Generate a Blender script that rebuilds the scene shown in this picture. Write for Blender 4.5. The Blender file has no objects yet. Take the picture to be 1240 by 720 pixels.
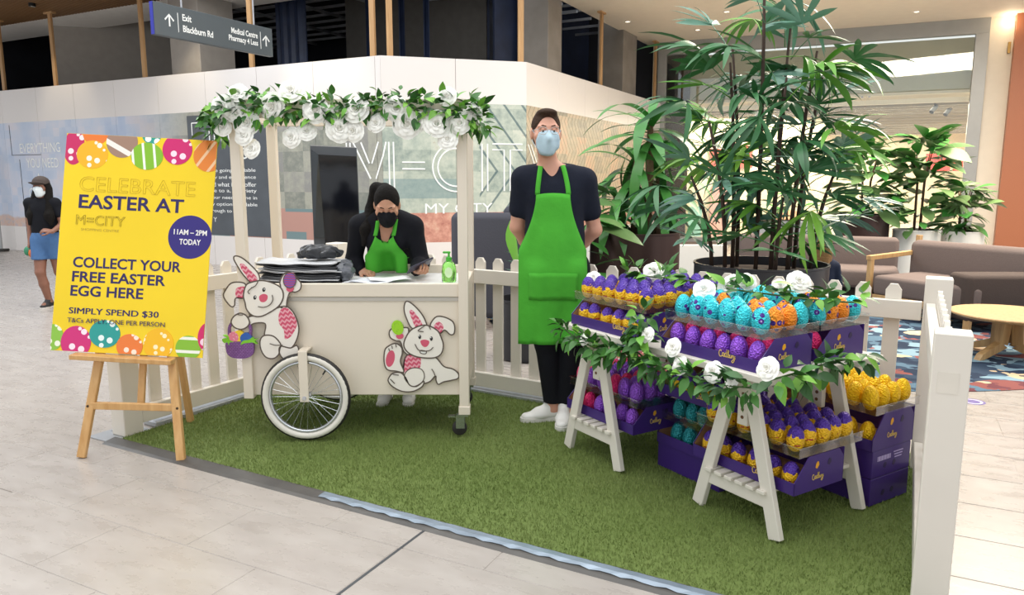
import bpy, bmesh, math, random
import numpy as np
from mathutils import Vector, Matrix, Euler
from mathutils.bvhtree import BVHTree
random.seed(7)
R = math.radians
scene = bpy.context.scene
col = scene.collection

# ------------------------------------------------------------------ camera
FPX, CAM_H, PITCH = 900.0, 1.48, math.atan(142 / 900)
cam_d = bpy.data.cameras.new('camera'); cam = bpy.data.objects.new('camera', cam_d); col.objects.link(cam)
cam_d.sensor_width = 36; cam_d.lens = FPX / 1240 * 36; cam_d.clip_end = 200
cam.location = (0, 0, CAM_H); cam.rotation_euler = (math.pi / 2 - PITCH, 0, 0)
scene.camera = cam

# ------------------------------------------------------------------ sky through the atrium roof, skylight, exposure
world = bpy.data.worlds.new('world'); scene.world = world; world.use_nodes = True
bg = world.node_tree.nodes['Background']; bg.inputs[0].default_value = (0.93, 0.965, 1.0, 1); bg.inputs[1].default_value = 0.86
def area_light(name, loc, sx, sy, power, color=(1, 1, 1), rot=(0, 0, 0)):
    l = bpy.data.lights.new(name, 'AREA'); l.shape = 'RECTANGLE'; l.size = sx; l.size_y = sy; l.energy = power; l.color = color
    o = bpy.data.objects.new(name, l); col.objects.link(o); o.location = loc; o.rotation_euler = rot; return o
area_light('atrium_skylight', (-1.5, 4.0, 7.5), 9, 9, 430, (1.0, 0.985, 0.96))
area_light('court_ceiling_lights', (6.0, 9.5, 4.9), 4, 6, 880, (1.0, 0.88, 0.72))
area_light('walkway_skylight', (-8.0, 9.0, 8), 6, 6, 420, (0.9, 0.95, 1.0))
vs = scene.view_settings
vs.view_transform = 'Standard'; vs.look = 'None'; vs.gamma = 1; vs.use_curve_mapping = False; vs.exposure = 0.35

# ------------------------------------------------------------------ pixels to places (1240 x 720 frame)
def ray(px, py):
    x = (px - 620) / FPX; y = (360 - py) / FPX; c, s = math.cos(PITCH), math.sin(PITCH)
    return Vector((x, c + y * s, -s + y * c))
def gp(px, py, z=0):
    d = ray(px, py); t = (z - CAM_H) / d.z; return Vector((0, 0, CAM_H)) + d * t
def dep(px, py, Y):
    d = ray(px, py); return Vector((0, 0, CAM_H)) + d * (Y / d.y)
def pix(p):
    c, s = math.cos(PITCH), math.sin(PITCH); q = Vector(p) - Vector((0, 0, CAM_H))
    z = q.y * c - q.z * s; y = q.y * s + q.z * c
    if z <= 0.05: return (-9999, -9999)
    return 620 + FPX * q.x / z, 360 - FPX * y / z
def uv(u, v, a=28.5):      # the mall's grid: u runs right and towards the viewer, v away
    a = R(a); return Vector((u * math.cos(a) + v * math.sin(a), -u * math.sin(a) + v * math.cos(a), 0))

# ------------------------------------------------------------------ materials
def lin(h):
    if isinstance(h, str):
        h = h.lstrip('#'); h = [int(h[i:i + 2], 16) / 255 for i in (0, 2, 4)]
    return tuple(((c / 12.92) if c <= 0.04045 else ((c + 0.055) / 1.055) ** 2.4) for c in h) + (1,)
class NT:
    def __init__(s, name):
        s.m = bpy.data.materials.new(name); s.m.use_nodes = True; s.t = s.m.node_tree; s.n = s.t.nodes; s.b = s.n['Principled BSDF']
    def node(s, typ, **kw):
        n = s.n.new(typ)
        for k, v in kw.items():
            if k.startswith('i_'):
                k = k[2:]; k = int(k) if k.isdigit() else k.replace('_', ' ')
                if isinstance(v, bpy.types.NodeSocket): s.t.links.new(v, n.inputs[k])
                else: n.inputs[k].default_value = v
            else: setattr(n, k, v)
        return n
    def link(s, a, b): s.t.links.new(a, b)
    def math(s, op, a, b=0.0, c=None):
        n = s.node('ShaderNodeMath', operation=op); 
        for i, v in enumerate((a, b, c)):
            if v is None: continue
            if isinstance(v, bpy.types.NodeSocket): s.link(v, n.inputs[i])
            else: n.inputs[i].default_value = v
        return n.outputs[0]
    def mix(s, f, a, b, blend='MIX'):
        n = s.node('ShaderNodeMix', data_type='RGBA', blend_type=blend)
        for i, v in ((0, f), (6, a), (7, b)):
            if isinstance(v, bpy.types.NodeSocket): s.link(v, n.inputs[i])
            else: n.inputs[i].default_value = v
        return n.outputs[2]
    def coords(s, kind='Object'): return s.node('ShaderNodeTexCoord').outputs[kind]
    def pos(s): return s.node('ShaderNodeNewGeometry').outputs['Position']
    def noise(s, vec, scale, detail=3, rough=0.5):
        n = s.node('ShaderNodeTexNoise'); n.inputs['Scale'].default_value = scale; n.inputs['Detail'].default_value = detail; n.inputs['Roughness'].default_value = rough
        if vec is not None: s.link(vec, n.inputs['Vector'])
        return n.outputs['Fac']
    def voro(s, vec, scale, out='Distance', feature='F1', metric='EUCLIDEAN'):
        n = s.node('ShaderNodeTexVoronoi', feature=feature, distance=metric); n.inputs['Scale'].default_value = scale
        if vec is not None: s.link(vec, n.inputs['Vector'])
        return n.outputs[out]
    def ramp(s, f, stops, interp='LINEAR'):
        n = s.node('ShaderNodeValToRGB'); n.color_ramp.interpolation = interp; e = n.color_ramp.elements
        while len(e) < len(stops): e.new(0.5)
        for i, (p, c) in enumerate(stops): e[i].position = p; e[i].color = c if len(c) == 4 else (*c, 1)
        s.link(f, n.inputs[0]); return n.outputs[0]
    def mapping(s, vec, loc=(0, 0, 0), rot=(0, 0, 0), scale=(1, 1, 1)):
        n = s.node('ShaderNodeMapping'); n.inputs[1].default_value = loc; n.inputs[2].default_value = rot; n.inputs[3].default_value = scale
        s.link(vec, n.inputs[0]); return n.outputs[0]
    def sep(s, vec):
        n = s.node('ShaderNodeSeparateXYZ'); s.link(vec, n.inputs[0]); return n.outputs
    def comb(s, x, y, z):
        n = s.node('ShaderNodeCombineXYZ')
        for i, v in enumerate((x, y, z)):
            if isinstance(v, bpy.types.NodeSocket): s.link(v, n.inputs[i])
            else: n.inputs[i].default_value = v
        return n.outputs[0]
    def color(s, c): 
        if isinstance(c, bpy.types.NodeSocket): s.link(c, s.b.inputs['Base Color'])
        else: s.b.inputs['Base Color'].default_value = c
    def set(s, rough=None, metal=None, spec=None, coat=None, trans=None):
        if rough is not None:
            if isinstance(rough, bpy.types.NodeSocket): s.link(rough, s.b.inputs['Roughness'])
            else: s.b.inputs['Roughness'].default_value = rough
        if metal is not None: s.b.inputs['Metallic'].default_value = metal
        if spec is not None: s.b.inputs['Specular IOR Level'].default_value = spec
        if coat is not None: s.b.inputs['Coat Weight'].default_value = coat
        if trans is not None: s.b.inputs['Transmission Weight'].default_value = trans
    def bump(s, h, strength=0.3, dist=0.01):
        n = s.node('ShaderNodeBump'); n.inputs['Strength'].default_value = strength; n.inputs['Distance'].default_value = dist
        s.link(h, n.inputs['Height']); s.link(n.outputs[0], s.b.inputs['Normal'])
MATS = {}
def plain(name, c, rough=0.5, metal=0.0, var=0.06, vscale=6, bump=0.0, bscale=60, spec=None, coat=None, emit=None, estr=0):
    if name in MATS: return MATS[name]
    t = NT(name); c = lin(c)
    v = t.coords()
    if var > 0:
        f = t.noise(v, vscale, 4)
        t.color(t.mix(t.ramp(f, [(0.3, (0, 0, 0)), (0.7, (1, 1, 1))]), tuple(x * (1 - var) for x in c[:3]) + (1,), tuple(min(1, x * (1 + var)) for x in c[:3]) + (1,)))
    else: t.color(c)
    t.set(rough, metal, spec, coat)
    if bump > 0: t.bump(t.noise(v, bscale, 3), bump, 0.004)
    if emit: t.b.inputs['Emission Color'].default_value = lin(emit); t.b.inputs['Emission Strength'].default_value = estr
    MATS[name] = t.m; return t.m
def wood(name, c1, c2, scale=6, rough=0.5, axis=2):
    if name in MATS: return MATS[name]
    t = NT(name); sc = [scale * 3] * 3; sc[axis] = scale * 0.25
    f = t.noise(t.mapping(t.coords(), scale=sc), 2.2, 5, 0.6)
    t.color(t.ramp(f, [(0.3, lin(c1)), (0.7, lin(c2))])); t.set(rough); t.bump(f, 0.08, 0.002)
    MATS[name] = t.m; return t.m

# ------------------------------------------------------------------ mesh builder
class MB:
    def __init__(s): s.v = []; s.f = []; s.mi = []
    def add(s, vs, fs, M=None, mi=0):
        o = len(s.v)
        for p in vs:
            p = Vector(p)
            if M is not None: p = M @ p
            s.v.append(tuple(p))
        for f in fs: s.f.append([i + o for i in f]); s.mi.append(mi)
        return s
    def box(s, c, d, M=None, ch=0.0, mi=0):
        x, y, z = d[0] / 2, d[1] / 2, d[2] / 2
        T = Matrix.Translation(c); T = T if M is None else M @ T
        if ch <= 0:
            vs_ = [(sx * x, sy * y, sz * z) for sx in (-1, 1) for sy in (-1, 1) for sz in (-1, 1)]
            fs = [(0, 1, 3, 2), (4, 6, 7, 5), (0, 4, 5, 1), (2, 3, 7, 6), (0, 2, 6, 4), (1, 5, 7, 3)]
            return s.add(vs_, fs, T, mi)
        ch = min(ch, x * 0.8, y * 0.8, z * 0.8); pts = []
        for sx in (-1, 1):
            for sy in (-1, 1):
                for sz in (-1, 1):
                    pts += [(sx * (x - ch), sy * (y - ch), sz * z), (sx * (x - ch), sy * y, sz * (z - ch)), (sx * x, sy * (y - ch), sz * (z - ch))]
        return s.hull(pts, T, mi)
    def hull(s, pts, M=None, mi=0):
        bm = bmesh.new()
        for p in pts: bm.verts.new(p)
        bmesh.ops.convex_hull(bm, input=bm.verts); bmesh.ops.dissolve_limit(bm, angle_limit=0.01, verts=bm.verts, edges=bm.edges)
        bm.verts.index_update(); vs_ = [v.co.copy() for v in bm.verts]; fs = [[v.index for v in f.verts] for f in bm.faces]; bm.free()
        return s.add(vs_, fs, M, mi)
    def bar(s, a, b, w, d, M=None, ch=0.0, up=(0, 0, 1), mi=0):   # box beam from a to b, w across, d along 'up'
        a = Vector(a); b = Vector(b); z = (b - a).normalized(); u = Vector(up)
        if abs(z.dot(u)) > 0.98: u = Vector((0, 1, 0))
        x = u.cross(z).normalized(); y = z.cross(x)
        T = Matrix((x, y, z)).transposed().to_4x4(); T.translation = (a + b) / 2
        return s.box((0, 0, 0), (w, d, (b - a).length), T if M is None else M @ T, ch, mi)
    def prism(s, poly, z0, z1, M=None, mi=0):
        n = len(poly); vs_ = [(x, y, z0) for x, y in poly] + [(x, y, z1) for x, y in poly]
        ar = sum(poly[i][0] * poly[(i + 1) % n][1] - poly[(i + 1) % n][0] * poly[i][1] for i in range(n))
        fs = [list(range(n))[::-1], list(range(n, 2 * n))] + [(i, (i + 1) % n, n + (i + 1) % n, n + i) for i in range(n)]
        if ar < 0: fs = [list(f)[::-1] for f in fs]
        return s.add(vs_, fs, M, mi)
    def tube(s, path, r, seg=8, M=None, cap=True, mi=0, sq=1.0, closed=False):
        path = [Vector(p) for p in path]; n = len(path); rs = r if isinstance(r, (list, tuple)) else [r] * n
        vs_ = []; prev = None
        for i, p in enumerate(path):
            if closed: d = path[(i + 1) % n] - path[i - 1]
            else: d = path[min(i + 1, n - 1)] - path[max(i - 1, 0)]
            d = d.normalized() if d.length > 1e-9 else Vector((0, 0, 1))
            if prev is None:
                u = Vector((0, 0, 1)) if abs(d.z) < 0.9 else Vector((1, 0, 0)); x = u.cross(d).normalized()
            else:
                x = (prev - d * prev.dot(d)); x = x.normalized() if x.length > 1e-6 else Vector((1, 0, 0))
            prev = x; y = d.cross(x)
            for k in range(seg):
                a = 2 * math.pi * k / seg; vs_.append(p + x * (rs[i] * math.cos(a)) + y * (rs[i] * sq * math.sin(a)))
        fs = []
        for i in range(n if closed else n - 1):
            j = (i + 1) % n
            for k in range(seg): fs.append((i * seg + k, i * seg + (k + 1) % seg, j * seg + (k + 1) % seg, j * seg + k))
        if cap and not closed: fs += [list(range(seg))[::-1], list(range((n - 1) * seg, n * seg))]
        return s.add(vs_, fs, M, mi)
    def lathe(s, prof, seg=24, M=None, mi=0):
        vs_ = []; fs = []; n = len(prof); ring = []
        for r, z in prof:
            if r < 1e-6: ring.append((len(vs_), 1)); vs_.append((0, 0, z))
            else:
                ring.append((len(vs_), seg))
                for k in range(seg): a = 2 * math.pi * k / seg; vs_.append((r * math.cos(a), r * math.sin(a), z))
        for i in range(n - 1):
            (a, na), (b, nb) = ring[i], ring[i + 1]
            for k in range(seg):
                k2 = (k + 1) % seg
                if na == 1 and nb == 1: continue
                if na == 1: fs.append((a, b + k2, b + k))
                elif nb == 1: fs.append((a + k, a + k2, b))
                else: fs.append((a + k, a + k2, b + k2, b + k))
        return s.add(vs_, fs, M, mi)
    def sheet(s, rows, M=None, mi=0):
        n = len(rows[0]); vs_ = [p for r in rows for p in r]
        fs = [(i * n + j, i * n + j + 1, (i + 1) * n + j + 1, (i + 1) * n + j) for i in range(len(rows) - 1) for j in range(n - 1)]
        return s.add(vs_, fs, M, mi)
    def ribbon2(s, pts, w, y0, y1, closed=False, M=None, mi=0):    # flat stroke in the xz plane, thickness y0..y1
        n = len(pts); L = []; Rr = []
        ws = w if isinstance(w, (list, tuple)) else [w] * n
        for i in range(n):
            if closed: a, b = pts[i - 1], pts[(i + 1) % n]
            else: a, b = pts[max(i - 1, 0)], pts[min(i + 1, n - 1)]
            dx, dz = b[0] - a[0], b[1] - a[1]; l = math.hypot(dx, dz) or 1; nx, nz = -dz / l * ws[i] / 2, dx / l * ws[i] / 2
            L.append((pts[i][0] + nx, pts[i][1] + nz)); Rr.append((pts[i][0] - nx, pts[i][1] - nz))
        vs_ = [(x, y0, z) for x, z in L] + [(x, y0, z) for x, z in Rr] + [(x, y1, z) for x, z in L] + [(x, y1, z) for x, z in Rr]; fs = []
        for i in range(n if closed else n - 1):
            j = (i + 1) % n
            fs += [(i, j, n + j, n + i), (2 * n + i, 3 * n + i, 3 * n + j, 2 * n + j), (i, 2 * n + i, 2 * n + j, j), (n + i, n + j, 3 * n + j, 3 * n + i)]
        if not closed: fs += [(0, n, 3 * n, 2 * n), (n - 1, 3 * n - 1, 4 * n - 1, 2 * n - 1)]
        return s.add(vs_, fs, M, mi)
    def mesh(s, name, mats, smooth=False, angle=None):
        me = bpy.data.meshes.new(name); me.from_pydata(s.v, [], s.f)
        for m in (mats if isinstance(mats, (list, tuple)) else [mats]): me.materials.append(m)
        me.polygons.foreach_set('material_index', s.mi)
        if smooth: me.polygons.foreach_set('use_smooth', [True] * len(s.f))
        me.validate(); me.update()
        if smooth and angle: me.set_sharp_from_angle(angle=R(angle))
        return me
    def build(s, name, mats, parent=None, smooth=False, angle=None, **kw):
        return put(name, s.mesh(name, mats, smooth, angle), parent, **kw)
def put(name, me, parent=None, loc=(0, 0, 0), rot=(0, 0, 0), scale=(1, 1, 1), label=None, cat=None, group=None, kind=None):
    o = bpy.data.objects.new(name, me); col.objects.link(o); o.location = loc; o.rotation_euler = rot; o.scale = scale
    if parent is not None: o.parent = parent
    return tag(o, label, cat, group, kind)
def tag(o, label=None, cat=None, group=None, kind=None):
    for k, v in (('label', label), ('category', cat), ('group', group), ('kind', kind)):
        if v: o[k] = v
    return o
def thing(name, label, cat, loc=(0, 0, 0), rz=0, group=None, rot=None):
    o = bpy.data.objects.new(name, None); col.objects.link(o); o.location = loc; o.rotation_euler = rot if rot else (0, 0, rz); o.empty_display_size = 0.1
    return tag(o, label, cat, group)
KIDS = {}
def copy_tree(o, parent=None):
    c = o.copy(); col.objects.link(c); c.parent = parent
    for ch in [x for x in bpy.data.objects if x.parent == o]: copy_tree(ch, c)
    return c
def catmull(pts, n=6, closed=True):
    out = []; m = len(pts)
    for i in range(m if closed else m - 1):
        p = [pts[(i + k) % m] if closed else pts[min(max(i + k, 0), m - 1)] for k in (-1, 0, 1, 2)]
        for j in range(n):
            t = j / n
            out.append(tuple(0.5 * (2 * b + (c - a) * t + (2 * a - 5 * b + 4 * c - d) * t * t + (3 * b - a - 3 * c + d) * t ** 3) for a, b, c, d in zip(*p)))
    if not closed: out.append(tuple(pts[-1]))
    return out
def text_mesh(body, size, mat, align='LEFT', bold=0.0, shear=0.0, extrude=0.0005, spacing=1.0, line=1.0, outline=0.0):
    c = bpy.data.curves.new('lettering', 'FONT'); c.body = body; c.size = size; c.align_x = align; c.offset = bold; c.shear = shear; c.extrude = extrude
    c.space_character = spacing; c.space_line = line; c.resolution_u = 3
    if outline: c.fill_mode = 'NONE'; c.bevel_depth = outline; c.bevel_resolution = 0; c.extrude = 0
    o = bpy.data.objects.new('lettering', c); me = bpy.data.meshes.new_from_object(o); me.name = 'lettering'
    me.materials.clear(); me.materials.append(mat); bpy.data.objects.remove(o); bpy.data.curves.remove(c); return me
def fit_text(body, mat, x0, x1, z, parent, y=0.0, h=None, **kw):    # lettering in the xz plane, facing -y, fitted from x0 to x1
    me = text_mesh(body, 1.0, mat, **kw); xs = [v.co.x for v in me.vertices]; ys = [v.co.y for v in me.vertices]
    if not xs: return None
    sx = (x1 - x0) / (max(xs) - min(xs)); sy = sx if h is None else h / (max(ys) - min(ys)); mx, my = min(xs), min(ys)
    me.transform(Matrix.Diagonal((sx, sy, 1, 1)) @ Matrix.Translation((-mx, -my, 0)))
    return put('lettering', me, parent, loc=(x0, y, z), rot=(math.pi / 2, 0, 0))

# ================================================================== the setting
TA = 27.0
def floor_material(name, joints):
    t = NT(name); p = t.pos()
    m = t.mapping(p, rot=(0, 0, R(TA)))                      # x = u, y = v
    big = t.noise(m, 0.9, 3); st = t.noise(t.mapping(m, scale=(2, 5, 1)), 1.6, 4, 0.55); fine = t.noise(t.mapping(m, scale=(1, 2.2, 1)), 7, 4, 0.6)
    c = t.ramp(st, [(0.3, lin('#a39b94')), (0.5, lin('#ada59e')), (0.72, lin('#b8b1aa'))])
    c = t.mix(0.25, c, t.ramp(fine, [(0.3, lin('#989088')), (0.7, lin('#b0aaa4'))]))
    c = t.mix(t.math('MULTIPLY', big, 0.25), c, lin('#9a9086'))
    oi = t.node('ShaderNodeObjectInfo').outputs['Random']
    c = t.mix(t.math('MULTIPLY', oi, 0.14), c, lin('#a0958a'))
    if joints:
        b = t.node('ShaderNodeTexBrick', offset=0.5, offset_frequency=2)
        t.link(t.mapping(m, loc=(0.02, 0.0, 0)), b.inputs['Vector'])
        for k, v in (('Scale', 1.0), ('Mortar Size', 0.0028), ('Mortar Smooth', 0.0), ('Brick Width', 0.79), ('Row Height', 0.385)): b.inputs[k].default_value = v
        c = t.mix(b.outputs['Fac'], c, lin('#6e665f'))
    t.color(c); t.set(t.ramp(fine, [(0.3, (0.24,) * 3), (0.8, (0.36,) * 3)])); t.bump(st, 0.05, 0.002); return t.m
M_TILE = floor_material('stone_tile', False); M_FLOOR = floor_material('floor_grout_and_far_tiles', True)
fl = MB(); fl.add([(-30, -4, -0.002), (30, -4, -0.002), (30, 40, -0.002), (-30, 40, -0.002), (-30, -4, -0.1), (30, -4, -0.1), (30, 40, -0.1), (-30, 40, -0.1)], [(0, 1, 2, 3), (7, 6, 5, 4), (0, 4, 5, 1), (1, 5, 6, 2), (2, 6, 7, 3), (3, 7, 4, 0)])
floor = fl.build('floor', M_FLOOR, kind='structure')
tile_me = MB().box((0, 0, -0.005), (0.786, 0.381, 0.01), ch=0.0016).mesh('tile', M_TILE)
cand = []
for j in range(-3, 30):
    for i in range(-20, 14):
        v = 1.935 + 0.385 * (j + 0.5); u = -3.28 + 0.79 * (i + 0.5) + (0.395 if j % 2 else 0)
        p = uv(u, v, TA); x, y = pix(p)
        if not (-90 < x < 1330 and 290 < y < 800): continue
        q = (p.x * math.cos(R(28.5)) - p.y * math.sin(R(28.5)), p.x * math.sin(R(28.5)) + p.y * math.cos(R(28.5)))
        if -3.4 < q[0] < -0.4 and 2.75 < q[1] < 4.1: continue        # wholly under the turf
        if 560 < x < 1060 and y < 560: continue                      # behind the display
        cand.append((p.length, p))
cand.sort(key=lambda a: a[0])
for d, p in cand[:290]: put('tile', tile_me, floor, loc=(p.x, p.y, 0), rot=(0, 0, -R(TA)))
ej = MB(); ej.box((0, 0, 0.0006), (0.012, 1.9, 0.0012)); ej.build('trim_1', plain('movement_joint', '#55585c', 0.4, 0.5), loc=uv(-1.69, 1.6, TA), rot=(0, 0, -R(TA)), kind='structure')

# ---- hoarding: three straight runs of panels
WL0, WA, WB, WR1 = Vector((-10.58, 15.83, 0)), Vector((-1.95, 11.40, 0)), Vector((0.23, 12.03, 0)), Vector((3.57, 18.34, 0))
TH_L, TH_M, TH_R = R(-27.17), R(16.12), R(62.1)
HW = 3.3
def mural(name, side):
    t = NT(name); x, y, z = t.sep(t.coords())[:3]
    xz = t.comb(x, z, 0.0)
    def blocks(sx, sz, seed):
        n = t.node('ShaderNodeTexWhiteNoise', noise_dimensions='2D')
        t.link(t.comb(t.math('FLOOR', t.math('MULTIPLY_ADD', x, sx, seed)), t.math('FLOOR', t.math('MULTIPLY', z, sz)), 0.0), n.inputs['Vector']); return n.outputs['Value']
    soft = t.noise(xz, 1.1, 4); grain = t.noise(xz, 7, 6, 0.7); b1 = blocks(2.3, 3.1, 0.3); b2 = blocks(5.0, 6.0, 7.7)
    inz = t.math('MULTIPLY', t.math('GREATER_THAN', z, 0.52), t.math('LESS_THAN', z, 2.645))
    if side == 'L':
        sky = t.ramp(t.math('ADD', t.math('MULTIPLY', soft, 0.85), t.math('MULTIPLY', b2, 0.15)), [(0.25, lin('#a3b6d6')), (0.45, lin('#bfcbe0')), (0.62, lin('#d3d3e0')), (0.8, lin('#e2d6d4'))])
        low = t.ramp(grain, [(0.3, lin('#a8abc0')), (0.5, lin('#d3b6a8')), (0.7, lin('#cf9f88'))])
        zz = t.math('ADD', z, t.math('MULTIPLY', soft, 0.5))
        a = t.mix(t.ramp(zz, [(0.95, (1, 1, 1)), (1.0, (0.0, 0, 0))]), sky, low)
        c2 = t.ramp(t.math('ADD', t.math('MULTIPLY', grain, 0.6), t.math('MULTIPLY', b1, 0.4)), [(0.3, lin('#7d8078')), (0.5, lin('#a5a496')), (0.7, lin('#8b8a86'))])
        c3 = t.mix(t.math('GREATER_THAN', z, 1.02), t.mix(t.math('GREATER_THAN', b1, 0.5), lin('#6f8587'), lin('#b58a7e')), c2)
        c = t.mix(t.ramp(t.math('MULTIPLY', x, 0.1), [(0.38, (0, 0, 0)), (0.56, (1, 1, 1))]), a, c3)
    else:
        c2 = t.ramp(t.math('ADD', t.math('MULTIPLY', grain, 0.75), t.math('MULTIPLY', b1, 0.25)), [(0.3, lin('#8f9c94')), (0.5, lin('#b4bdb0')), (0.66, lin('#c9cdbf')), (0.8, lin('#a99f88'))])
        if side == 'R': c2 = t.ramp(t.math('ADD', t.math('MULTIPLY', grain, 0.7), t.math('MULTIPLY', b1, 0.3)), [(0.3, lin('#8d887a')), (0.5, lin('#b5a890')), (0.75, lin('#c9a184'))])
        tl = t.mix(grain, lin('#6d878b'), lin('#9fb0ab')); sal = t.ramp(grain, [(0.3, lin('#a86a5e')), (0.55, lin('#d09a88')), (0.75, lin('#dcc0a8'))])
        band = t.math('MULTIPLY', t.math('GREATER_THAN', z, 1.2), t.math('LESS_THAN', z, 1.5)); band = t.math('MULTIPLY', band, t.math('LESS_THAN', x, 1.35))
        c = t.mix(t.math('MULTIPLY', band, 0.8), c2, tl)
        c = t.mix(t.math('LESS_THAN', z, 0.98 if side == 'M' else 0.8), c, sal)
        ph = t.math('ADD', t.math('MULTIPLY', t.math('ABSOLUTE', t.math('SUBTRACT', z, 1.62)), 0.75), x) if side == 'M' else t.math('ADD', t.math('MULTIPLY', t.math('PINGPONG', z, 0.5), 0.8), x)
        ln = t.math('LESS_THAN', t.math('FRACT', t.math('MULTIPLY', ph, 3.4 if side == 'M' else 7)), 0.14)
        if side == 'M': ln = t.math('MULTIPLY', ln, t.math('MULTIPLY', t.math('GREATER_THAN', x, 1.5), t.math('GREATER_THAN', z, 0.98)))
        c = t.mix(t.math('MULTIPLY', ln, 0.75), c, lin('#3f5c63') if side == 'M' else lin('#5d564a'))
    t.color(t.mix(inz, lin('#e2dcd8'), c)); t.set(0.32); return t.m
def hoarding(name, P, th, L, side, pw):
    root = bpy.data.objects.new(name, None); col.objects.link(root); root.location = P; root.rotation_euler = (0, 0, th); root['kind'] = 'structure'
    m = mural('hoarding_print_' + {'L': 'sky', 'M': 'patchwork', 'R': 'weave'}[side], side)
    x = 0.0
    while x < L - 0.01:
        w = min(pw, L - x); MB().box((x + w / 2, 0.02, HW / 2), (w - 0.006, 0.04, HW), ch=0.002).build('panel', m, root); x += w
    MB().box((L / 2, 0.05, HW / 2), (L, 0.02, HW - 0.01)).build('backing', plain('hoarding_backing', '#8c8884', 0.8), root)
    return root
w_left = hoarding('wall_left', WL0, TH_L, (WA - WL0).length, 'L', 1.2)
w_mid = hoarding('wall_centre', WA, TH_M, (WB - WA).length, 'M', 1.135)
w_right = hoarding('wall_right', WB, TH_R, (WR1 - WB).length, 'R', 1.2)
MB().box((-2.5, 0.02, HW / 2), (5, 0.04, HW)).build('panel', bpy.data.materials['hoarding_print_sky'], w_left)
# lettering and the dark printed panel on the hoarding
M_WHITE_PRINT = plain('white_print', '#f4f6f4', 0.4, var=0)
M_NAVY = plain('navy_print', '#4d5258', 0.35, var=0.12, vscale=3)
MB().box((6.48, -0.002, 1.56), (1.95, 0.004, 2.05)).build('print_panel', M_NAVY, w_left)
b = MB()
for q in (((5.62, -0.006, 2.46), (6.3, -0.006, 2.46)), ((5.62, -0.006, 2.46), (5.62, -0.006, 2.25)), ((7.42, -0.006, 0.58), (7.42, -0.006, 2.3))): b.bar(*q, 0.018, 0.004, up=(0, 1, 0))
b.build('print_border', M_WHITE_PRINT, w_left)
fit_text('LET US', M_WHITE_PRINT, 6.03, 6.75, 2.13, w_left, -0.006, h=0.19); fit_text('YOU', M_WHITE_PRINT, 6.6, 7.1, 1.83, w_left, -0.006, h=0.19)
for k, (s_, x0) in enumerate((('the going available', 6.0), ('conv and experience', 5.9), ('nd what is on offer', 6.0), ('ate to a, c variety', 5.95), ('your needs. Dine in', 5.95), ('ay options available', 5.95), ('rough to today', 6.0))):
    fit_text(s_, M_WHITE_PRINT, x0, 7.08 - (0.25 if k == 6 else 0), 1.6 - k * 0.115, w_left, -0.006, h=0.075)
fit_text('Y', M_WHITE_PRINT, 6.02, 6.1, 0.76, w_left, -0.006, h=0.08)
for k, (s_, a_, b_) in enumerate((('EVERYTHING', 0.5, 1.85), ('YOU NEED', 0.68, 1.75), ('A', 0.98, 1.13), ('ON', 0.68, 1.0))): fit_text(s_, M_WHITE_PRINT, a_, b_, 2.03 - k * 0.3, w_left, -0.004, h=0.19)
g = MB(); M_GROOVE = plain('dark_groove', '#3b3b3f', 0.7, var=0)
for a_, b_ in (((0.2, 2.6), (0.2, 1.99)), ((0.2, 1.99), (1.2, 1.99)), ((0.45, 1.9), (0.45, 0.02))): g.bar((a_[0], -0.002, a_[1]), (b_[0], -0.002, b_[1]), 0.012, 0.004, up=(0, 1, 0))
g.build('door_joint', M_GROOVE, w_left)
def strokes(parent, lines, w=0.024):
    b = MB()
    for pts in lines: b.ribbon2(pts, w, -0.008, -0.001)
    return b.build('lettering', M_WHITE_PRINT, parent)
LL = (WA - WL0).length
strokes(w_left, [[(9.02, 1.27), (9.02, 2.05)], [(9.09, 1.27), (9.09, 2.05)], [(9.15, 2.05), (9.47, 1.5)], [(9.3, 2.05), (9.45, 1.73)], [(9.57, 1.5), (LL, 1.82)], [(9.5, 1.73), (9.63, 2.05)]])
cx, cz = 1.13, 1.675
arc = lambda r, a0=48, a1=312: [(cx + r * math.cos(R(a0 + (a1 - a0) * k / 28)), cz + r * math.sin(R(a0 + (a1 - a0) * k / 28))) for k in range(29)]
strokes(w_mid, [[(0.0, 1.82), (0.055, 2.05)], [(0.095, 1.27), (0.095, 2.05)], [(0.165, 1.27), (0.165, 2.05)],
                [(0.29, 1.75), (0.64, 1.75)], [(0.29, 1.65), (0.64, 1.65)], arc(0.37), arc(0.29, 45, 315), [(1.54, 1.31), (1.54, 2.04)], [(1.63, 1.31), (1.63, 2.04)],
                [(1.71, 2.04), (2.2, 2.04)], [(1.71, 1.95), (1.9, 1.95), (1.9, 1.31)], [(2.2, 1.95), (2.0, 1.95), (2.0, 1.31)]], 0.022)
fit_text('MY CITY', M_WHITE_PRINT, 0.63, 1.71, 0.965, w_mid, -0.004, h=0.16)
strokes(w_right, [[(0.05, 2.04), (0.3, 1.7), (0.3, 1.31)], [(0.15, 2.04), (0.36, 1.77)]], 0.022)

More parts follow.
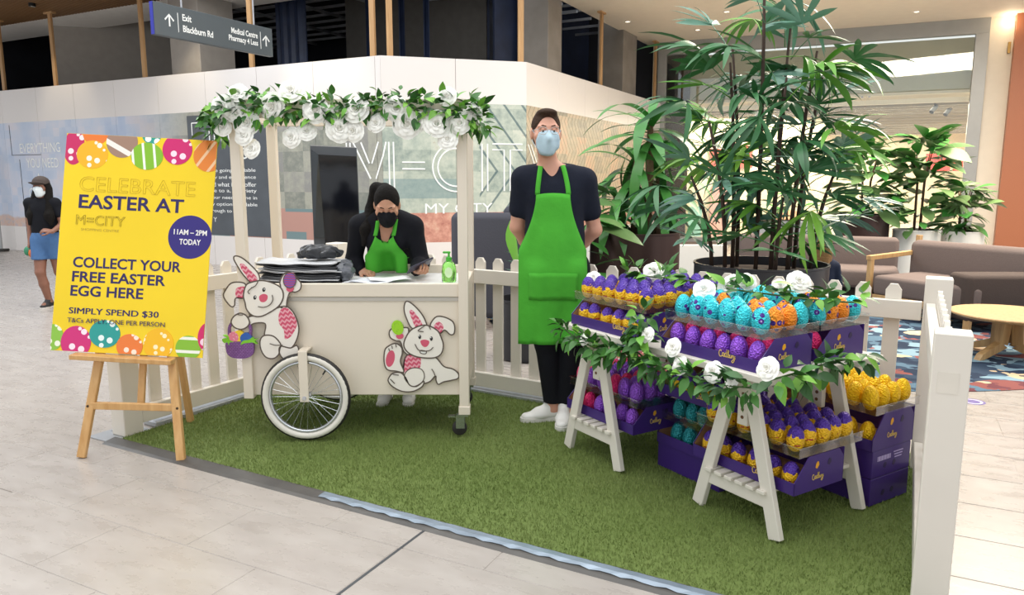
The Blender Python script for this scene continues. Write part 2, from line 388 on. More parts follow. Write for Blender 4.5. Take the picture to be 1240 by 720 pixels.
# ---- timber studs on top of the hoarding
M_STUD = wood('pine_stud', '#a97f52', '#c9a273', 4, 0.6)
def stud(P, th, s, lb, back=0.1, w=0.09):
    o = P + Vector((math.cos(th) * s - math.sin(th) * back, math.sin(th) * s + math.cos(th) * back, 0))
    r = thing('timber_stud', 'bare pine stud behind the hoarding ' + lb, 'stud', o, th, 'pine studs above the hoarding')
    MB().box((0, 0, 2.35), (w, 0.045, 4.7), ch=0.003).build('post', M_STUD, r); MB().box((0, 0, 4.685), (0.26, 0.09, 0.03)).build('head_plate', M_STUD, r)
for P, th, s, lb in ((WL0, TH_L, 0.0, 'at its far end beside the pale doorway'), (WL0, TH_L, 1.74, 'before the beige stub wall'), (WL0, TH_L, 4.37, 'in front of the wide plastered column'), (WL0, TH_L, 7.02, 'crossing behind the hanging sign'), (WL0, TH_L, 9.5, 'left of the pair at the corner above the canopy'), (WA, TH_M, 0.16, 'right of the pair at the corner above the canopy'), (WA, TH_M, 2.2, 'next to the raw concrete column'), (WB, TH_R, 3.42, 'alone against the dark opening above the aproned man'), (WB, TH_R, 6.93, 'where it meets the shopfront')): stud(P, th, s, lb)

# ---- the dark unfinished tenancy above and behind the hoarding
M_VOID = plain('void_dark', '#2b2c33', 0.85, var=0.25, vscale=1.5); M_CONC = plain('raw_concrete', '#8f8880', 0.85, var=0.12, vscale=3, bump=0.2); M_PLAST = plain('plaster', '#9a938b', 0.8, var=0.06)
dL = Vector((math.cos(TH_L), math.sin(TH_L), 0)); nL = Vector((-math.sin(TH_L), math.cos(TH_L), 0))
dR = Vector((math.cos(TH_R), math.sin(TH_R), 0)); nR = Vector((-math.sin(TH_R), math.cos(TH_R), 0))
def slab(name, a, b, z0, z1, t, m, kind='structure', **kw):
    d = b - a; th = math.atan2(d.y, d.x); return MB().box((d.length / 2, t / 2, (z0 + z1) / 2), (d.length, t, z1 - z0)).build(name, m, loc=(a.x, a.y, 0), rot=(0, 0, th), kind=kind, **kw)
slab('wall_void_back', WL0 - dL * 4 + nL * 7.2, WR1 + nL * 0.35 + dL * 0.6, 0, 5.6, 0.1, M_VOID)
slab('wall_void_side', WL0 - dL * 4 + nL * 7.2, WL0 - dL * 4 + nL * 0.1, 0, 5.6, 0.1, M_VOID)
vc = MB(); poly = [WL0 - dL * 4.2 + nL * 1.5, WA + nL * 1.5 + dL * 0.8, WB + nR * 0.42 + dR * 1.4, WR1 + nR * 0.42 + dR * 0.5, WR1 + nL * 0.5, WL0 - dL * 4.2 + nL * 7.4]
vc.prism([(p.x, p.y) for p in poly], 5.5, 5.6); vc.build('ceiling_void', M_VOID, kind='structure')
M_STEEL = plain('galvanised_grid', '#a9abb0', 0.45, 0.4, var=0.05)
for k in range(9):
    a = WL0 + nL * (2.0 + k * 0.55) + Vector((0, 0, 5.1)); MB().box((5.9, 0, 0), (11.5, 0.05, 0.05)).build('ceiling_batten', M_STEEL, loc=a, rot=(0, 0, TH_L), label='galvanised furring channel hung under the dark tenancy roof', cat='channel', group='steel channels in the dark tenancy')
for k, s in enumerate((1.2, 2.6, 4.0, 5.4, 6.8, 8.2)):
    a = WL0 + dL * s + nL * 1.7 + Vector((0, 0, 5.05)); MB().box((0, 2.5, 0), (0.05, 5, 0.05)).build('ceiling_batten', M_STEEL, loc=a, rot=(0, 0, TH_L), label='galvanised furring channel hung under the dark tenancy roof', cat='channel', group='steel channels in the dark tenancy')
for k in range(7):
    a = WB + dR * (1.6 + k * 0.75) + Vector((0, 0, 4.86)); MB().box((-1.4, 0, 0), (2.2, 0.04, 0.05)).build('ceiling_batten', M_STEEL, loc=a + nR * 0.5, rot=(0, 0, TH_R - math.pi / 2), label='galvanised furring channel hung under the dark tenancy roof', cat='channel', group='steel channels in the dark tenancy')
def column(P, th, s, back, w, d, m, name='column', label='square concrete column rising behind the hoarding', h=5.5):
    o = P + Vector((math.cos(th) * s - math.sin(th) * back, math.sin(th) * s + math.cos(th) * back, 0))
    MB().box((0, 0, h / 2), (w, d, h), ch=0.01).build(name, m, loc=o, rot=(0, 0, th), label=label, cat='column')
column(WL0, TH_L, 5.15, 0.75, 0.75, 0.8, M_PLAST, label='wide plastered column behind the hoarding near the hanging sign')
column(WB, TH_R, 2.08, 0.75, 0.6, 0.55, M_CONC, label='raw concrete column behind the hoarding corner above the aproned man')
column(WB, TH_R, 5.7, 0.6, 0.9, 0.6, M_CONC, label='grey concrete column behind the far end of the hoarding')
slab('wall_void_stub', WL0 + dL * 0.55 + nL * 0.9, WL0 + dL * 2.6 + nL * 3.0, 0, 5.2, 0.15, M_PLAST)
slab('wall_void_partition', WL0 + dL * 6.3 + nL * 3.4, WA + nL * 3.6 - dL * 0.2, 0, 5.5, 0.12, plain('grey_partition', '#5c5853', 0.85, var=0.1))
slab('wall_void_sheet', WA + nL * 3.0 + dL * 0.3, WB + nL * 2.6 - dL * 0.9, 0, 5.5, 0.05, plain('navy_wrap', '#1d2740', 0.6, var=0.3, vscale=3))
slab('wall_void_wrap', WB + nR * 1.8 + dR * 2.0, WR1 + nR * 1.8 - dR * 0.2, 0, 5.5, 0.05, plain('navy_wrap', '#1d2740'))
M_DROP = plain('blue_plastic_sheet', '#26324f', 0.45, var=0.3, vscale=4)
for s, bk, w in ((3.3, 2.2, 0.35), (3.9, 2.0, 0.25), (5.95, 2.2, 0.8), (8.4, 2.4, 0.12), (9.0, 2.3, 0.12), (7.7, 2.3, 0.05), (2.7, 2.3, 0.07), (3.65, 1.9, 0.05)):
    o = WL0 + dL * s + nL * bk; b = MB()
    b.prism([(w * (k / 12 - 0.5), 0.03 * math.sin(k * 1.9)) for k in range(13)] + [(w * (k / 12 - 0.5), 0.03 * math.sin(k * 1.9) + 0.006) for k in range(12, -1, -1)], 3.0, 5.4)
    b.build('hanging_sheet', M_DROP, loc=o, rot=(0, 0, TH_L), label='dark blue plastic strip hanging inside the unfinished tenancy', cat='sheet', group='hanging strips in the dark tenancy')

# ---- ceilings
M_SOFFIT = plain('white_soffit', '#f6f2ec', 0.7, var=0.03); M_CREAM = plain('cream_ceiling', '#fbf1e0', 0.7, var=0.02)
cl = MB(); cl.box((3.0, 0.97, 4.76), (14, 1.05, 0.12)); cl.box((3.0, 1.5, 5.1), (14, 0.04, 0.8)); cl.build('ceiling_soffit', M_SOFFIT, loc=WL0, rot=(0, 0, TH_L), kind='structure')
sl = MB(); sl.box((1.2, -1.6, 4.82), (9.5, 4.1, 0.04)); sl_o = sl.build('ceiling_left', plain('ceiling_backing', '#5d452f', 0.8), loc=WL0, rot=(0, 0, TH_L), kind='structure')
bat = MB().box((0, 0, 0), (0.06, 4.08, 0.09), ch=0.004).mesh('batten', wood('walnut_batten', '#7a5a3c', '#96734e', 5, 0.5, 1))
for k in range(94): put('batten', bat, sl_o, loc=(-3.45 + k * 0.1, -1.6, 4.745))
cr = MB(); P0 = WB + nR * 0.42; c_poly = [P0 + dR * 0.3, P0 + dR * 7.3, Vector((3.6, 18.65, 0)), Vector((9.95, 15.75, 0)), Vector((13.5, 13.5, 0)), Vector((12, 11.2, 0)), Vector((2.2, 11.6, 0))]
cr.prism([(p.x, p.y) for p in c_poly], 4.7, 4.82); cr.build('ceiling_right', M_CREAM, kind='structure')
M_LAMP = plain('lamp_glow', '#fff3dc', 0.5, var=0, emit='#fff0d6', estr=14)
for k, (x, y) in enumerate(((985, 8), (640 + 205, 36), (880, 14), (760, 26), (1110, 14))):
    p = gp(x, y, 4.7); r = thing('downlight', 'small round recessed downlight in the cream ceiling', 'downlight', (p.x, p.y, 4.69), 0, 'downlights in the cream ceiling')
    MB().lathe([(0.05, 0.0), (0.075, 0.0), (0.075, 0.012), (0.05, 0.012)], 20).build('ring', plain('white_metal', '#e8e4de', 0.4, var=0), r); MB().lathe([(0, 0.006), (0.05, 0.006)], 20).build('lens', plain('lamp_lens', '#fff3dc', 0.5, var=0, emit='#fff0d6', estr=3), r)
# wall washers in the timber ceiling, over the hoarding
for s, pw in ((2.2, 60), (5.6, 70), (8.6, 80)):
    o = WL0 + dL * s - nL * 0.5; r = thing('wall_washer', 'small round spotlight set in the ceiling over the hoarding', 'spotlight', (o.x, o.y, 4.64), TH_L, 'spotlights washing the hoarding')
    MB().lathe([(0.0, 0.03), (0.05, 0.03), (0.055, 0.0), (0.06, 0.0), (0.06, 0.06), (0, 0.06)], 16).build('housing', plain('black_metal', '#222222', 0.4, 0.5, var=0), r)
    MB().lathe([(0, 0.028), (0.048, 0.028)], 16).build('lens', M_LAMP, r)
    l = bpy.data.lights.new('wall_washer_light', 'SPOT'); l.energy = pw; l.color = (1, 0.85, 0.6); l.spot_size = R(70); l.spot_blend = 0.8; l.shadow_soft_size = 0.05
    lo = bpy.data.objects.new('wall_washer_light', l); col.objects.link(lo); lo.location = (o.x, o.y, 4.62)
    lo.rotation_euler = (Vector((o.x, o.y, 4.62)) - Vector((o.x + nL.x * 0.5, o.y + nL.y * 0.5, 3.0))).to_track_quat('Z', 'Y').to_euler()

# ---- shopfront
S0, S1 = Vector((3.5, 18.42, 0)), Vector((9.62, 15.62, 0)); TH_S = math.atan2((S1 - S0).y, (S1 - S0).x); SL = (S1 - S0).length
shop = bpy.data.objects.new('wall_shopfront', None); col.objects.link(shop); shop.location = S0; shop.rotation_euler = (0, 0, TH_S); shop['kind'] = 'structure'
M_ALU = plain('grey_aluminium', '#a3a4a2', 0.4, 0.3, var=0.03); M_JAMB = plain('cream_jamb', '#e5dccb', 0.6, var=0.02)
MB().box((SL / 2, 0, 4.55), (SL, 0.14, 0.3), ch=0.004).build('head_beam', M_ALU, shop)
for x, w in ((0.1, 0.2), (SL - 0.12, 0.24)): MB().box((x, 0, 2.2), (w, 0.14, 4.4), ch=0.004).build('frame_post', M_ALU, shop)
MB().box((SL / 2, 0, 0.06), (SL, 0.12, 0.12)).build('sill', M_ALU, shop)
gm = NT('shop_glass'); tr = gm.node('ShaderNodeBsdfTransparent'); tr.inputs[0].default_value = (0.95, 0.97, 0.95, 1); gl = gm.node('ShaderNodeBsdfGlossy'); gl.inputs['Roughness'].default_value = 0.02
mx = gm.node('ShaderNodeMixShader'); fr = gm.node('ShaderNodeFresnel'); fr.inputs[0].default_value = 1.5; gm.link(gm.math('MULTIPLY_ADD', fr.outputs[0], 1.0, 0.06), mx.inputs[0]); gm.link(tr.outputs[0], mx.inputs[1]); gm.link(gl.outputs[0], mx.inputs[2]); gm.link(mx.outputs[0], gm.n['Material Output'].inputs[0]); M_GLASS = gm.m
xs = [0.2, 2.35, 4.55, SL - 0.24]
for i in range(3):
    for z0, z1 in ((0.12, 3.32), (3.34, 4.4)): MB().box(((xs[i] + xs[i + 1]) / 2, 0, (z0 + z1) / 2), (xs[i + 1] - xs[i] - 0.012, 0.012, z1 - z0)).build('glass_pane', M_GLASS, shop)
for i in (1, 2):
    for z in (3.25, 3.41):
        for dx in (-0.07, 0.07): MB().lathe([(0, -0.012), (0.022, -0.012), (0.022, 0.012), (0, 0.012)], 12, Matrix.Translation((xs[i] + dx, -0.006, z)) @ Matrix.Rotation(math.pi / 2, 4, 'X')).build('glass_clamp', M_STEEL, shop)
# inside the shop
slab('wall_shop_back', Vector((4.0, 29.0, 0)), Vector((20.0, 26.5, 0)), 0, 5, 0.1, plain('shop_cream', '#f0e2c4', 0.7, var=0.02))
slab('wall_shop_partition', Vector((3.9, 20.1, 0)), Vector((8.3, 20.1, 0)), 0, 3.3, 0.1, plain('shop_cream', '#f0e2c4', 0.7, var=0.02))
slab('wall_shop_left', S0 + Vector((0.0, 0.15, 0)), S0 + Vector((2.0, 11.0, 0)), 0, 5, 0.1, plain('shop_cream', '#f0e2c4'))
slab('wall_shop_right', S1 + Vector((0.6, 0.1, 0)), S1 + Vector((9.0, 12.5, 0)), 0, 5, 0.1, plain('shop_cream', '#f0e2c4'))
MB().box((SL / 2 + 0.5, 0.55, 3.88), (SL + 2, 0.06, 1.1)).build('shop_reflection_panel', plain('reflection_grey_green', '#b3b3a2', 0.7, var=0.03), shop)  # added panel, its grey-green stands in for the reflection in the upper panes
sc_ = MB(); sc_.box((SL / 2 + 3.0, 6.9, 3.34), (SL + 9, 12.8, 0.06)); shc = sc_.build('ceiling_shop', plain('shop_ceiling', '#d8d0bf', 0.8, var=0.02), loc=S0, rot=(0, 0, TH_S), kind='structure')
for k in range(34):
    y = 0.8 + k * 0.36; MB().box((SL / 2 + 1.5 + 0.2 * y, y, 3.2 - 0.03 * (k % 3)), (SL + 3.2 + 0.45 * y, 0.1, 0.1)).build('baffle', [plain('baffle_light', '#d8d2c6', 0.6, var=0.03), plain('baffle_grey', '#8c857a', 0.6, var=0.03), plain('baffle_taupe', '#a89e8e', 0.6, var=0.03)][k % 3], shc)
for x, y in ((5.95, 1.0), (3.5, 1.3), (6.3, 1.9), (2.2, 1.2)):
    o = Matrix.Translation(S0) @ Matrix.Rotation(TH_S, 4, 'Z') @ Vector((x, y, 3.05)); r = thing('track_spotlight', 'dark cylindrical track spotlight under the shop ceiling baffles', 'spotlight', o, 0.4, 'track spotlights inside the shop')
    MB().tube([(0, 0, 0.12), (0, 0, -0.02)], 0.012, 8).build('stem', plain('black_metal', '#222222'), r); MB().tube([(-0.09, 0, -0.09), (0.05, 0, 0.05)], 0.05, 14).build('barrel', plain('black_metal', '#222222'), r)
def on_shop_back(px0, py0, px1, py1, Y, m, name, label, cat):
    a = dep(px0, py1, Y); b_ = dep(px1, py0, Y); MB().box(((a.x + b_.x) / 2, Y, (a.z + b_.z) / 2), (b_.x - a.x, 0.03, b_.z - a.z), ch=0.004).build(name, m, label=label, cat=cat)
M_RED = plain('red_sign', '#e0362c', 0.4, var=0.03)
on_shop_back(1120, 186, 1152, 207, 26.0, M_RED, 'red_sign_panel', 'bright red sign panel hung inside the shop left of its pair', 'sign'); on_shop_back(1154, 186, 1187, 207, 26.0, plain('red_sign_streaked', '#e6453a', 0.3, var=0.3, vscale=1.5), 'red_sign_panel', 'streaked red sign panel hung inside the shop near the frame post', 'sign')
for q, c, nm, lb in (((884, 176, 912, 203), '#d95b45', 'wall_poster', 'orange red poster on the shop wall behind the palm'), ((832, 250, 850, 292), '#8fc7bd', 'wall_poster', 'pale teal poster on the shop wall behind the palm'), ((858, 225, 882, 290), '#e3a79c', 'wall_poster', 'pink poster on the shop wall behind the palm'), ((858, 180, 876, 205), '#c8553c', 'wall_poster', 'dark red small poster on the shop wall behind the palm'), ((930, 255, 965, 275), '#e7b08a', 'wall_poster', 'peach poster on the shop wall behind the palm trunks')): on_shop_back(*q, 20.0, plain('poster_' + c[1:], c, 0.5, var=0.15, vscale=3), nm, lb, 'poster')
pz = Matrix.Translation(S0) @ Matrix.Rotation(TH_S, 4, 'Z')
q = pz @ Vector((SL / 2, 1.9, 3.08)); area_light('shop_ceiling_lamps', q, SL, 2.6, 420, (1.0, 0.92, 0.78), (0, 0, TH_S)); area_light('shop_rear_lamps', pz @ Vector((SL / 2 + 3.5, 8.5, 3.0)), 9, 6, 900, (1.0, 0.94, 0.82), (0, 0, TH_S))
# jamb, copper wall and the lamp on it
slab('wall_jamb', S1 - dL * 0.0, S1 + dL * 0.42, 0, 4.7, 0.3, M_JAMB)
M_COPPER = NT('copper_weave'); bx_ = M_COPPER.coords(); M_COPPER.color(M_COPPER.mix(M_COPPER.noise(M_COPPER.mapping(bx_, scale=(20, 1, 60)), 3, 2), lin('#a4603f'), lin('#b67552'))); M_COPPER.set(0.45); M_COPPER = M_COPPER.m
c0 = S1 + dL * 0.42 - nL * 0.25; slab('wall_copper', c0, c0 + dL * 5, 0, 4.7, 0.3, M_COPPER)
p = S1 + dL * 0.3 - nL * 0.12; r = thing('jamb_lamp', 'small lit lamp on a wall bracket high beside the copper wall', 'lamp', (p.x, p.y, 4.58), TH_S)
MB().lathe([(0, -0.05), (0.04, -0.04), (0.055, 0), (0.04, 0.04), (0, 0.05)], 16).build('bulb', plain('bare_lamp', '#fff3dc', 0.5, var=0, emit='#ffe9c4', estr=14), r, smooth=True)
MB().box((0.05, 0.02, -0.5), (0.05, 0.05, 0.22), ch=0.005).build('bracket', plain('brass', '#a8854a', 0.35, 0.7), r); MB().tube([(0.12, 0.02, 0.0), (0.14, 0.02, -0.4), (0.14, 0.0, -0.75)], 0.012, 8).build('cable', plain('black_metal', '#222222'), r)
l = bpy.data.lights.new('jamb_lamp_light', 'POINT'); l.energy = 2.5; l.color = (1, 0.85, 0.6); l.shadow_soft_size = 0.06; lo = bpy.data.objects.new('jamb_lamp_light', l); col.objects.link(lo); lo.location = (p.x - 0.1, p.y - 0.25, 4.5)

# ================================================================== turf, edging, picket fence
PA = 28.5
def turf_mat(name, a, b):
    t = NT(name); p = t.pos(); f = t.noise(p, 1.6, 3); g_ = t.noise(p, 140, 2)
    c = t.mix(f, lin(a), lin(b)); t.color(t.mix(t.math('MULTIPLY', g_, 0.6), c, tuple(x * 0.5 for x in lin(a)[:3]) + (1,))); t.set(0.65, spec=0.2); return t.m
turf = thing('artificial_turf', 'green artificial turf mat laid inside the picket fence', 'turf', uv(-3.93, 2.52, PA), -R(PA))
TW, TD = 4.1, 1.92
MB().box((TW / 2, TD / 2, 0.006), (TW, TD, 0.012)).build('backing', turf_mat('turf_backing', '#667a3c', '#7d8c50'), turf)
rng = np.random.default_rng(3); NB = 120000
bx = rng.uniform(0.0, TW, NB); by = rng.uniform(0.0, TD, NB); ang = rng.uniform(0, 2 * np.pi, NB); hh = rng.uniform(0.010, 0.02, NB); ww = 0.0022; ln_ = rng.uniform(0, 0.011, NB); la = rng.uniform(0, 2 * np.pi, NB)
vv = np.zeros((NB, 3, 3)); vv[:, 0] = np.stack([bx - ww * np.cos(ang), by - ww * np.sin(ang), np.full(NB, 0.011)], 1); vv[:, 1] = np.stack([bx + ww * np.cos(ang), by + ww * np.sin(ang), np.full(NB, 0.011)], 1); vv[:, 2] = np.stack([bx + ln_ * np.cos(la), by + ln_ * np.sin(la), 0.011 + hh], 1)
me = bpy.data.meshes.new('grass_blades'); me.vertices.add(NB * 3); me.vertices.foreach_set('co', vv.ravel()); me.loops.add(NB * 3); me.loops.foreach_set('vertex_index', np.arange(NB * 3)); me.polygons.add(NB); me.polygons.foreach_set('loop_start', np.arange(NB) * 3); me.update(calc_edges=True)
me.materials.append(turf_mat('turf_blades', '#778f46', '#a0aa6c')); put('grass_blades', me, turf, kind='stuff')
ed = thing('turf_edging', 'dark grey edging strip taped along the front of the turf', 'edging', uv(-3.98, 2.44, PA), -R(PA))
MB().prism([(0, 0), (0.02, 0.008), (0.075, 0.016), (0.085, 0.016), (0.085, 0)], 0, 4.15, Matrix(((0, 0, 1, 0), (1, 0, 0, 0), (0, 1, 0, 0), (0, 0, 0, 1)))).build('strip', plain('edging_rubber', '#4d4a46', 0.45, var=0.3, vscale=5, bump=0.3, bscale=12), ed)
tp = MB(); rows = []
for k in range(60):
    x = 1.6 + k * 0.043; w = 0.002 * math.sin(k * 2.3) ; rows.append([(x, 0.03 + w * 2, 0.0125 + w), (x, 0.05, 0.0165 + abs(w)), (x, 0.078 + w, 0.0185)])
tp.sheet(rows); tp.build('silver_tape', plain('silver_tape', '#8b98a5', 0.3, 0.35, var=0.15, vscale=9), ed)

M_PAINT = plain('white_painted_timber', '#ded7cb', 0.5, var=0.03, vscale=3, bump=0.05, bscale=25)
M_PLATE = plain('grey_steel_plate', '#a6a8ab', 0.4, 0.4, var=0.05)
pk = MB(); pw_, pt = 0.074, 0.02
pk.prism([(-pw_ / 2, 0.09), (pw_ / 2, 0.09), (pw_ / 2, 0.925), (pw_ / 4.2, 0.955), (-pw_ / 4.2, 0.955), (-pw_ / 2, 0.925)], -pt / 2, pt / 2, Matrix(((1, 0, 0, 0), (0, 0, -1, 0), (0, 1, 0, 0), (0, 0, 0, 1))))
picket_me = pk.mesh('picket', M_PAINT)
def fence_panel(label, a, b, pitch=0.142):
    d = b - a; th = math.atan2(d.y, d.x); L = d.length
    r = thing('picket_fence', label, 'fence', a, th, 'white picket fence panels')
    for z, h in ((0.83, 0.095), (0.108, 0.1)): MB().box((L / 2, -0.03, z), (L, 0.04, h), ch=0.003).build('rail', M_PAINT, r)
    n = int(L / pitch); off = (L - (n - 1) * pitch) / 2
    for k in range(n): put('picket', picket_me, r, loc=(off + k * pitch, 0.002, 0))
    return r
def fence_post(label, p, th, h=1.0, w=0.12, plate=None):
    r = thing('fence_post', label, 'post', p, th); MB().box((0, 0, h / 2 + 0.004), (w, w, h - 0.008), ch=0.004).build('timber', M_PAINT, r)
    pl = plate or (0.3, 0.22, 0, 0); b = MB(); b.box((pl[2], pl[3], 0.004), (pl[0], pl[1], 0.008), ch=0.002)
    for sx in (-1, 1): b.lathe([(0, 0.012), (0.012, 0.012), (0.014, 0.008)], 8, Matrix.Translation((pl[2] + sx * (pl[0] / 2 - 0.03), pl[3], 0)))
    b.build('base_plate', M_PLATE, r)
FL, FR, BR, BL = uv(-4.0, 2.62, PA), uv(0.13, 2.74, PA), uv(0.12, 4.25, PA), uv(-3.95, 4.42, PA)
fence_post('white fence post on a steel plate beside the poster easel', FL, -R(PA), plate=(0.34, 0.26, 0.02, -0.02)); fence_post('white fence post at the open front corner nearest the tall purple boxes, top taped', FR, -R(PA), w=0.108); fence_post('white fence post at the rear corner in front of the patterned rug', BR, -R(PA)); fence_post('white fence post at the rear corner behind the cart', BL, -R(PA))
def inset(a, b, k=0.065): d = (b - a).normalized(); return a + d * k, b - d * k
mid = BL + (BR - BL) * 0.5
fence_panel('white picket fence panel running back from the post beside the easel', *inset(FL, BL)); fence_panel('white picket fence panel behind the cart and the aproned man', BL + (BR - BL).normalized() * 0.065, mid)
fence_panel('white picket fence panel behind the chocolate egg table', mid, BR - (BR - BL).normalized() * 0.065); fence_panel('white picket fence panel seen end-on between the two right corner posts', *inset(BR, FR))
for a_, b_, lb in ((FL, BL, 'pale metal floor channel under the side picket fence'), (BL, BR, 'pale metal floor channel under the rear picket fence')):
    d = b_ - a_; MB().box((d.length / 2, 0.02, 0.018), (d.length - 0.3, 0.13, 0.036), ch=0.006).build('floor_channel', plain('pale_metal', '#b9bcc0', 0.35, 0.4, var=0.04), loc=a_ + Vector((0, 0, 0)), rot=(0, 0, math.atan2(d.y, d.x)), label=lb, cat='channel')
tq = MB(); tq.box((0, 0, 0), (0.06, 0.001, 0.07)); tq.build('tape_patch', plain('clear_tape', '#dcd5c8', 0.25, var=0.05), loc=FR + uv(-0.005, -0.0546, PA) + Vector((0, 0, 0.84)), rot=(0, 0, -R(PA)), label='square of clear tape stuck on the open front corner post', cat='tape')

# ================================================================== cart
CX, CY = -0.8875, 4.13; CWd, CDp = 1.285, 0.62; hx = CWd / 2
M_CART = plain('cream_painted_cart', '#e2d6c4', 0.45, var=0.02, vscale=2); M_CHROME = plain('chrome', '#c9ccd0', 0.2, 0.9, var=0); M_BLACKR = plain('black_rubber', '#2a2725', 0.6, var=0.05); M_WTYRE = plain('white_tyre', '#e4ded2', 0.5, var=0.03)
cart = thing('flower_cart', 'cream wooden vending cart on two spoked wheels with a tall open canopy frame', 'cart', (CX, CY, 0.012))
MB().box((0, 0.012, 0.53), (CWd - 0.06, 0.02, 0.56), ch=0.003).build('front_panel', M_CART, cart); MB().box((0, CDp - 0.012, 0.53), (CWd - 0.06, 0.02, 0.56), ch=0.003).build('back_panel', M_CART, cart)
for sx in (-1, 1): MB().box((sx * (hx - 0.02), CDp / 2, 0.53), (0.02, CDp - 0.06, 0.56), ch=0.003).build('side_panel', M_CART, cart)
MB().box((0, CDp / 2, 0.26), (CWd - 0.06, CDp - 0.05, 0.02)).build('floor_panel', M_CART, cart)
MB().box((0, 0.005, 0.858), (CWd - 0.06, 0.03, 0.076), ch=0.004).build('front_rim', M_CART, cart)
MB().box((0, CDp - 0.01, 0.89), (CWd - 0.06, 0.03, 0.09), ch=0.004).build('back_rim', M_CART, cart)
for sx in (-1, 1): MB().box((sx * (hx - 0.02), CDp / 2, 0.858), (0.03, CDp - 0.06, 0.076), ch=0.004).build('side_rim', M_CART, cart)
MB().box((0, CDp / 2, 0.872), (CWd - 0.07, CDp - 0.03, 0.02), ch=0.003).build('counter_top', plain('counter_white', '#e9e8e6', 0.35, var=0.02), cart)
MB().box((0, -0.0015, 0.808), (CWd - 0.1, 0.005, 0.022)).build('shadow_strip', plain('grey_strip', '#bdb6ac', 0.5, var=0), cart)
PZ = {(-1, 0): 0.235, (-1, 1): 0.235, (1, 0): 0.155, (1, 1): 0.155}
for (sx, sy), z0 in PZ.items():
    x, y = sx * (hx - 0.0275), 0.0 if sy == 0 else CDp; MB().box((x, y, (z0 + 1.9) / 2), (0.055, 0.055, 1.9 - z0), ch=0.003).build('canopy_post', M_CART, cart)
    if sx > 0:
        MB().box((x, y, 0.165), (0.066, 0.066, 0.05), ch=0.003).build('post_foot', M_CART, cart)
        cs = MB(); cs.box((x - 0.01, y, 0.134), (0.06, 0.06, 0.01)); cs.box((x - 0.025, y - 0.022, 0.095), (0.05, 0.004, 0.075)); cs.box((x - 0.025, y + 0.022, 0.095), (0.05, 0.004, 0.075)); cs.box((x - 0.075, y, 0.125), (0.04, 0.03, 0.008)); c_ = cs.build('caster', M_CHROME, cart)
        MB().lathe([(0, -0.012), (0.035, -0.014), (0.043, -0.009), (0.043, 0.009), (0.035, 0.014), (0, 0.012)], 20, Matrix.Translation((x - 0.03, y, 0.056)) @ Matrix.Rotation(math.pi / 2, 4, 'X')).build('caster_wheel', M_BLACKR, c_, smooth=True, angle=40)
for y in (0.0, CDp): MB().box((0, y, 1.85), (CWd - 0.11, 0.03, 0.1), ch=0.003).build('canopy_beam', M_CART, cart)
for sx in (-1, 1): MB().box((sx * (hx - 0.0275), CDp / 2, 1.85), (0.03, CDp - 0.055, 0.1), ch=0.003).build('canopy_beam', M_CART, cart)
def wheel(y, wx=-0.275, wz=0.262):
    Rw = 0.25; RX = Matrix.Translation((wx, y, wz)) @ Matrix.Rotation(math.pi / 2, 4, 'X')
    ring = lambda R0, rt, n=48: [(R0 * math.cos(2 * math.pi * k / n), R0 * math.sin(2 * math.pi * k / n), 0) for k in range(n)]
    w = MB().tube(ring(Rw - 0.022, 0), 0.021, 10, RX, closed=True).build('tyre', M_WTYRE, cart, smooth=True)
    MB().lathe([(Rw - 0.012, -0.0165), (Rw + 0.001, -0.011), (Rw + 0.0035, 0), (Rw + 0.001, 0.011), (Rw - 0.012, 0.0165)], 56, RX).build('tread', M_BLACKR, w, smooth=True)
    MB().tube(ring(Rw - 0.05, 0), 0.009, 8, RX, closed=True, sq=1.6).build('rim', M_CHROME, w, smooth=True)
    sp = MB()
    for k in range(28):
        a = 2 * math.pi * k / 28; a2 = a + (0.35 if k % 2 else -0.35); zz = 0.022 * (1 if (k // 2) % 2 else -1)
        sp.tube([(0.02 * math.cos(a2), 0.02 * math.sin(a2), zz), ((Rw - 0.055) * math.cos(a), (Rw - 0.055) * math.sin(a), 0)], 0.0012, 4, RX, cap=False)
    sp.build('spokes', M_CHROME, w); MB().lathe([(0, -0.035), (0.012, -0.035), (0.012, -0.026), (0.024, -0.024), (0.024, -0.02), (0.013, -0.017), (0.013, 0.017), (0.024, 0.02), (0.024, 0.024), (0.012, 0.026), (0.012, 0.035), (0, 0.035)], 20, RX).build('hub', M_CHROME, w, smooth=True, angle=30)
    MB().tube([(0.5 * (Rw - 0.05) + 0.02, 0.8 * (Rw - 0.05), 0), (0.5 * (Rw - 0.09) + 0.02, 0.8 * (Rw - 0.09), 0)], 0.004, 6, RX).build('valve', M_BLACKR, w)
wheel(-0.075); wheel(CDp + 0.075)
for y, yb in ((-0.075, -0.105), (CDp + 0.075, CDp + 0.105)):
    f = MB(); f.box((-0.275, yb, 0.385), (0.05, 0.008, 0.29), ch=0.002); f.box((-0.275, (yb + (0 if y < 0 else CDp)) / 2, 0.53), (0.05, abs(yb - (0 if y < 0 else CDp)), 0.008)); o_ = f.build('wheel_bracket', M_CART, cart)
    MB().lathe([(0, -0.006), (0.009, -0.006), (0.009, 0.006), (0, 0.006)], 10, Matrix.Translation((-0.275, yb + (-0.006 if y < 0 else 0.006), 0.262)) @ Matrix.Rotation(math.pi / 2, 4, 'X')).build('axle_bolt', M_CHROME, o_)
MB().tube([(-0.275, -0.11, 0.262), (-0.275, CDp + 0.11, 0.262)], 0.009, 10).build('axle', M_CHROME, cart)

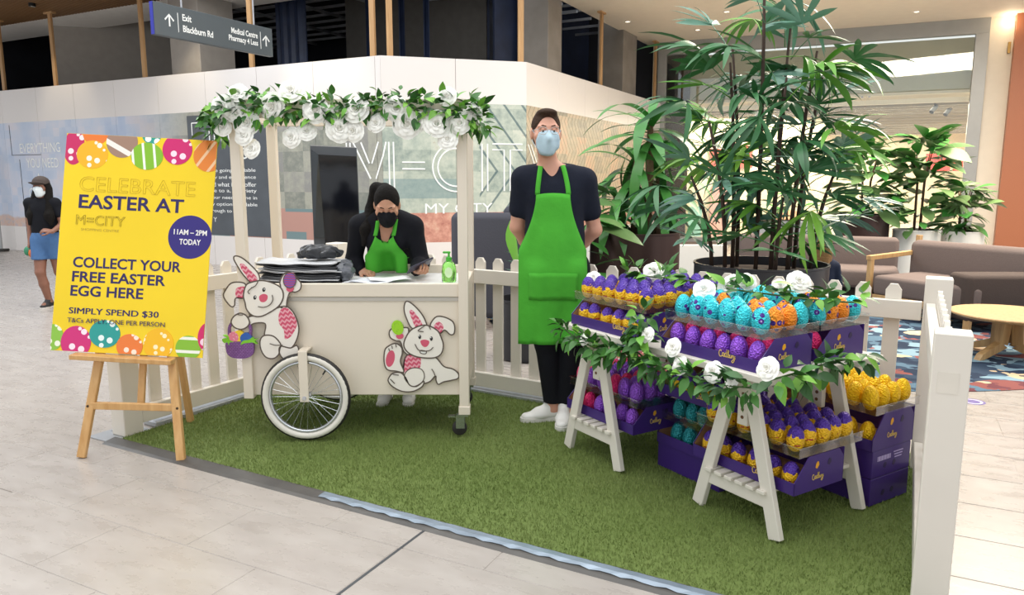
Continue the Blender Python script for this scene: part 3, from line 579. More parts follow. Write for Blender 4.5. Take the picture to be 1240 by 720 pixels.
# ---- plywood bunny cut-outs on the cart front
M_PLY = plain('bunny_white', '#ece5da', 0.45, var=0.02); M_LINE = plain('bunny_line', '#5b4f45', 0.6, var=0.05); M_PINK = plain('bunny_pink', '#d2566f', 0.5, var=0.04)
def chevron(name, a, b, freq, rot=0.0):
    t = NT(name); x, y, z = t.sep(t.mapping(t.coords(), rot=(0, rot, 0)))[:3]
    ph = t.math('ADD', t.math('MULTIPLY', z, freq), t.math('PINGPONG', t.math('MULTIPLY', x, freq), 0.5)); t.color(t.mix(t.math('GREATER_THAN', t.math('FRACT', ph), 0.55), lin(a), lin(b))); t.set(0.5); return t.m
M_CHEV = chevron('bunny_chevron', '#cf4f6b', '#e6a3ad', 38, 0.15)
def bunny(label, ox, oy, sc, layers, mats, strokes_, y0=-0.004):
    r = thing('bunny_cutout', label, 'bunny cutout', (CX, CY + y0, 0), 0, 'bunny cutouts on the cart')
    def P(p): q = dep(ox + p[0] / sc, oy + p[1] / sc, CY + y0 - 0.008); return (q.x - CX, q.z)
    XZ = Matrix(((1, 0, 0, 0), (0, 0, 1, 0), (0, 1, 0, 0), (0, 0, 0, 1)))
    for k, (nm, pts, mk, ol) in enumerate(layers):
        c = [P(p) for p in catmull(pts, 5)]; y1 = -0.009 - k * 0.0005
        part = MB().prism(c, y1, 0.0, XZ).build(nm, mats[mk], r)
        if ol: MB().ribbon2(c, 0.0075 if ol == 1 else 0.005, y1 - 0.0005, y1 + 0.0006, closed=True).build('outline', M_LINE, part)
    y1 = -0.009 - len(layers) * 0.0005; b = MB()
    for pts in strokes_: b.ribbon2([P(p) for p in catmull(pts, 5, False)], 0.005, y1 - 0.0004, y1 + 0.001)
    b.build('drawn_lines', M_LINE, r, kind='stuff'); return r
def ell(cx, cy, rx, ry, rot=0, n=10): return [(cx + rx * math.cos(a) * math.cos(rot) - ry * math.sin(a) * math.sin(rot), cy + rx * math.cos(a) * math.sin(rot) + ry * math.sin(a) * math.cos(rot)) for a in [2 * math.pi * k / n for k in range(n)]]
def striped(name, a, b, freq, rot=0.0):
    t = NT(name); x, y, z = t.sep(t.mapping(t.coords(), rot=(0, rot, 0)))[:3]; ph = t.math('ADD', t.math('MULTIPLY', z, freq), t.math('MULTIPLY', t.math('SINE', t.math('MULTIPLY', x, 250)), 0.12))
    t.color(t.mix(t.math('GREATER_THAN', t.math('FRACT', ph), 0.5), lin(a), lin(b))); t.set(0.5); return t.m
def dotted(name, a, b, scale, thr=0.28):
    t = NT(name); d = t.voro(t.coords(), scale); t.color(t.mix(t.math('LESS_THAN', d, thr), lin(a), lin(b))); t.set(0.5); return t.m
bm_ = {'w': M_PLY, 'p': M_PINK, 'c': M_CHEV, 'd': plain('eye_black', '#1c1a1a', 0.3, var=0), 'e1': striped('painted_egg_stripe', '#6b55a8', '#b0436f', 75), 'bk': None, 'lf': plain('basket_grass', '#7fc62e', 0.5, var=0.1), 'y': plain('basket_egg_yellow', '#f0cf2e', 0.5), 'b': plain('basket_egg_blue', '#2b5fb0', 0.5), 'pk': dotted('basket_egg_pink', '#e8829a', '#f3c7d0', 90), 'g': dotted('painted_egg_green', '#9bd11f', '#6fae1c', 110, 0.25), 'hl': plain('eye_white', '#f6f4f0', 0.4, var=0)}
tw = NT('basket_weave'); wv = tw.node('ShaderNodeTexBrick', offset=0.5); tw.link(tw.mapping(tw.coords(), rot=(math.pi / 2, 0, 0)), wv.inputs['Vector'])
for k_, v_ in (('Color1', lin('#7d4f8e')), ('Color2', lin('#8f5fa0')), ('Mortar', lin('#5a3569'))): wv.inputs[k_].default_value = v_
wv.inputs['Scale'].default_value = 1; wv.inputs['Brick Width'].default_value = 0.016; wv.inputs['Row Height'].default_value = 0.009; wv.inputs['Mortar Size'].default_value = 0.0012; tw.color(wv.outputs['Color']); tw.set(0.55); bm_['bk'] = tw.m
bunny('white painted bunny cutout holding a purple egg and a basket of eggs', 265, 300, 4.964, [
    ('ear', [(205, 218), (150, 165), (110, 105), (90, 65), (100, 48), (140, 60), (195, 105), (235, 150), (247, 190), (238, 218)], 'w', 1),
    ('ear_inner', [(128, 97), (150, 97), (180, 125), (205, 150), (230, 180), (225, 205), (190, 205), (160, 160), (135, 125)], 'c', 0),
    ('drooping_ear', [(158, 215), (110, 205), (70, 215), (40, 255), (28, 285), (45, 320), (75, 352), (95, 345), (102, 302), (150, 300), (168, 260)], 'w', 1),
    ('ear_inner', [(107, 242), (165, 235), (162, 290), (107, 298)], 'c', 0),
    ('raised_arm', [(372, 240), (368, 205), (385, 165), (415, 145), (455, 160), (470, 182), (495, 212), (490, 248), (462, 265), (430, 265), (412, 310), (402, 360), (360, 340)], 'w', 1),
    ('torso', [(180, 415), (280, 400), (340, 365), (400, 350), (440, 375), (468, 425), (482, 490), (465, 560), (432, 602), (390, 592), (330, 590), (285, 560), (275, 520), (280, 455), (215, 452), (180, 470)], 'w', 1),
    ('waistcoat', [(365, 385), (385, 360), (420, 365), (455, 410), (471, 455), (455, 500), (430, 535), (400, 547), (395, 520), (390, 490), (365, 455), (360, 420)], 'c', 0),
    ('foot', [(275, 525), (250, 555), (255, 610), (285, 655), (330, 663), (360, 640), (368, 605), (372, 575), (330, 530)], 'w', 1),
    ('foot', [(372, 590), (366, 630), (390, 665), (430, 675), (465, 655), (482, 620), (470, 585), (430, 600)], 'w', 1),
    ('head', [(165, 225), (200, 205), (260, 195), (320, 208), (370, 235), (388, 270), (385, 310), (360, 350), (310, 385), (255, 410), (205, 405), (170, 370), (160, 330), (150, 285)], 'w', 1),
    ('nose', [(245, 290), (270, 275), (294, 285), (292, 310), (272, 325), (250, 318)], 'p', 0), ('eye', ell(219, 297, 9, 13, 0.2), 'd', 0), ('eye', ell(273, 250, 9, 13, 0.2), 'd', 0), ('eye_glint', ell(222, 293, 3, 4), 'hl', 0), ('eye_glint', ell(276, 246, 3, 4), 'hl', 0),
    ('palm', ell(430, 245, 22, 18), 'p', 0), ('painted_egg', ell(429, 193, 38, 47, 0.05), 'e1', 2),
    ('basket_handle', [(58, 520), (60, 470), (85, 435), (130, 420), (175, 435), (198, 475), (198, 525), (186, 525), (184, 480), (165, 450), (130, 437), (92, 450), (72, 480), (72, 520)], 'bk', 0), ('hand', [(78, 445), (92, 412), (130, 390), (168, 405), (188, 445), (170, 475), (135, 487), (98, 475)], 'w', 1),
    ('basket_egg', ell(122, 528, 34, 34), 'y', 0), ('basket_egg', ell(90, 535, 32, 32), 'pk', 0), ('basket_egg', ell(166, 540, 34, 32), 'b', 0),
    ('basket', [(48, 565), (90, 560), (150, 560), (205, 565), (214, 600), (205, 640), (165, 660), (100, 660), (60, 640), (47, 605)], 'bk', 0),
    ('basket_grass', [(25, 545), (55, 540), (28, 522), (62, 528), (70, 550), (95, 562), (70, 565), (66, 582), (55, 565), (35, 568)], 'lf', 0), ('basket_grass', [(135, 580), (150, 555), (185, 548), (205, 535), (215, 548), (238, 543), (220, 558), (235, 575), (205, 565), (185, 568), (160, 570)], 'lf', 0)],
    bm_, [[(240, 350), (275, 355), (310, 340), (328, 312), (325, 280)], [(240, 200), (225, 225), (200, 240)], [(205, 235), (180, 260), (190, 275)], [(310, 572), (345, 582), (388, 580)], [(110, 395), (130, 400), (150, 400)]], -0.029)
bunny('white painted bunny cutout sitting with a green egg beside the cart post', 455, 355, 5.333, [
    ('ear', [(240, 228), (200, 165), (183, 105), (190, 60), (210, 52), (250, 80), (295, 130), (322, 180), (322, 210)], 'w', 1), ('ear_inner', [(218, 115), (235, 108), (265, 140), (295, 185), (302, 215), (260, 220), (235, 170)], 'c', 0),
    ('drooping_ear', [(352, 210), (370, 170), (400, 148), (450, 155), (495, 180), (510, 215), (505, 260), (480, 265), (455, 242), (440, 238), (415, 258), (380, 240)], 'w', 1), ('ear_inner', [(375, 210), (405, 182), (437, 210), (428, 248), (410, 255), (385, 235)], 'c', 0),
    ('raised_arm', [(212, 290), (212, 228), (180, 220), (110, 225), (88, 250), (95, 285), (130, 305), (160, 312), (180, 370), (215, 395), (240, 340)], 'w', 1),
    ('torso', [(200, 400), (290, 400), (380, 408), (440, 470), (500, 488), (535, 520), (530, 548), (490, 560), (440, 570), (405, 586), (390, 562), (386, 532), (350, 568), (300, 585), (240, 605), (190, 570), (180, 490)], 'w', 1),
    ('waistcoat', [(210, 400), (245, 393), (288, 402), (286, 480), (240, 485), (190, 510), (178, 490), (185, 430)], 'c', 0),
    ('foot', [(60, 365), (90, 335), (130, 322), (165, 345), (172, 385), (160, 440), (182, 505), (130, 500), (75, 490), (55, 440)], 'w', 1), ('foot_pad', ell(95, 420, 28, 54, 0.2), 'p', 0),
    ('foot', [(85, 545), (110, 515), (160, 510), (192, 540), (220, 590), (265, 598), (310, 565), (300, 600), (240, 631), (170, 630), (110, 600), (83, 568)], 'w', 1),
    ('thigh', [(187, 545), (197, 505), (240, 480), (295, 488), (315, 530), (300, 570), (255, 597), (222, 590)], 'w', 2),
    ('head', [(205, 265), (240, 228), (300, 205), (350, 210), (400, 240), (420, 275), (437, 330), (425, 385), (385, 412), (320, 415), (250, 402), (200, 370), (182, 325)], 'w', 1),
    ('nose', [(290, 305), (318, 297), (346, 308), (338, 335), (318, 345), (298, 332)], 'p', 0), ('tooth', [(290, 366), (326, 372), (322, 388), (292, 384)], 'hl', 2), ('eye', ell(285, 279, 9, 14), 'd', 0), ('eye', ell(360, 290, 9, 14), 'd', 0), ('eye_glint', ell(282, 272, 3, 4), 'hl', 0), ('eye_glint', ell(357, 283, 3, 4), 'hl', 0),
    ('palm', ell(157, 274, 24, 18), 'p', 0), ('painted_egg', ell(142, 220, 37, 47, -0.35), 'g', 0)],
    bm_, [[(255, 325), (275, 360), (310, 370), (350, 365), (372, 345)], [(320, 205), (290, 225), (275, 240), (310, 245)], [(345, 210), (355, 230)], [(105, 335), (110, 355)], [(85, 352), (92, 370)], [(130, 325), (135, 345)], [(385, 530), (375, 505), (362, 485)], [(95, 550), (125, 580)], [(112, 520), (150, 525)]])

# ---- roses and leaves
M_ROSE = plain('rose_petal', '#fffcf4', 0.7, var=0.02, vscale=30); M_ROSE.node_tree.nodes['Principled BSDF'].inputs['Subsurface Weight'].default_value = 0.0; M_ROSE.node_tree.nodes['Principled BSDF'].inputs['Subsurface Radius'].default_value = (0.02, 0.018, 0.014); LEAFM = []
for nm, a, b in (('leaf_dark', '#2a4f22', '#38652e'), ('leaf_mid', '#386a2a', '#4d8436'), ('leaf_bright', '#639f34', '#83b948')):
    t = NT(nm); oi = t.node('ShaderNodeObjectInfo').outputs['Random']; t.color(t.mix(oi, lin(a), lin(b))); t.set(0.42, spec=0.4); LEAFM.append(t.m)
def rose_mesh(seed):
    rr = random.Random(seed); b = MB()
    for ring, (n, r, h, tilt) in enumerate(((3, 0.010, 0.034, 0.05), (4, 0.018, 0.036, 0.25), (5, 0.027, 0.034, 0.6), (6, 0.036, 0.028, 0.95), (6, 0.042, 0.02, 1.3))):
        for k in range(n):
            a0 = 2 * math.pi * (k + ring * 0.37) / n + rr.uniform(-0.15, 0.15); wd = 2 * math.pi / n * 0.75; rows = []
            for i in range(4):
                t = i / 3; row = []
                for j in range(5):
                    s_ = j / 4 * 2 - 1; a = a0 + s_ * wd * (0.5 + 0.5 * math.sin(math.pi * (0.25 + 0.6 * t)))
                    rad = r * (0.38 + 0.62 * t ** 0.8) * (1 + 0.10 * ring * t ** 3) - 0.004 * s_ * s_ * t; z = h * math.sin(math.pi * (0.5 + 0.055 * ring) * t ** (0.75 - 0.04 * ring)) * (1 - 0.25 * s_ * s_ * t) + rr.uniform(-0.0015, 0.0015)
                    row.append((rad * math.cos(a), rad * math.sin(a), z))
                rows.append(row)
            b.sheet(rows)
    b.lathe([(0, 0.0), (0.014, 0.004), (0.02, 0.012), (0.012, 0.02), (0, 0.02)], 10); return b.mesh('rose', M_ROSE, True)
ROSES = [rose_mesh(k) for k in range(4)]
def leaf_mesh(mat, L=0.06, W=0.032, fold=0.25, curl=0.3):
    b = MB(); rows = []
    for i in range(6):
        t = i / 5; w = W / 2 * math.sin(math.pi * min(1, t ** 0.75)) + 0.0008; x = L * t; z = -curl * L * t * t
        rows.append([(x, -w, z + fold * w), (x, 0, z), (x, w, z + fold * w)])
    b.sheet(rows); return b.mesh('leaf', mat, True)
LEAVES = [leaf_mesh(m, L, W) for m in LEAFM for L, W in ((0.055, 0.03), (0.07, 0.034))]
def garland(name, label, path, n_leaf, rose_spots, spread=0.05, out=None, leaf_scale=1.0, rose_scale=1.0, seed=1, bright=0.25, sit=None, group='white rose garlands'):
    rr = random.Random(seed); r = thing(name, label, 'garland', path[0], 0, group); o = Vector(path[0])
    pp = [Vector(p) - o for p in catmull([tuple(p) for p in path], 6, False)]
    MB().tube(pp, 0.004, 6).build('stem', plain('stem_green', '#3f5c2a', 0.7), r)
    out = Vector(out) if out else None
    for k in range(n_leaf):
        t = rr.random() * (len(pp) - 1); i = int(t); p = pp[i].lerp(pp[min(i + 1, len(pp) - 1)], t - i)
        while True:
            d = Vector((rr.gauss(0, 1), rr.gauss(0, 1), rr.gauss(0, 1))).normalized()
            if out is None or d.dot(out) > -0.15: break
        if sit is not None and d.z < sit: d.z = abs(d.z)
        q = p + d * spread * rr.uniform(0.2, 1.0); d2 = (d + Vector((rr.uniform(-.6, .6), rr.uniform(-.6, .6), rr.uniform(-.7, .4)))).normalized()
        m = 2 if rr.random() < bright else (1 if rr.random() < 0.5 else 0); me = LEAVES[m * 2 + rr.randrange(2)]
        qt = d2.to_track_quat('X', 'Z'); e = (qt.to_matrix() @ Matrix.Rotation(rr.uniform(-1, 1), 3, 'X')).to_euler(); s = leaf_scale * rr.uniform(0.8, 1.25)
        put('leaf', me, r, loc=q, rot=e, scale=(s, s, s))
    for k, (p, d, s) in enumerate(rose_spots):
        e = Vector(d).to_track_quat('Z', 'Y').to_euler(); s *= rose_scale; put('rose', ROSES[k % 4], r, loc=Vector(p) - o, rot=e, scale=(s, s, s))
    return r
# roses on the canopy, placed from the photograph on the front beam
rs = []
for x, y, s in ((272, 131, 1.0), (287, 138, .8), (300, 150, 1.05), (298, 164, .9), (307, 181, .8), (333, 130, 1.15), (354, 112, 1.0), (355, 167, .85), (372, 161, .8), (383, 135, 1.05), (398, 140, .8), (411, 157, 1.1), (430, 159, .9), (433, 135, 1.1), (457, 150, .8), (480, 133, 1.05), (493, 151, 1.15), (509, 148, .8), (529, 151, 1.1), (543, 170, .85), (557, 150, .9), (572, 138, .8), (542, 118, .8), (289, 114, .8), (270, 155, .7)):
    p = dep(x, y, CY - 0.06); rs.append((p, (random.uniform(-.4, .4), -1, random.uniform(0.0, .5)), s * 1.2))
yF = CY - 0.045
garland('rose_garland', 'white rose and green leaf garland along the top of the cart canopy', [(-1.62, yF + 0.12, 1.72), (-1.56, yF, 1.83), (-1.3, yF, 1.87), (-1.0, yF, 1.84), (-0.7, yF, 1.87), (-0.4, yF, 1.85), (-0.22, yF, 1.84), (-0.2, yF + 0.1, 1.78)], 620, rs, 0.09, (0, -1, 0.3), 0.92, 1, 5, 0.3)

# ================================================================== easel and poster
PW, PH = 0.82, 1.18
pc = [(86, 161), (272, 171), (243, 433), (63, 424)]
TILT = math.atan(0.2)
def on_easel(px, py):
    d = ray(px, py); n = Vector((0, 1, -0.2)); o = Vector((0, 0, CAM_H)); t = (Vector((0, 3.79, 0)) - o).dot(n) / d.dot(n); return o + d * t
q4 = [on_easel(*c) for c in pc]; P_C = (q4[2] + q4[3]) / 2
xd = ((q4[1] - q4[0]).normalized() + (q4[2] - q4[3]).normalized()).normalized(); nn = Vector((0, -1, 0.2)).normalized(); zd = xd.cross(-nn).normalized() * 1.0
if zd.z < 0: zd = -zd
yd = zd.cross(xd)
MP = Matrix((xd, yd, zd)).transposed().to_4x4(); MP.translation = P_C - nn * 0.0
poster = thing('poster_board', 'yellow poster board with painted eggs propped on the wooden easel', 'poster', P_C, rot=MP.to_euler())
MB().box((0, 0.003, PH / 2), (PW, 0.006, PH)).build('board', plain('poster_yellow', '#f2cf12', 0.35, var=0.04, vscale=2), poster)
def loc_p(px, py):
    d = MP.inverted() @ on_easel(px, py); return d.x, d.z
def clip(poly, x0, x1, z0, z1):
    for ax, val, sg in ((0, x0, 1), (0, x1, -1), (1, z0, 1), (1, z1, -1)):
        out = []
        for i in range(len(poly)):
            a, b = poly[i - 1], poly[i]; ia, ib = (a[ax] - val) * sg >= 0, (b[ax] - val) * sg >= 0
            if ia != ib:
                t = (val - a[ax]) / (b[ax] - a[ax]); out.append((a[0] + (b[0] - a[0]) * t, a[1] + (b[1] - a[1]) * t))
            if ib: out.append(b)
        poly = out
    return poly
def egg_print(name, base, mark, mode, freq=9, rot=0.0):
    t = NT(name); v = t.mapping(t.coords(), rot=(0, rot, 0)); x, y, z = t.sep(v)[:3]
    if mode == 'dots': f = t.math('LESS_THAN', t.voro(t.comb(x, 0.0, z), freq), 0.26)
    elif mode == 'stripes': f = t.math('LESS_THAN', t.math('FRACT', t.math('ADD', t.math('MULTIPLY', x, freq), 0.4)), 0.22)
    else: f = None
    c = lin(base) if f is None else t.mix(f, lin(base), lin(mark)); t.color(c); t.set(0.4); return t.m
XZ = Matrix(((1, 0, 0, 0), (0, 0, 1, 0), (0, 1, 0, 0), (0, 0, 0, 1)))
def peggs(lst):
    for k, (px, py, rx, ry, m) in enumerate(lst):
        c = loc_p(px, py); s = 1 / 228
        poly = [(c[0] + rx * s * math.cos(2 * math.pi * j / 40), c[1] + ry * s * math.sin(2 * math.pi * j / 40)) for j in range(40)]
        poly = clip(poly, -PW / 2, PW / 2, 0.001, PH - 0.001)
        if len(poly) < 3: continue
        MB().prism([(a - c[0], b - c[1]) for a, b in poly], -0.0006 - 0.0002 * k, 0, XZ).build('printed_egg', m, poster, loc=(c[0], 0, c[1]))
E_ = egg_print
warm = plain('poster_warm_shade', '#d9a63a', 0.35, var=0)
peggs([(116, 162, 16, 14, E_('pe_orange_plain', '#ea7a2c', '#ffffff', 'none')), (90, 178, 13, 22, E_('pe_pink_a', '#c9245f', '#f6e3e3', 'dots', 16)), (112, 187, 19.5, 17.5, E_('pe_yellow', '#f2b416', '#fbf3df', 'dots', 17)), (148, 172, 19.5, 19.5, E_('pe_brown', '#a07f6c', '#f3ece2', 'stripes', 8, 1.1)), (184, 163, 12, 12, E_('pe_teal_a', '#2a9d8c', '#ffffff', 'dots', 15)), (178, 189, 20, 17, E_('pe_green', '#84bb28', '#f5f3e8', 'stripes', 17, 0.15)), (257, 165, 18, 10, E_('pe_orange_b', '#f09a3c', '#ffffff', 'none')), (215, 181, 18.5, 19, E_('pe_magenta', '#cf1f6c', '#f7dfe8', 'dots', 15)), (253, 189, 19, 19.5, E_('pe_orange', '#e8842f', '#f5c89a', 'stripes', 15, -0.6)),
       (64, 408, 13, 16, E_('pe_green_b', '#8cc043', '#f2f2dc', 'dots', 17)), (92, 414, 18.5, 20, E_('pe_pink_b', '#d02a76', '#f7e6ee', 'dots', 15)), (127, 404, 19, 17, E_('pe_teal', '#259a92', '#e8f4f0', 'dots', 16)), (157, 419, 16, 15, E_('pe_orange_c', '#ea7c34', '#f8e6d2', 'dots', 18)), (192, 416, 18.5, 19, E_('pe_yellow_b', '#f3b90f', '#fbefc0', 'dots', 20)), (228, 421, 15.5, 15, E_('pe_green_c', '#86b92f', '#f3f1e2', 'stripes', 14, 1.57)), (252, 408, 12.5, 18, E_('pe_pink_c', '#cf1f63', '#f4d0dc', 'dots', 13))])
INK = plain('poster_ink', '#261a58', 0.4, var=0); INKL = plain('poster_line', '#bfa428', 0.4, var=0)
def ptext(s, x0, y0, x1, y1, hpx, mat=INK, bold=0.02, **kw):
    a, b = loc_p(x0, y0), loc_p(x1, y1); return fit_text(s, mat, a[0], b[0], (a[1] + b[1]) / 2, poster, -0.0006, h=hpx / 224, bold=bold, **kw)
ptext('CELEBRATE', 96, 231, 236, 238, 18, INKL, 0.0, outline=0.0016)
ptext('EASTER AT', 95, 252, 222, 258, 17); ptext('M=CITY', 92, 272, 151, 274, 12, plain('poster_line_dark', '#7a6a2a', 0.4, var=0), 0.0, outline=0.0022); ptext('SHOPPING CENTRE', 98, 279, 144, 281, 3, INKL, 0.0)
c = loc_p(230, 287); MB().prism([(0.118 * math.cos(2 * math.pi * k / 48), 0.118 * math.sin(2 * math.pi * k / 48)) for k in range(48)], -0.0007, 0, XZ).build('printed_disc', plain('poster_purple', '#2e2076', 0.4, var=0), poster, loc=(c[0], 0, c[1]))
wp = plain('poster_white', '#f3f0ea', 0.4, var=0)
for o in (ptext('11AM \u2013 2PM', 210.5, 283, 250.5, 286, 6.5, wp), ptext('TODAY', 217, 296, 243, 297, 7, wp)): o.location.y = -0.0014
ptext('COLLECT YOUR', 88, 324, 219, 329, 13); ptext('FREE EASTER', 87, 341, 200, 346, 13); ptext('EGG HERE', 85, 358, 173, 362, 13); ptext('SIMPLY SPEND $30', 83, 381, 191.5, 385, 8.5, bold=0.0); ptext('SIMPLY SPEND $30', 83.5, 381, 192, 385, 8.5, bold=0.0).location.y = -0.0008; ptext('T&Cs APPLY. ONE PER PERSON', 82, 390.5, 200, 395, 5.5, bold=0.0).location.y = -0.006
# easel
M_EASEL = wood('beech_easel', '#c08f54', '#d6ab72', 5, 0.45)
eo = Vector((-2.04, 3.79, 0)); easel = thing('easel', 'light beech A-frame easel holding the yellow poster', 'easel', eo)
f1, f2, f3 = gp(93, 558) - eo, gp(215, 562) - eo, gp(231, 512) - eo
def fr_at(f, top, z): t = z / top.z; return f.lerp(top, t)
ez = 1.62; apex = Vector((0.01, 0.2 * ez + 0.075, ez))
ey = Vector((0, 0.035, 0)); tl, tr_ = apex + Vector((-0.05, 0, 0)), apex + Vector((0.05, 0, 0))
def leg_line(f, top): return f + Vector((0, 0.0, 0.0)), top
for f, tp_ in ((f1, tl), (f2, tr_)): MB().bar(f + Vector((0, 0.045, 0.004)), tp_ + Vector((0, 0.0, 0)), 0.045, 0.028, ch=0.003, up=(0, 1, 0)).build('front_leg', M_EASEL, easel)
MB().bar(f3 + Vector((0, 0, 0.004)), apex + Vector((0, 0.05, -0.1)), 0.03, 0.045, ch=0.003, up=(0, 1, 0)).build('rear_leg', M_EASEL, easel)
zc = 0.275; a, b_ = fr_at(f1 + Vector((0, .045, 0)), tl, zc), fr_at(f2 + Vector((0, .045, 0)), tr_, zc); MB().bar(a, b_, 0.038, 0.026, ch=0.003, up=(0, 1, 0)).build('cross_bar', M_EASEL, easel)
m0 = (a + b_) / 2 + Vector((0.02, 0.01, 0)); MB().bar(m0 + Vector((0, 0.03, 0)), m0 + Vector((0.02, 0.2 * 0.9 + 0.05, 0.9)), 0.036, 0.022, ch=0.003, up=(0, 1, 0)).build('centre_strut', M_EASEL, easel)
la, lb_ = on_easel(90, 426.5) - eo, on_easel(212, 433.5) - eo; MB().bar(la + Vector((0, -0.02, -0.014)), lb_ + Vector((0, -0.02, -0.014)), 0.026, 0.07, ch=0.003, up=(0, 1, 0)).build('ledge', M_EASEL, easel)
for p in (a, b_): MB().lathe([(0, -0.003), (0.007, -0.003), (0.007, 0.003), (0, 0.003)], 10, Matrix.Translation(p + Vector((0.01 if p is b_ else -0.01, -0.028 if False else -0.015, 0))) @ Matrix.Rotation(math.pi / 2, 4, 'X')).build('screw', plain('dark_screw', '#4a3a2a', 0.4, 0.5, var=0), easel)

# ================================================================== egg display table
T0 = Vector((0.993, 2.789, 0)); QP, QQ = Vector((-0.53, 0.848, 0)), Vector((0.848, 0.53, 0))
def tq(p, q, z=0): return T0 + QP * p + QQ * q + Vector((0, 0, z))
TTH = math.atan2(-QP.y, -QP.x)       # local x = -P (towards viewer's right), local y = Q
def trestle(label, p0, q0):
    # local frame: x along -P, y along Q, origin at the foot rectangle's rear-P, front-Q corner
    r = thing('trestle', label, 'trestle', tq(p0 + 0.43, q0, 0.012), TTH, 'white trestles under the tabletop'); S, Ln, zt = 0.43, 0.6, 0.687
    xc = S / 2
    for y in (0.02, Ln - 0.02):
        for sx in (-1, 1): MB().bar((xc + sx * S / 2, y, 0.006), (xc + sx * 0.035, y, zt - 0.02), 0.06, 0.03, ch=0.003, up=(0, 1, 0)).build('leg', M_PAINT, r)
        up = MB(); up.box((xc, y - 0.005 + (0.03 if y < 0.3 else -0.03), 0.565), (0.055, 0.028, 0.26), ch=0.002); upo = up.build('height_upright', M_PAINT, r)
        hl = MB()
        for k in range(5): hl.lathe([(0, -0.0156), (0.008, -0.0156), (0.008, 0.0156), (0, 0.0156)], 10, Matrix.Translation((xc, y - 0.005 + (0.03 if y < 0.3 else -0.03), 0.47 + k * 0.034)) @ Matrix.Rotation(math.pi / 2, 4, 'X'))
        hl.build('peg_holes', plain('hole_brown', '#6b4a2e', 0.8, var=0), upo)
        MB().box((xc, y, 0.155), (S * 0.8 + 0.02, 0.022, 0.06), ch=0.003).build('cross_rail', M_PAINT, r)
    MB().box((xc, Ln / 2, zt - 0.035), (0.09, Ln + 0.06, 0.05), ch=0.004).build('top_beam', M_PAINT, r)
    for k in range(6): MB().box((xc + (k - 2.5) * 0.058, Ln / 2, 0.194), (0.04, Ln + 0.02, 0.016), ch=0.002).build('shelf_slat', M_PAINT, r)
    return r
trestle('white trestle with a shelf of purple and pink foil eggs', 0.925, 0.03); trestle('white trestle with a shelf of yellow and purple eggs in front of the gold eggs', 0.015, 0.1)
M_TOP = plain('white_painted_timber', '#e9e4dc')
MB().box((0.68, 0.38, 0.705), (1.36, 0.76, 0.03), ch=0.003).build('tabletop', M_PAINT, loc=tq(1.36, 0), rot=(0, 0, TTH), label='white painted tabletop laid across the two trestles', cat='tabletop')

# ---- eggs
EG_H, EG_R = 0.114, 0.0375
prof = [(0, 0)] + [(EG_R * math.sin(math.pi * (k / 12) ** 0.92) ** 0.95 if k < 12 else 0.0, EG_H * (1 - math.cos(math.pi * k / 12)) / 2) for k in range(1, 13)]
def egg_mat(name, base, top=None, spots=None, metal=0.45, rough=0.3):
    t = NT(name); v = t.coords(); x, y, z = t.sep(v)[:3]; oi = t.node('ShaderNodeObjectInfo').outputs['Random']
    vr = t.node('ShaderNodeVectorMath', operation='ADD'); t.link(v, vr.inputs[0]); t.link(t.comb(oi, t.math('MULTIPLY', oi, 3.0), 0.0), vr.inputs[1]); vv_ = vr.outputs[0]
    cr_ = t.voro(vv_, 130); c = t.mix(cr_, lin(base), tuple(min(1, q * 1.5) for q in lin(base)[:3]) + (1,))
    if top:
        e = t.math('ADD', z, t.math('MULTIPLY', t.math('SUBTRACT', t.noise(vv_, 38, 2), 0.5), 0.055)); c = t.mix(t.math('GREATER_THAN', e, 0.074), c, lin(top))
        lab = t.math('MULTIPLY', t.math('LESS_THAN', t.math('ABSOLUTE', t.math('SUBTRACT', z, 0.04)), 0.0035), t.math('GREATER_THAN', t.noise(vv_, 60, 1), 0.52)); c = t.mix(lab, c, lin('#b8432f'))
    if spots:
        d = t.voro(vv_, 26); c = t.mix(t.math('LESS_THAN', d, 0.3), c, lin(spots)); c = t.mix(t.math('LESS_THAN', d, 0.1), c, lin('#b39cc9'))
    t.color(c); t.set(rough, metal); t.bump(cr_, 0.85, 0.006); return t.m
EM = {'yp': egg_mat('foil_yellow_purple', '#eaae1e', '#5231a0', metal=0.3), 'pu': egg_mat('foil_purple', '#8148b8', metal=0.45), 'mg': egg_mat('foil_magenta', '#e0286c', metal=0.4), 'tl': egg_mat('foil_teal', '#2fb3bd', spots='#4d2f8c'), 'or': egg_mat('foil_orange', '#e5801f', spots='#4d2f8c'), 'go': egg_mat('foil_gold', '#f0b30e', metal=0.4), 'go_shade': egg_mat('foil_gold_shaded', '#d98a1c', metal=0.55), 'dt': egg_mat('foil_deep_teal', '#1f7f86')}  # amber is the gold foil with the shade behind the trestle coloured in
EMESH = {}
for k_, m_ in EM.items(): EMESH[k_] = MB().lathe(prof, 16).mesh('foil_egg', m_, True)
EN = {'yp': 'purple-capped yellow foil egg', 'pu': 'purple glittering foil egg', 'mg': 'magenta pink foil egg', 'tl': 'purple-spotted turquoise foil egg', 'or': 'purple-spotted orange foil egg', 'go': 'plain gold foil egg', 'go_shade': 'shade-tinted gold foil egg', 'dt': 'dark teal foil egg'}
er = random.Random(11)
def egg(k, p, where):
    m = 1 + er.uniform(-0.03, 0.03)
    
    return put('foil_egg', EMESH[k], None, loc=p, rot=(er.uniform(-.09, .09), er.uniform(-.09, .09), er.uniform(0, 6.28)), scale=(m, m, m * 1.0), label=EN[k] + ' ' + where, cat='egg', group=EN[k] + ' ' + where)
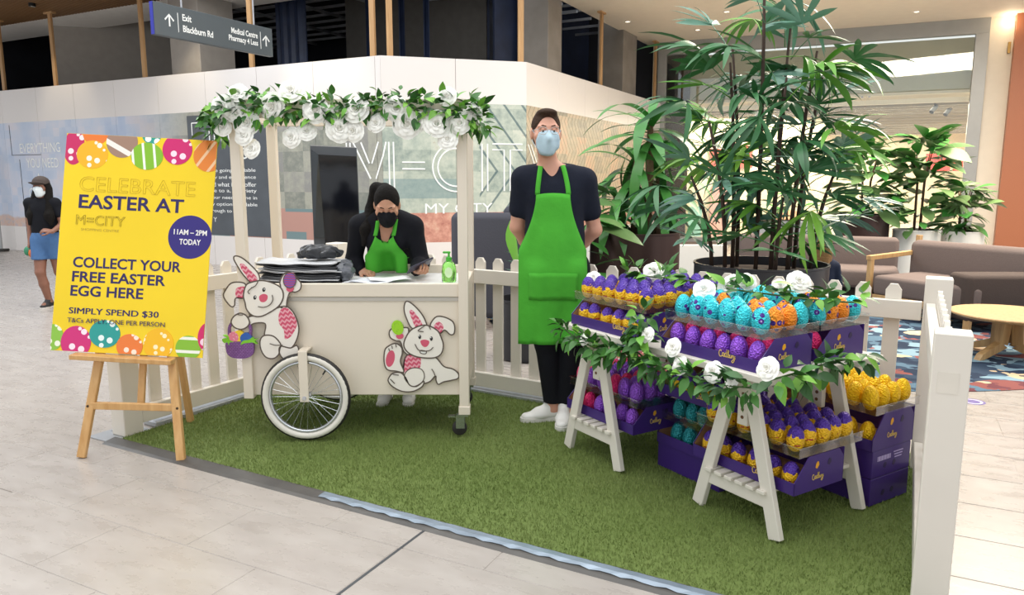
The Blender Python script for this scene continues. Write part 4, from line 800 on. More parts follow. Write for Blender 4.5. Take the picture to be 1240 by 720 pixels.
M_BOX = plain('purple_card', '#3c2270', 0.4, var=0.05); M_KRAFT = plain('kraft_card', '#a07a55', 0.8, var=0.06); M_GOLDP = plain('gold_print', '#d8b766', 0.35, var=0); M_YP = plain('print_yellow', '#e6a41c', 0.4, var=0); M_DP = plain('print_dark_purple', '#251247', 0.4, var=0); M_LP = plain('print_lilac', '#b9a9d6', 0.4, var=0)
pl = NT('clear_plastic'); trp = pl.node('ShaderNodeBsdfTransparent'); glp = pl.node('ShaderNodeBsdfGlossy'); glp.inputs['Roughness'].default_value = 0.12; mxp = pl.node('ShaderNodeMixShader'); lw = pl.node('ShaderNodeLayerWeight'); lw.inputs[0].default_value = 0.35
pl.link(pl.math('MULTIPLY_ADD', lw.outputs['Facing'], 0.3, 0.04), mxp.inputs[0]); trp.inputs[0].default_value = (0.97, 0.97, 0.97, 1); pl.link(trp.outputs[0], mxp.inputs[1]); pl.link(glp.outputs[0], mxp.inputs[2]); pl.link(mxp.outputs[0], pl.n['Material Output'].inputs[0]); M_CLEAR = pl.m
SCRIPT = [[(22, 78), (14, 86), (5, 78), (2, 60), (8, 45), (20, 42), (30, 50)], [(44, 66), (36, 70), (30, 60), (34, 48), (42, 50), (45, 66), (45, 46), (50, 46)], [(64, 68), (55, 70), (52, 56), (58, 46), (66, 54), (70, 96), (66, 50), (72, 46)], [(74, 48), (82, 70), (84, 96), (78, 60), (82, 46), (90, 50), (90, 62), (82, 66)], [(96, 66), (94, 50), (100, 46), (106, 52), (108, 66), (108, 46)], [(112, 46), (114, 64), (122, 64), (120, 66)], [(126, 66), (126, 52), (134, 48), (138, 66), (134, 34), (122, 18), (114, 26), (128, 40), (144, 50)]]
def script_logo(parent, T, w):
    b = MB(); s = w / 144
    for st in SCRIPT: b.ribbon2([(x * s, z * s) for x, z in catmull(st, 4, False)], 5.5 * s, -0.0012, 0.0, M=T)
    return b.build('printed_logo', M_GOLDP, parent)
def display_tray(label, p0, q0, z, W=0.56, D=0.32, lip=0.052, hside=0.132, logo=True, side_art=True, solid=False, group='purple card display boxes'):
    """open-fronted card box: local x to -P, y to Q"""
    r = thing('display_box', label, 'box', tq(p0 + W, q0, z), TTH, group); t = 0.004
    MB().box((W / 2, t / 2, lip / 2), (W, t, lip)).build('front_lip', M_BOX, r); MB().box((W / 2, D - t / 2, hside / 2), (W, t, hside)).build('back_panel', M_BOX, r); MB().box((W / 2, D / 2, t / 2), (W - 0.001, D - 0.001, t)).build('base', M_KRAFT, r)
    pr = [(0, 0), (D, 0), (D, hside * 0.72), (D - 0.035, hside), (0.085, hside), (0, lip)]
    YZ = Matrix(((0, 0, 1, 0), (1, 0, 0, 0), (0, 1, 0, 0), (0, 0, 0, 1)))
    for x in (0, W - t):
        sp_ = MB().prism(pr, x, x + t, YZ).build('side_panel', M_BOX, r)
        if x > 0 and side_art:
            FX = Matrix.Translation((W + 0.0003, 0, 0)) @ Matrix.Rotation(math.pi / 2, 4, 'Z')
            for yy, m_, s in ((0.14, M_YP, 1), (0.22, M_DP, 1.15)): MB().ribbon2([(yy - 0.006, hside * 0.62), (yy + 0.002, hside * 0.72), (yy + 0.004, hside * 0.8)], [0.012 * s, 0.022 * s, 0.008 * s], -0.0008, 0, M=FX).build('printed_mark', m_, sp_)
            script_logo(sp_, FX @ Matrix.Translation((0.11, -0.0005, hside * 0.16)), 0.075)
            MB().prism([(0.004, 0.006), (D - 0.004, 0.006), (D - 0.004, hside * 0.7), (D - 0.037, hside - 0.004), (0.087, hside - 0.004), (0.004, lip - 0.002)], x - 0.0006, x, YZ).build('inner_face', M_KRAFT, sp_)
        if x == 0: MB().prism([(0.004, 0.006), (D - 0.004, 0.006), (D - 0.004, hside * 0.7), (D - 0.037, hside - 0.004), (0.087, hside - 0.004), (0.004, lip - 0.002)], t, t + 0.0006, YZ).build('inner_face', M_KRAFT, sp_)
    if logo: script_logo(r, Matrix.Translation((W * 0.62, -0.0005, lip * 0.12)), 0.09)
    return r
def clear_tray(label, p0, q0, z, W=0.56, nq=4, pitch=0.08, h=0.042):
    D = nq * pitch + 0.02; r = thing('clear_egg_tray', label, 'tray', tq(p0 + W, q0, z), TTH, 'clear plastic egg trays'); t = 0.0015
    for c, d in (((W / 2, t, h / 2), (W, t, h)), ((W / 2, D, h / 2), (W, t, h)), ((0, D / 2, h / 2), (t, D, h)), ((W, D / 2, h / 2), (t, D, h))): MB().box(c, d).build('wall', M_CLEAR, r)
    MB().box((W / 2, D / 2, 0.001), (W, D, t)).build('floor', M_CLEAR, r)
    MB().tube([(-0.003, -0.002, h), (W + 0.003, -0.002, h), (W + 0.003, D + 0.003, h), (-0.003, D + 0.003, h)], 0.0025, 6, closed=True).build('rim', M_CLEAR, r)
    return r
def rows_of(kinds, p0, q0, z, nq, np_=6, pitch=0.088, qp=0.08, where='', skip=()):
    for j in range(nq):
        for i in range(np_):
            if (i, j) in skip: continue
            k = kinds(i, j) if callable(kinds) else kinds
            w_ = (('front', 'second', 'third', 'fourth', 'fifth')[j] + ' row ' + where) if nq > 1 else where
            egg(k, tq(p0 + 0.06 + i * pitch, q0 + 0.05 + j * qp, z), w_)
TZ = 0.7205
mix_to = lambda i, j: 'tl' if ((i * 7 + j * 3 + (i * j) % 3) % 5 in (0, 2, 4) or (j == 0 and i > 0)) else 'or'
mixpm = lambda i, j: 'mg' if (i * 5 + j * 3) % 3 == 1 else 'pu'
LZ, UZ = 0.008, 0.14
# left pair (A front, D behind), right pair (B front, C behind)
display_tray('purple card box of yellow capped eggs at the table end beside the aproned man', 0.76, 0.03, TZ); rows_of('yp', 0.76, 0.03, TZ + LZ, 1, where='in the card box at the table end by the man')
clear_tray('clear tray of yellow capped eggs on the box beside the aproned man', 0.76, 0.05, TZ + UZ - 0.006); rows_of('yp', 0.76, 0.05, TZ + UZ, 4, where='in the clear tray by the man')
display_tray('purple card box of yellow capped eggs at the back of the table near the palm', 0.76, 0.39, TZ)
rows_of('yp', 0.76, 0.41, TZ + UZ, 4, where='in the clear tray at the back of the table'); clear_tray('clear tray of yellow capped eggs at the back of the table near the palm', 0.76, 0.40, TZ + UZ - 0.006)
display_tray('purple card box of glittering purple eggs behind the front garland', 0.07, 0.03, TZ); rows_of('pu', 0.07, 0.03, TZ + LZ, 1, where='in the card box behind the front garland'); rows_of('mg', 0.07, 0.11, TZ + LZ, 1, where='behind the purple eggs under the turquoise tray')
clear_tray('clear tray of turquoise and orange eggs on the box of purple eggs', 0.07, 0.05, TZ + UZ - 0.006); rows_of(mix_to, 0.07, 0.05, TZ + UZ, 4, where='in the clear tray above the purple eggs')
display_tray('purple card box with cut corner facing the rear corner post on the tabletop', 0.07, 0.39, TZ); rows_of('mg', 0.07, 0.39, TZ + LZ, 1, where='between the two table boxes')
clear_tray('clear tray of turquoise and orange eggs beside the rear corner post', 0.07, 0.40, TZ + UZ - 0.006); rows_of(mix_to, 0.07, 0.41, TZ + UZ, 4, where='in the clear tray nearest the rear corner post')
# shelf of the left trestle
SZ = 0.2155
display_tray('purple card box of purple and pink eggs on the trestle shelf', 0.87, 0.09, SZ); rows_of(lambda i, j: 'mg' if i in (4, 5) else 'pu', 0.87, 0.09, SZ + LZ, 1, where='in the shelf box under the table end')
clear_tray('clear tray of purple and pink eggs under the table end', 0.87, 0.11, SZ + UZ - 0.006, nq=5); rows_of(mixpm, 0.87, 0.11, SZ + UZ, 5, where='in the shelf tray under the table end')
# shelf of the right trestle
display_tray('purple card box of yellow capped eggs on the shelf in front of the gold eggs', -0.03, 0.155, SZ, hside=0.15); rows_of('yp', -0.03, 0.155, SZ + LZ, 1, where='in the shelf box under the turquoise eggs')
clear_tray('clear tray of yellow capped eggs on the shelf under the turquoise eggs', -0.03, 0.175, SZ + UZ + 0.014, nq=5); rows_of('yp', -0.03, 0.175, SZ + UZ + 0.02, 5, where='in the shelf tray under the turquoise eggs')
# tall stack behind the right trestle
def stack_box(label, p0, q0, z, W, D, h, marks=0):
    r = thing('carton', label, 'carton', tq(p0 + W, q0, z), TTH, 'purple cartons stacked on the turf'); MB().box((W / 2, D / 2, h / 2), (W, D, h - 0.002), ch=0.002).build('carton_body', M_BOX, r)
    MB().box((W / 2, D / 2, h - 0.001), (W - 0.004, D - 0.004, 0.002)).build('lid', M_DP, r)
    FX = Matrix.Translation((W + 0.0003, 0, 0)) @ Matrix.Rotation(math.pi / 2, 4, 'Z')
    if marks == 1:
        bb = MB()
        for k in range(14): bb.box((0.04 + k * 0.0075, -0.0006, h * 0.68), (0.003 + 0.002 * ((k * 7) % 3), 0.001, 0.022), FX)
        bb.build('printed_bars', M_LP, r); b2 = MB()
        for k in range(3): b2.box((0.2, -0.0006, h * 0.78 - k * 0.013), (0.075 - 0.01 * k, 0.001, 0.005), FX)
        b2.build('printed_lines', M_LP, r)
    for yy in (0.1, 0.17): MB().ribbon2([(yy - 0.006, h * 0.3), (yy + 0.002, h * 0.42), (yy + 0.004, h * 0.5)], [0.014, 0.024, 0.01], -0.0008, 0, M=FX).build('printed_mark', M_DP, r)
    return r
stack_box('plain purple carton on the turf at the bottom of the gold egg stack', 0.0, 0.735, 0.016, 0.56, 0.30, 0.13); stack_box('purple carton with printed bars in the middle of the gold egg stack', 0.0, 0.735, 0.147, 0.56, 0.30, 0.13, 1)
display_tray('purple card box of gold eggs on top of the carton stack', 0.0, 0.725, 0.279, hside=0.17, D=0.32); rows_of(lambda i, j: 'go_shade' if i > 2 else 'go', 0.0, 0.725, 0.285, 1, where='in the card box topping the carton stack')
clear_tray('clear tray of gold eggs on top of the carton stack', 0.0, 0.735, 0.444); rows_of(lambda i, j: 'go_shade' if i > 3 else 'go', 0.0, 0.735, 0.45, 4, where='in the clear tray topping the carton stack')
# low stack between the trestles
stack_box('plain purple carton on the turf between the two trestles', 0.47, 0.28, 0.016, 0.42, 0.30, 0.13)
display_tray('purple card box of dark teal eggs between the trestles', 0.47, 0.27, 0.147, W=0.42); rows_of('dt', 0.47, 0.27, 0.153, 1, 4, where='in the box between the trestles')
clear_tray('clear tray of dark teal eggs between the trestles', 0.47, 0.28, 0.276, W=0.42, nq=3); rows_of('dt', 0.47, 0.28, 0.282, 2, 4, where='in the clear tray between the trestles')
display_tray('purple card box of yellow capped eggs under the middle of the tabletop', 0.47, 0.27, 0.41, W=0.42); rows_of('yp', 0.47, 0.27, 0.418, 2, 4, where='in the box under the middle of the tabletop')
# garlands on the table
def on_front(px, py): # on the table's long front edge
    d = ray(px, py); n = QQ; o = Vector((0, 0, CAM_H)); return o + d * ((tq(0, -0.035) - o).dot(n) / d.dot(n))
rs = [(on_front(x, y), (-QQ + Vector((0.1, 0, 0.35))), s * 0.85) for x, y, s in ((709, 411, .7), (786, 406, .8), (817, 421, .9), (826, 443, .9), (866, 451, 1.0), (888, 460, .7), (932, 447, 1.0))]
garland('rose_garland', 'white rose garland hanging along the front edge of the egg table', [tq(1.33, -0.03, 0.71), tq(1.15, -0.04, 0.665), tq(0.95, -0.04, 0.655), tq(0.75, -0.045, 0.70), tq(0.6, -0.045, 0.66), tq(0.4, -0.05, 0.66), tq(0.2, -0.05, 0.66), tq(0.02, -0.06, 0.69)], 270, rs, 0.06, tuple(-QQ), 0.95, 1, 8, 0.1)
garland('leaf_garland', 'leafy garland lying along the tabletop end before the cut corner boxes', [tq(-0.01, 0.0, 0.72), tq(-0.03, 0.12, 0.735), tq(-0.015, 0.3, 0.74), tq(-0.01, 0.45, 0.74), tq(-0.005, 0.62, 0.74)], 70, [], 0.05, tuple(-QP), 1.1, 1, 12, 0.2)
garland('rose_garland', 'short bundle of white roses and leaves between the two table boxes', [tq(0.72, 0.0, 0.86), tq(0.70, -0.02, 0.80), tq(0.69, -0.03, 0.74)], 45, [(dep(853, 352, 3.35), (-.3, -1, .6), .9)], 0.06, tuple(-QQ), 1.1, 1, 31, 0.25)
tops = [(dep(719, 337, 4.0), (-.2, -1, .7), .7), (dep(792, 331, 3.95), (-.2, -1, .7), 1.05), (dep(880, 349, 3.5), (-.2, -1, .6), .8), (dep(888, 344, 3.55), (0, -1, .7), .85), (dep(904, 342, 3.5), (0, -1, .7), .8), (dep(944, 348, 3.4), (0, -1, .7), .7), (dep(966, 343, 3.35), (0, -1, .7), 1.0)]
tz = TZ + UZ + 0.115
garland('rose_garland', 'white rose garland laid over the egg trays along the middle of the table', [tq(1.28, 0.36, tz), tq(1.1, 0.36, tz), tq(0.85, 0.38, tz + .01), tq(0.6, 0.38, tz), tq(0.35, 0.4, tz), tq(0.1, 0.45, tz), tq(0.02, 0.6, tz - .01)], 120, tops, 0.06, (0, 0, 1), 1.1, 1, 21, 0.3)

# ================================================================== people: smooth solids grown on a grid
class Solid:
    def __init__(s, lo, hi, h):
        s.lo = np.array(lo, float); s.h = h; n = np.ceil((np.array(hi) - s.lo) / h).astype(int) + 1; s.n = n; s.D = np.full(n, 1.0, np.float32)
        s.ax = [s.lo[i] + h * np.arange(n[i]) for i in range(3)]
    def block(s, lo, hi):
        a = np.maximum(0, np.floor((np.array(lo) - s.lo) / s.h).astype(int)); b = np.minimum(s.n, np.ceil((np.array(hi) - s.lo) / s.h).astype(int) + 1)
        sl = tuple(slice(a[i], max(a[i], b[i])) for i in range(3)); X, Y, Z = np.meshgrid(*[s.ax[i][sl[i]] for i in range(3)], indexing='ij', sparse=False); return sl, np.stack([X, Y, Z], -1)
    def cone(s, a, b, r1, r2=None, k=0.02, flat=None, cut=False):
        r2 = r1 if r2 is None else r2; a = np.array(a, float); b = np.array(b, float); m = max(r1, r2) * (1.0 if flat is None else max(1, flat[1])) + k + 4 * s.h
        sl, P = s.block(np.minimum(a, b) - m, np.maximum(a, b) + m)
        if P.size == 0: return s
        ba = b - a; L2 = max(ba @ ba, 1e-12); t = np.clip(((P - a) @ ba) / L2, 0, 1); q = P - a - t[..., None] * ba; f = 1.0
        if flat is not None:
            n = np.array(flat[0], float); n /= np.linalg.norm(n); f = flat[1]; q = q + n * ((q @ n) * (1 / f - 1))[..., None]
        d = (np.linalg.norm(q, axis=-1) - (r1 + (r2 - r1) * t)) * min(1, f); D = s.D[sl]
        if cut: hh = np.clip(0.5 - 0.5 * (D + d) / k, 0, 1); s.D[sl] = D + (-d - D) * hh + k * hh * (1 - hh)
        else: hh = np.clip(0.5 + 0.5 * (D - d) / k, 0, 1); s.D[sl] = D + (d - D) * hh - k * hh * (1 - hh)
        return s
    def ball(s, c, r, k=0.02, rot=None, cut=False):
        c = np.array(c, float); r = np.array(r if hasattr(r, '__len__') else (r, r, r), float); m = r.max() + k + 4 * s.h; sl, P = s.block(c - m, c + m)
        if P.size == 0: return s
        q = P - c
        if rot is not None: q = q @ np.array(rot.to_matrix())
        d = (np.linalg.norm(q / r, axis=-1) - 1) * r.min(); D = s.D[sl]
        if cut: hh = np.clip(0.5 - 0.5 * (D + d) / k, 0, 1); s.D[sl] = D + (-d - D) * hh + k * hh * (1 - hh)
        else: hh = np.clip(0.5 + 0.5 * (D - d) / k, 0, 1); s.D[sl] = D + (d - D) * hh - k * hh * (1 - hh)
        return s
    def half(s, p, n):        # keep the side the normal points away from
        n = np.array(n, float); n /= np.linalg.norm(n); X, Y, Z = np.meshgrid(*s.ax, indexing='ij', sparse=True)
        s.D = np.maximum(s.D, ((X - p[0]) * n[0] + (Y - p[1]) * n[1] + (Z - p[2]) * n[2]).astype(np.float32)); return s
    def nets(s):
        D = s.D; S = D < 0; n = D.shape; c = np.zeros([k - 1 for k in n], np.int8)
        for i in (0, 1):
            for j in (0, 1):
                for k in (0, 1): c += S[i:n[0] - 1 + i, j:n[1] - 1 + j, k:n[2] - 1 + k]
        I = np.argwhere((c > 0) & (c < 8)); idx = np.full(c.shape, -1, int); idx[tuple(I.T)] = np.arange(len(I)); pos = np.zeros((len(I), 3)); cnt = np.zeros(len(I))
        cs = [(i, j, k) for i in (0, 1) for j in (0, 1) for k in (0, 1)]
        for a in cs:
            for b in cs:
                if sum(abs(x - y) for x, y in zip(a, b)) != 1 or a > b: continue
                va = D[tuple((I + a).T)]; vb = D[tuple((I + b).T)]; m = (va < 0) != (vb < 0); t = np.where(m, va / np.where(m, va - vb, 1), 0)
                pos += np.where(m[:, None], np.array(a) + t[:, None] * (np.array(b) - np.array(a)), 0); cnt += m
        V = s.lo + (I + pos / np.maximum(cnt, 1)[:, None]) * s.h; F = []
        for ax in range(3):
            u, v = (ax + 1) % 3, (ax + 2) % 3; sl0 = [slice(None)] * 3; sl1 = [slice(None)] * 3; sl0[ax] = slice(0, -1); sl1[ax] = slice(1, None)
            E = np.argwhere(S[tuple(sl0)] != S[tuple(sl1)]); E = E[(E[:, u] > 0) & (E[:, v] > 0) & (E[:, u] < n[u] - 1) & (E[:, v] < n[v] - 1)]
            if not len(E): continue
            du = np.zeros(3, int); du[u] = 1; dv = np.zeros(3, int); dv[v] = 1
            q = np.stack([idx[tuple((E - du - dv).T)], idx[tuple((E - dv).T)], idx[tuple(E.T)], idx[tuple((E - du).T)]], 1); flip = ~S[tuple(E.T)]; q[flip] = q[flip][:, ::-1]; F.append(q)
        return V, np.concatenate(F) if F else np.zeros((0, 4), int)
def solid_mesh(name, solids, mat):
    V, F, o = [], [], 0
    for s in (solids if isinstance(solids, list) else [solids]):
        v, f = s.nets(); V.append(v); F.append(f + o); o += len(v)
    V = np.concatenate(V); F = np.concatenate(F); me = bpy.data.meshes.new(name); me.from_pydata(V.tolist(), [], F.tolist()); me.materials.append(mat); me.polygons.foreach_set('use_smooth', [True] * len(me.polygons)); me.validate(); me.update(); return me
def bvh_of(*mes):
    V, F, o = [], [], 0
    for me in mes:
        V += [v.co.copy() for v in me.vertices]; F += [[i + o for i in p.vertices] for p in me.polygons]; o += len(me.vertices)
    return BVHTree.FromPolygons(V, F)
def draped(bvh, rows, direction, off, hang=None, fold=None):   # push a sheet of points along 'direction' on to a body
    d = Vector(direction).normalized(); out = []; last = [None] * len(rows[0])
    for i, row in enumerate(rows):
        o_row = []
        for j, p in enumerate(row):
            h = bvh.ray_cast(Vector(p) - d * 1.0, d)
            t = (h[0] - (Vector(p) - d)).dot(d) if h[0] is not None else None
            if hang is not None and i >= hang:
                t = min(t, last[j] + 0.03) if (t is not None and last[j] is not None) else (last[j] if last[j] is not None else 1.0)
                if last[j] is not None: t = min(t, last[j] + 0.004)
            if t is None: t = last[j] if last[j] is not None else (o_row[-1][1] if o_row else 1.0)
            last[j] = t; o_row.append((p, t))
        out.append([Vector(p) - d + d * (t - off - (fold(i, j) if fold else 0)) for j, (p, t) in enumerate(o_row)])
    # smooth the depth a little
    for _ in range(3):
        for i in range(1, len(out) - 1):
            for j in range(1, len(out[0]) - 1):
                m = (out[i - 1][j] + out[i + 1][j] + out[i][j - 1] + out[i][j + 1]) / 4; out[i][j] = out[i][j] + d * min(0, (m - out[i][j]).dot(d)) * 0.6
    return out
def cloth(name, rows, mat, parent, t=0.004):
    b = MB().sheet(rows); o = b.build(name, mat, parent, smooth=True); m = o.modifiers.new('thickness', 'SOLIDIFY'); m.thickness = t; m.offset = 0; return o
def skin_mat(name, c, c2):
    t = NT(name); t.color(t.mix(t.noise(t.coords(), 14, 4), lin(c), lin(c2))); t.set(0.5); t.b.inputs['Subsurface Weight'].default_value = 0.08; t.b.inputs['Subsurface Radius'].default_value = (0.02, 0.008, 0.004); return t.m
M_SK1 = skin_mat('skin_fair', '#c98f78', '#d8a48c'); M_SK2 = skin_mat('skin_olive', '#b98468', '#c99a7e'); M_SK3 = skin_mat('skin_brown', '#7d5340', '#8f6250')
def fabric(name, c, bump=0.25, scale=14, var=0.15):
    t = NT(name); v = t.coords(); f = t.noise(v, scale, 4, 0.6); a = lin(c); t.color(t.mix(f, tuple(x * (1 - var) for x in a[:3]) + (1,), tuple(min(1, x * (1 + var)) for x in a[:3]) + (1,))); t.set(0.85, spec=0.2); t.bump(f, bump, 0.02); return t.m
M_NAVYT = fabric('navy_cotton', '#1b1f2c'); M_BLKT = fabric('black_knit', '#15161c'); M_TROU = fabric('black_trousers', '#14151b'); M_GREEN = fabric('green_apron_cloth', '#4fae38', 0.35, 9, 0.1); M_DENIM = fabric('blue_denim', '#4a6b96', 0.2, 30, 0.2)
M_HAIRB = fabric('brown_hair', '#3a2a20', 0.5, 60, 0.4); M_HAIRK = fabric('black_hair', '#14110f', 0.5, 45, 0.5); M_SHOE = plain('white_leather', '#e6e4df', 0.45, var=0.04); M_SOLE = plain('white_sole', '#d9d6cf', 0.6, var=0.03)
M_MASKB = fabric('pale_blue_mask', '#bdd5e2', 0.2, 30, 0.05); M_MASKK = fabric('black_mask', '#17171c', 0.2, 30, 0.1); M_EYE = plain('eye_dark', '#241a16', 0.2, var=0); M_BROW = plain('brow_brown', '#4a3527', 0.8, var=0)

def hand(s, wrist, d, palm_n, size=0.085, curl=0.5, thumb_side=1, spread=0.12):
    """palm with five separate fingers; d = direction of fingers, palm_n = direction the palm faces"""
    w = Vector(wrist); d = Vector(d).normalized(); n = Vector(palm_n); n = (n - d * n.dot(d)).normalized(); x = d.cross(n).normalized() * thumb_side
    k = size / 0.085; pc_ = w + d * 0.045 * k
    s.cone(w, w + d * 0.035 * k, 0.024 * k, 0.026 * k, 0.01, (tuple(n), 0.75)); s.cone(w + d * 0.03 * k + x * 0.018 * k, w + d * 0.078 * k + x * 0.026 * k, 0.017 * k, 0.013 * k, 0.012, (tuple(n), 0.8)); s.cone(w + d * 0.03 * k - x * 0.018 * k, w + d * 0.075 * k - x * 0.024 * k, 0.017 * k, 0.013 * k, 0.012, (tuple(n), 0.8)); s.cone(w + d * 0.03 * k, w + d * 0.08 * k, 0.018 * k, 0.014 * k, 0.012, (tuple(n), 0.8))
    for i, (off, L) in enumerate(((0.027, 0.072), (0.009, 0.082), (-0.009, 0.076), (-0.026, 0.058))):
        base = w + d * (0.08 - 0.003 * abs(i - 1)) * k + x * off * k; dd = (d + x * (1.5 - i) * spread).normalized(); p = base; a = curl * 0.5
        for seg, fr_ in enumerate((0.45, 0.32, 0.23)):
            v = dd * math.cos(a) + n * math.sin(a); q = p + v * L * fr_ * k; s.cone(p, q, (0.0092 - 0.0008 * seg) * k, (0.0086 - 0.0009 * seg) * k, 0.003); p = q; a += curl * 0.9
    p = w + d * 0.025 * k + x * 0.024 * k
    for L, v in ((0.036, d * 0.7 + x * 0.75 + n * 0.3), (0.03, d * 0.9 + x * 0.35 + n * 0.5), (0.022, d + x * 0.1 + n * 0.5)): q = p + v.normalized() * L * k; s.cone(p, q, 0.0115 * k, 0.0095 * k, 0.005); p = q
def head_solid(s, c, R3, sc=1.0):
    """skull, jaw, nose, ears, brow; c centre, R3 rotation (face looks along local -y)"""
    def T(x, y, z): return np.array(Vector(c) + R3 @ Vector((x * sc, y * sc, z * sc)))
    q = R3.to_quaternion() if hasattr(R3, 'to_quaternion') else R3
    s.ball(T(0, 0.012, 0.03), np.array((0.076, 0.094, 0.096)) * sc, 0.02, q); s.ball(T(0, -0.022, -0.035), np.array((0.062, 0.07, 0.082)) * sc, 0.03, q); s.ball(T(0, -0.05, -0.092), np.array((0.032, 0.03, 0.026)) * sc, 0.03, q)
    s.cone(T(0, -0.086, 0.018), T(0, -0.106, -0.03), 0.009 * sc, 0.0145 * sc, 0.012); s.ball(T(-0.03, -0.074, 0.036), np.array((0.03, 0.014, 0.01)) * sc, 0.012, q); s.ball(T(0.03, -0.074, 0.036), np.array((0.03, 0.014, 0.01)) * sc, 0.012, q)
    for sx in (-1, 1):
        s.ball(T(sx * 0.03, -0.094, 0.016), np.array((0.015, 0.012, 0.009)) * sc, 0.008, q, cut=True); s.ball(T(sx * 0.078, 0.012, 0.0), np.array((0.010, 0.02, 0.034)) * sc, 0.006, q); s.ball(T(sx * 0.05, -0.055, -0.015), np.array((0.022, 0.02, 0.02)) * sc, 0.02, q)
    s.ball(T(0, -0.088, -0.058), np.array((0.024, 0.01, 0.008)) * sc, 0.008, q)
    return T
def face_bits(parent, T, sc, gaze_down=0.0, brow=M_BROW, lid=None, skin=None):
    for sx in (-1, 1):
        if lid is not None:
            p = T(sx * 0.03, -0.081, 0.014); MB().lathe([(0, -0.0125 * sc)] + [(0.0125 * sc * math.sin(math.pi * k / 8), -0.0125 * sc * math.cos(math.pi * k / 8)) for k in range(1, 8)] + [(0, 0.0125 * sc)], 12, Matrix.Translation(p)).build('eyelid', lid, parent, smooth=True); MB().tube([T(sx * 0.018, -0.0905, 0.009), T(sx * 0.03, -0.0945, 0.0065), T(sx * 0.043, -0.088, 0.009)], 0.0018 * sc, 5).build('eyelashes', M_EYE, parent); MB().tube([T(sx * 0.014, -0.0885, 0.037), T(sx * 0.032, -0.0875, 0.042), T(sx * 0.05, -0.074, 0.037)], [0.0028 * sc, 0.0036 * sc, 0.002 * sc], 6).build('eyebrow', brow, parent, smooth=True); continue
        b = MB(); p = T(sx * 0.03, -0.082, 0.015); b.lathe([(0, -0.010 * sc)] + [(0.010 * sc * math.sin(math.pi * k / 8), -0.010 * sc * math.cos(math.pi * k / 8)) for k in range(1, 8)] + [(0, 0.010 * sc)], 12, Matrix.Translation(p)); e = b.build('eye', plain('eyeball', '#d8d0c6', 0.3, var=0), parent, smooth=True); MB().lathe([(0, -0.0112 * sc)] + [(0.0112 * sc * math.sin(math.pi * k / 8), -0.0112 * sc * math.cos(math.pi * k / 8)) for k in range(1, 8)] + [(0, 0.0112 * sc)], 12, Matrix.Translation(T(sx * 0.03, -0.0815, 0.0195))).build('eyelid', skin or M_SK1, parent, smooth=True)
        MB().lathe([(0, -0.006 * sc)] + [(0.006 * sc * math.sin(math.pi * k / 6), -0.006 * sc * math.cos(math.pi * k / 6)) for k in range(1, 6)] + [(0, 0.006 * sc)], 10, Matrix.Translation(T(sx * 0.03, -0.0875, 0.0125 - gaze_down))).build('iris', M_EYE, e, smooth=True)
        MB().tube([T(sx * 0.014, -0.0885, 0.037), T(sx * 0.032, -0.0875, 0.042), T(sx * 0.05, -0.074, 0.037)], [0.0028 * sc, 0.0036 * sc, 0.002 * sc], 6).build('eyebrow', brow, parent, smooth=True)
def face_mask(parent, bv, T, R3, mat, sc, strap=True):
    d = R3 @ Vector((0, 1, 0)); rows = []
    for i in range(11):
        t = i / 10; z = 0.004 - 0.118 * t; hw = 0.058 * (0.62 + 0.5 * math.sin(math.pi * min(1, 0.18 + t * 0.72))) * (1 if t < 0.75 else 1 - (t - 0.75) * 1.1); row = []
        for j in range(13): s_ = j / 12 * 2 - 1; row.append(Vector(T(s_ * hw, -0.05, z + 0.012 * (1 - s_ * s_) * (1 - t) - (0.006 * (1 - s_ * s_) * t))))
        rows.append(row)
    out = draped(bv, rows, d, 0.005, None, lambda i, j: 0.0022 * (i % 3 == 0) + 0.012 * max(0, 1 - abs(j - 6) / 5) * math.sin(math.pi * i / 10))
    o = cloth('face_mask', out, mat, parent, 0.002)
    if strap:
        for sx in (-1, 1): MB().tube([T(sx * 0.058, -0.055, -0.012), T(sx * 0.073, -0.02, 0.01), T(sx * 0.082, 0.01, 0.026), T(sx * 0.084, 0.03, 0.0), T(sx * 0.078, 0.005, -0.035), T(sx * 0.06, -0.04, -0.075)], 0.0017, 5).build('ear_loop', mat, o)
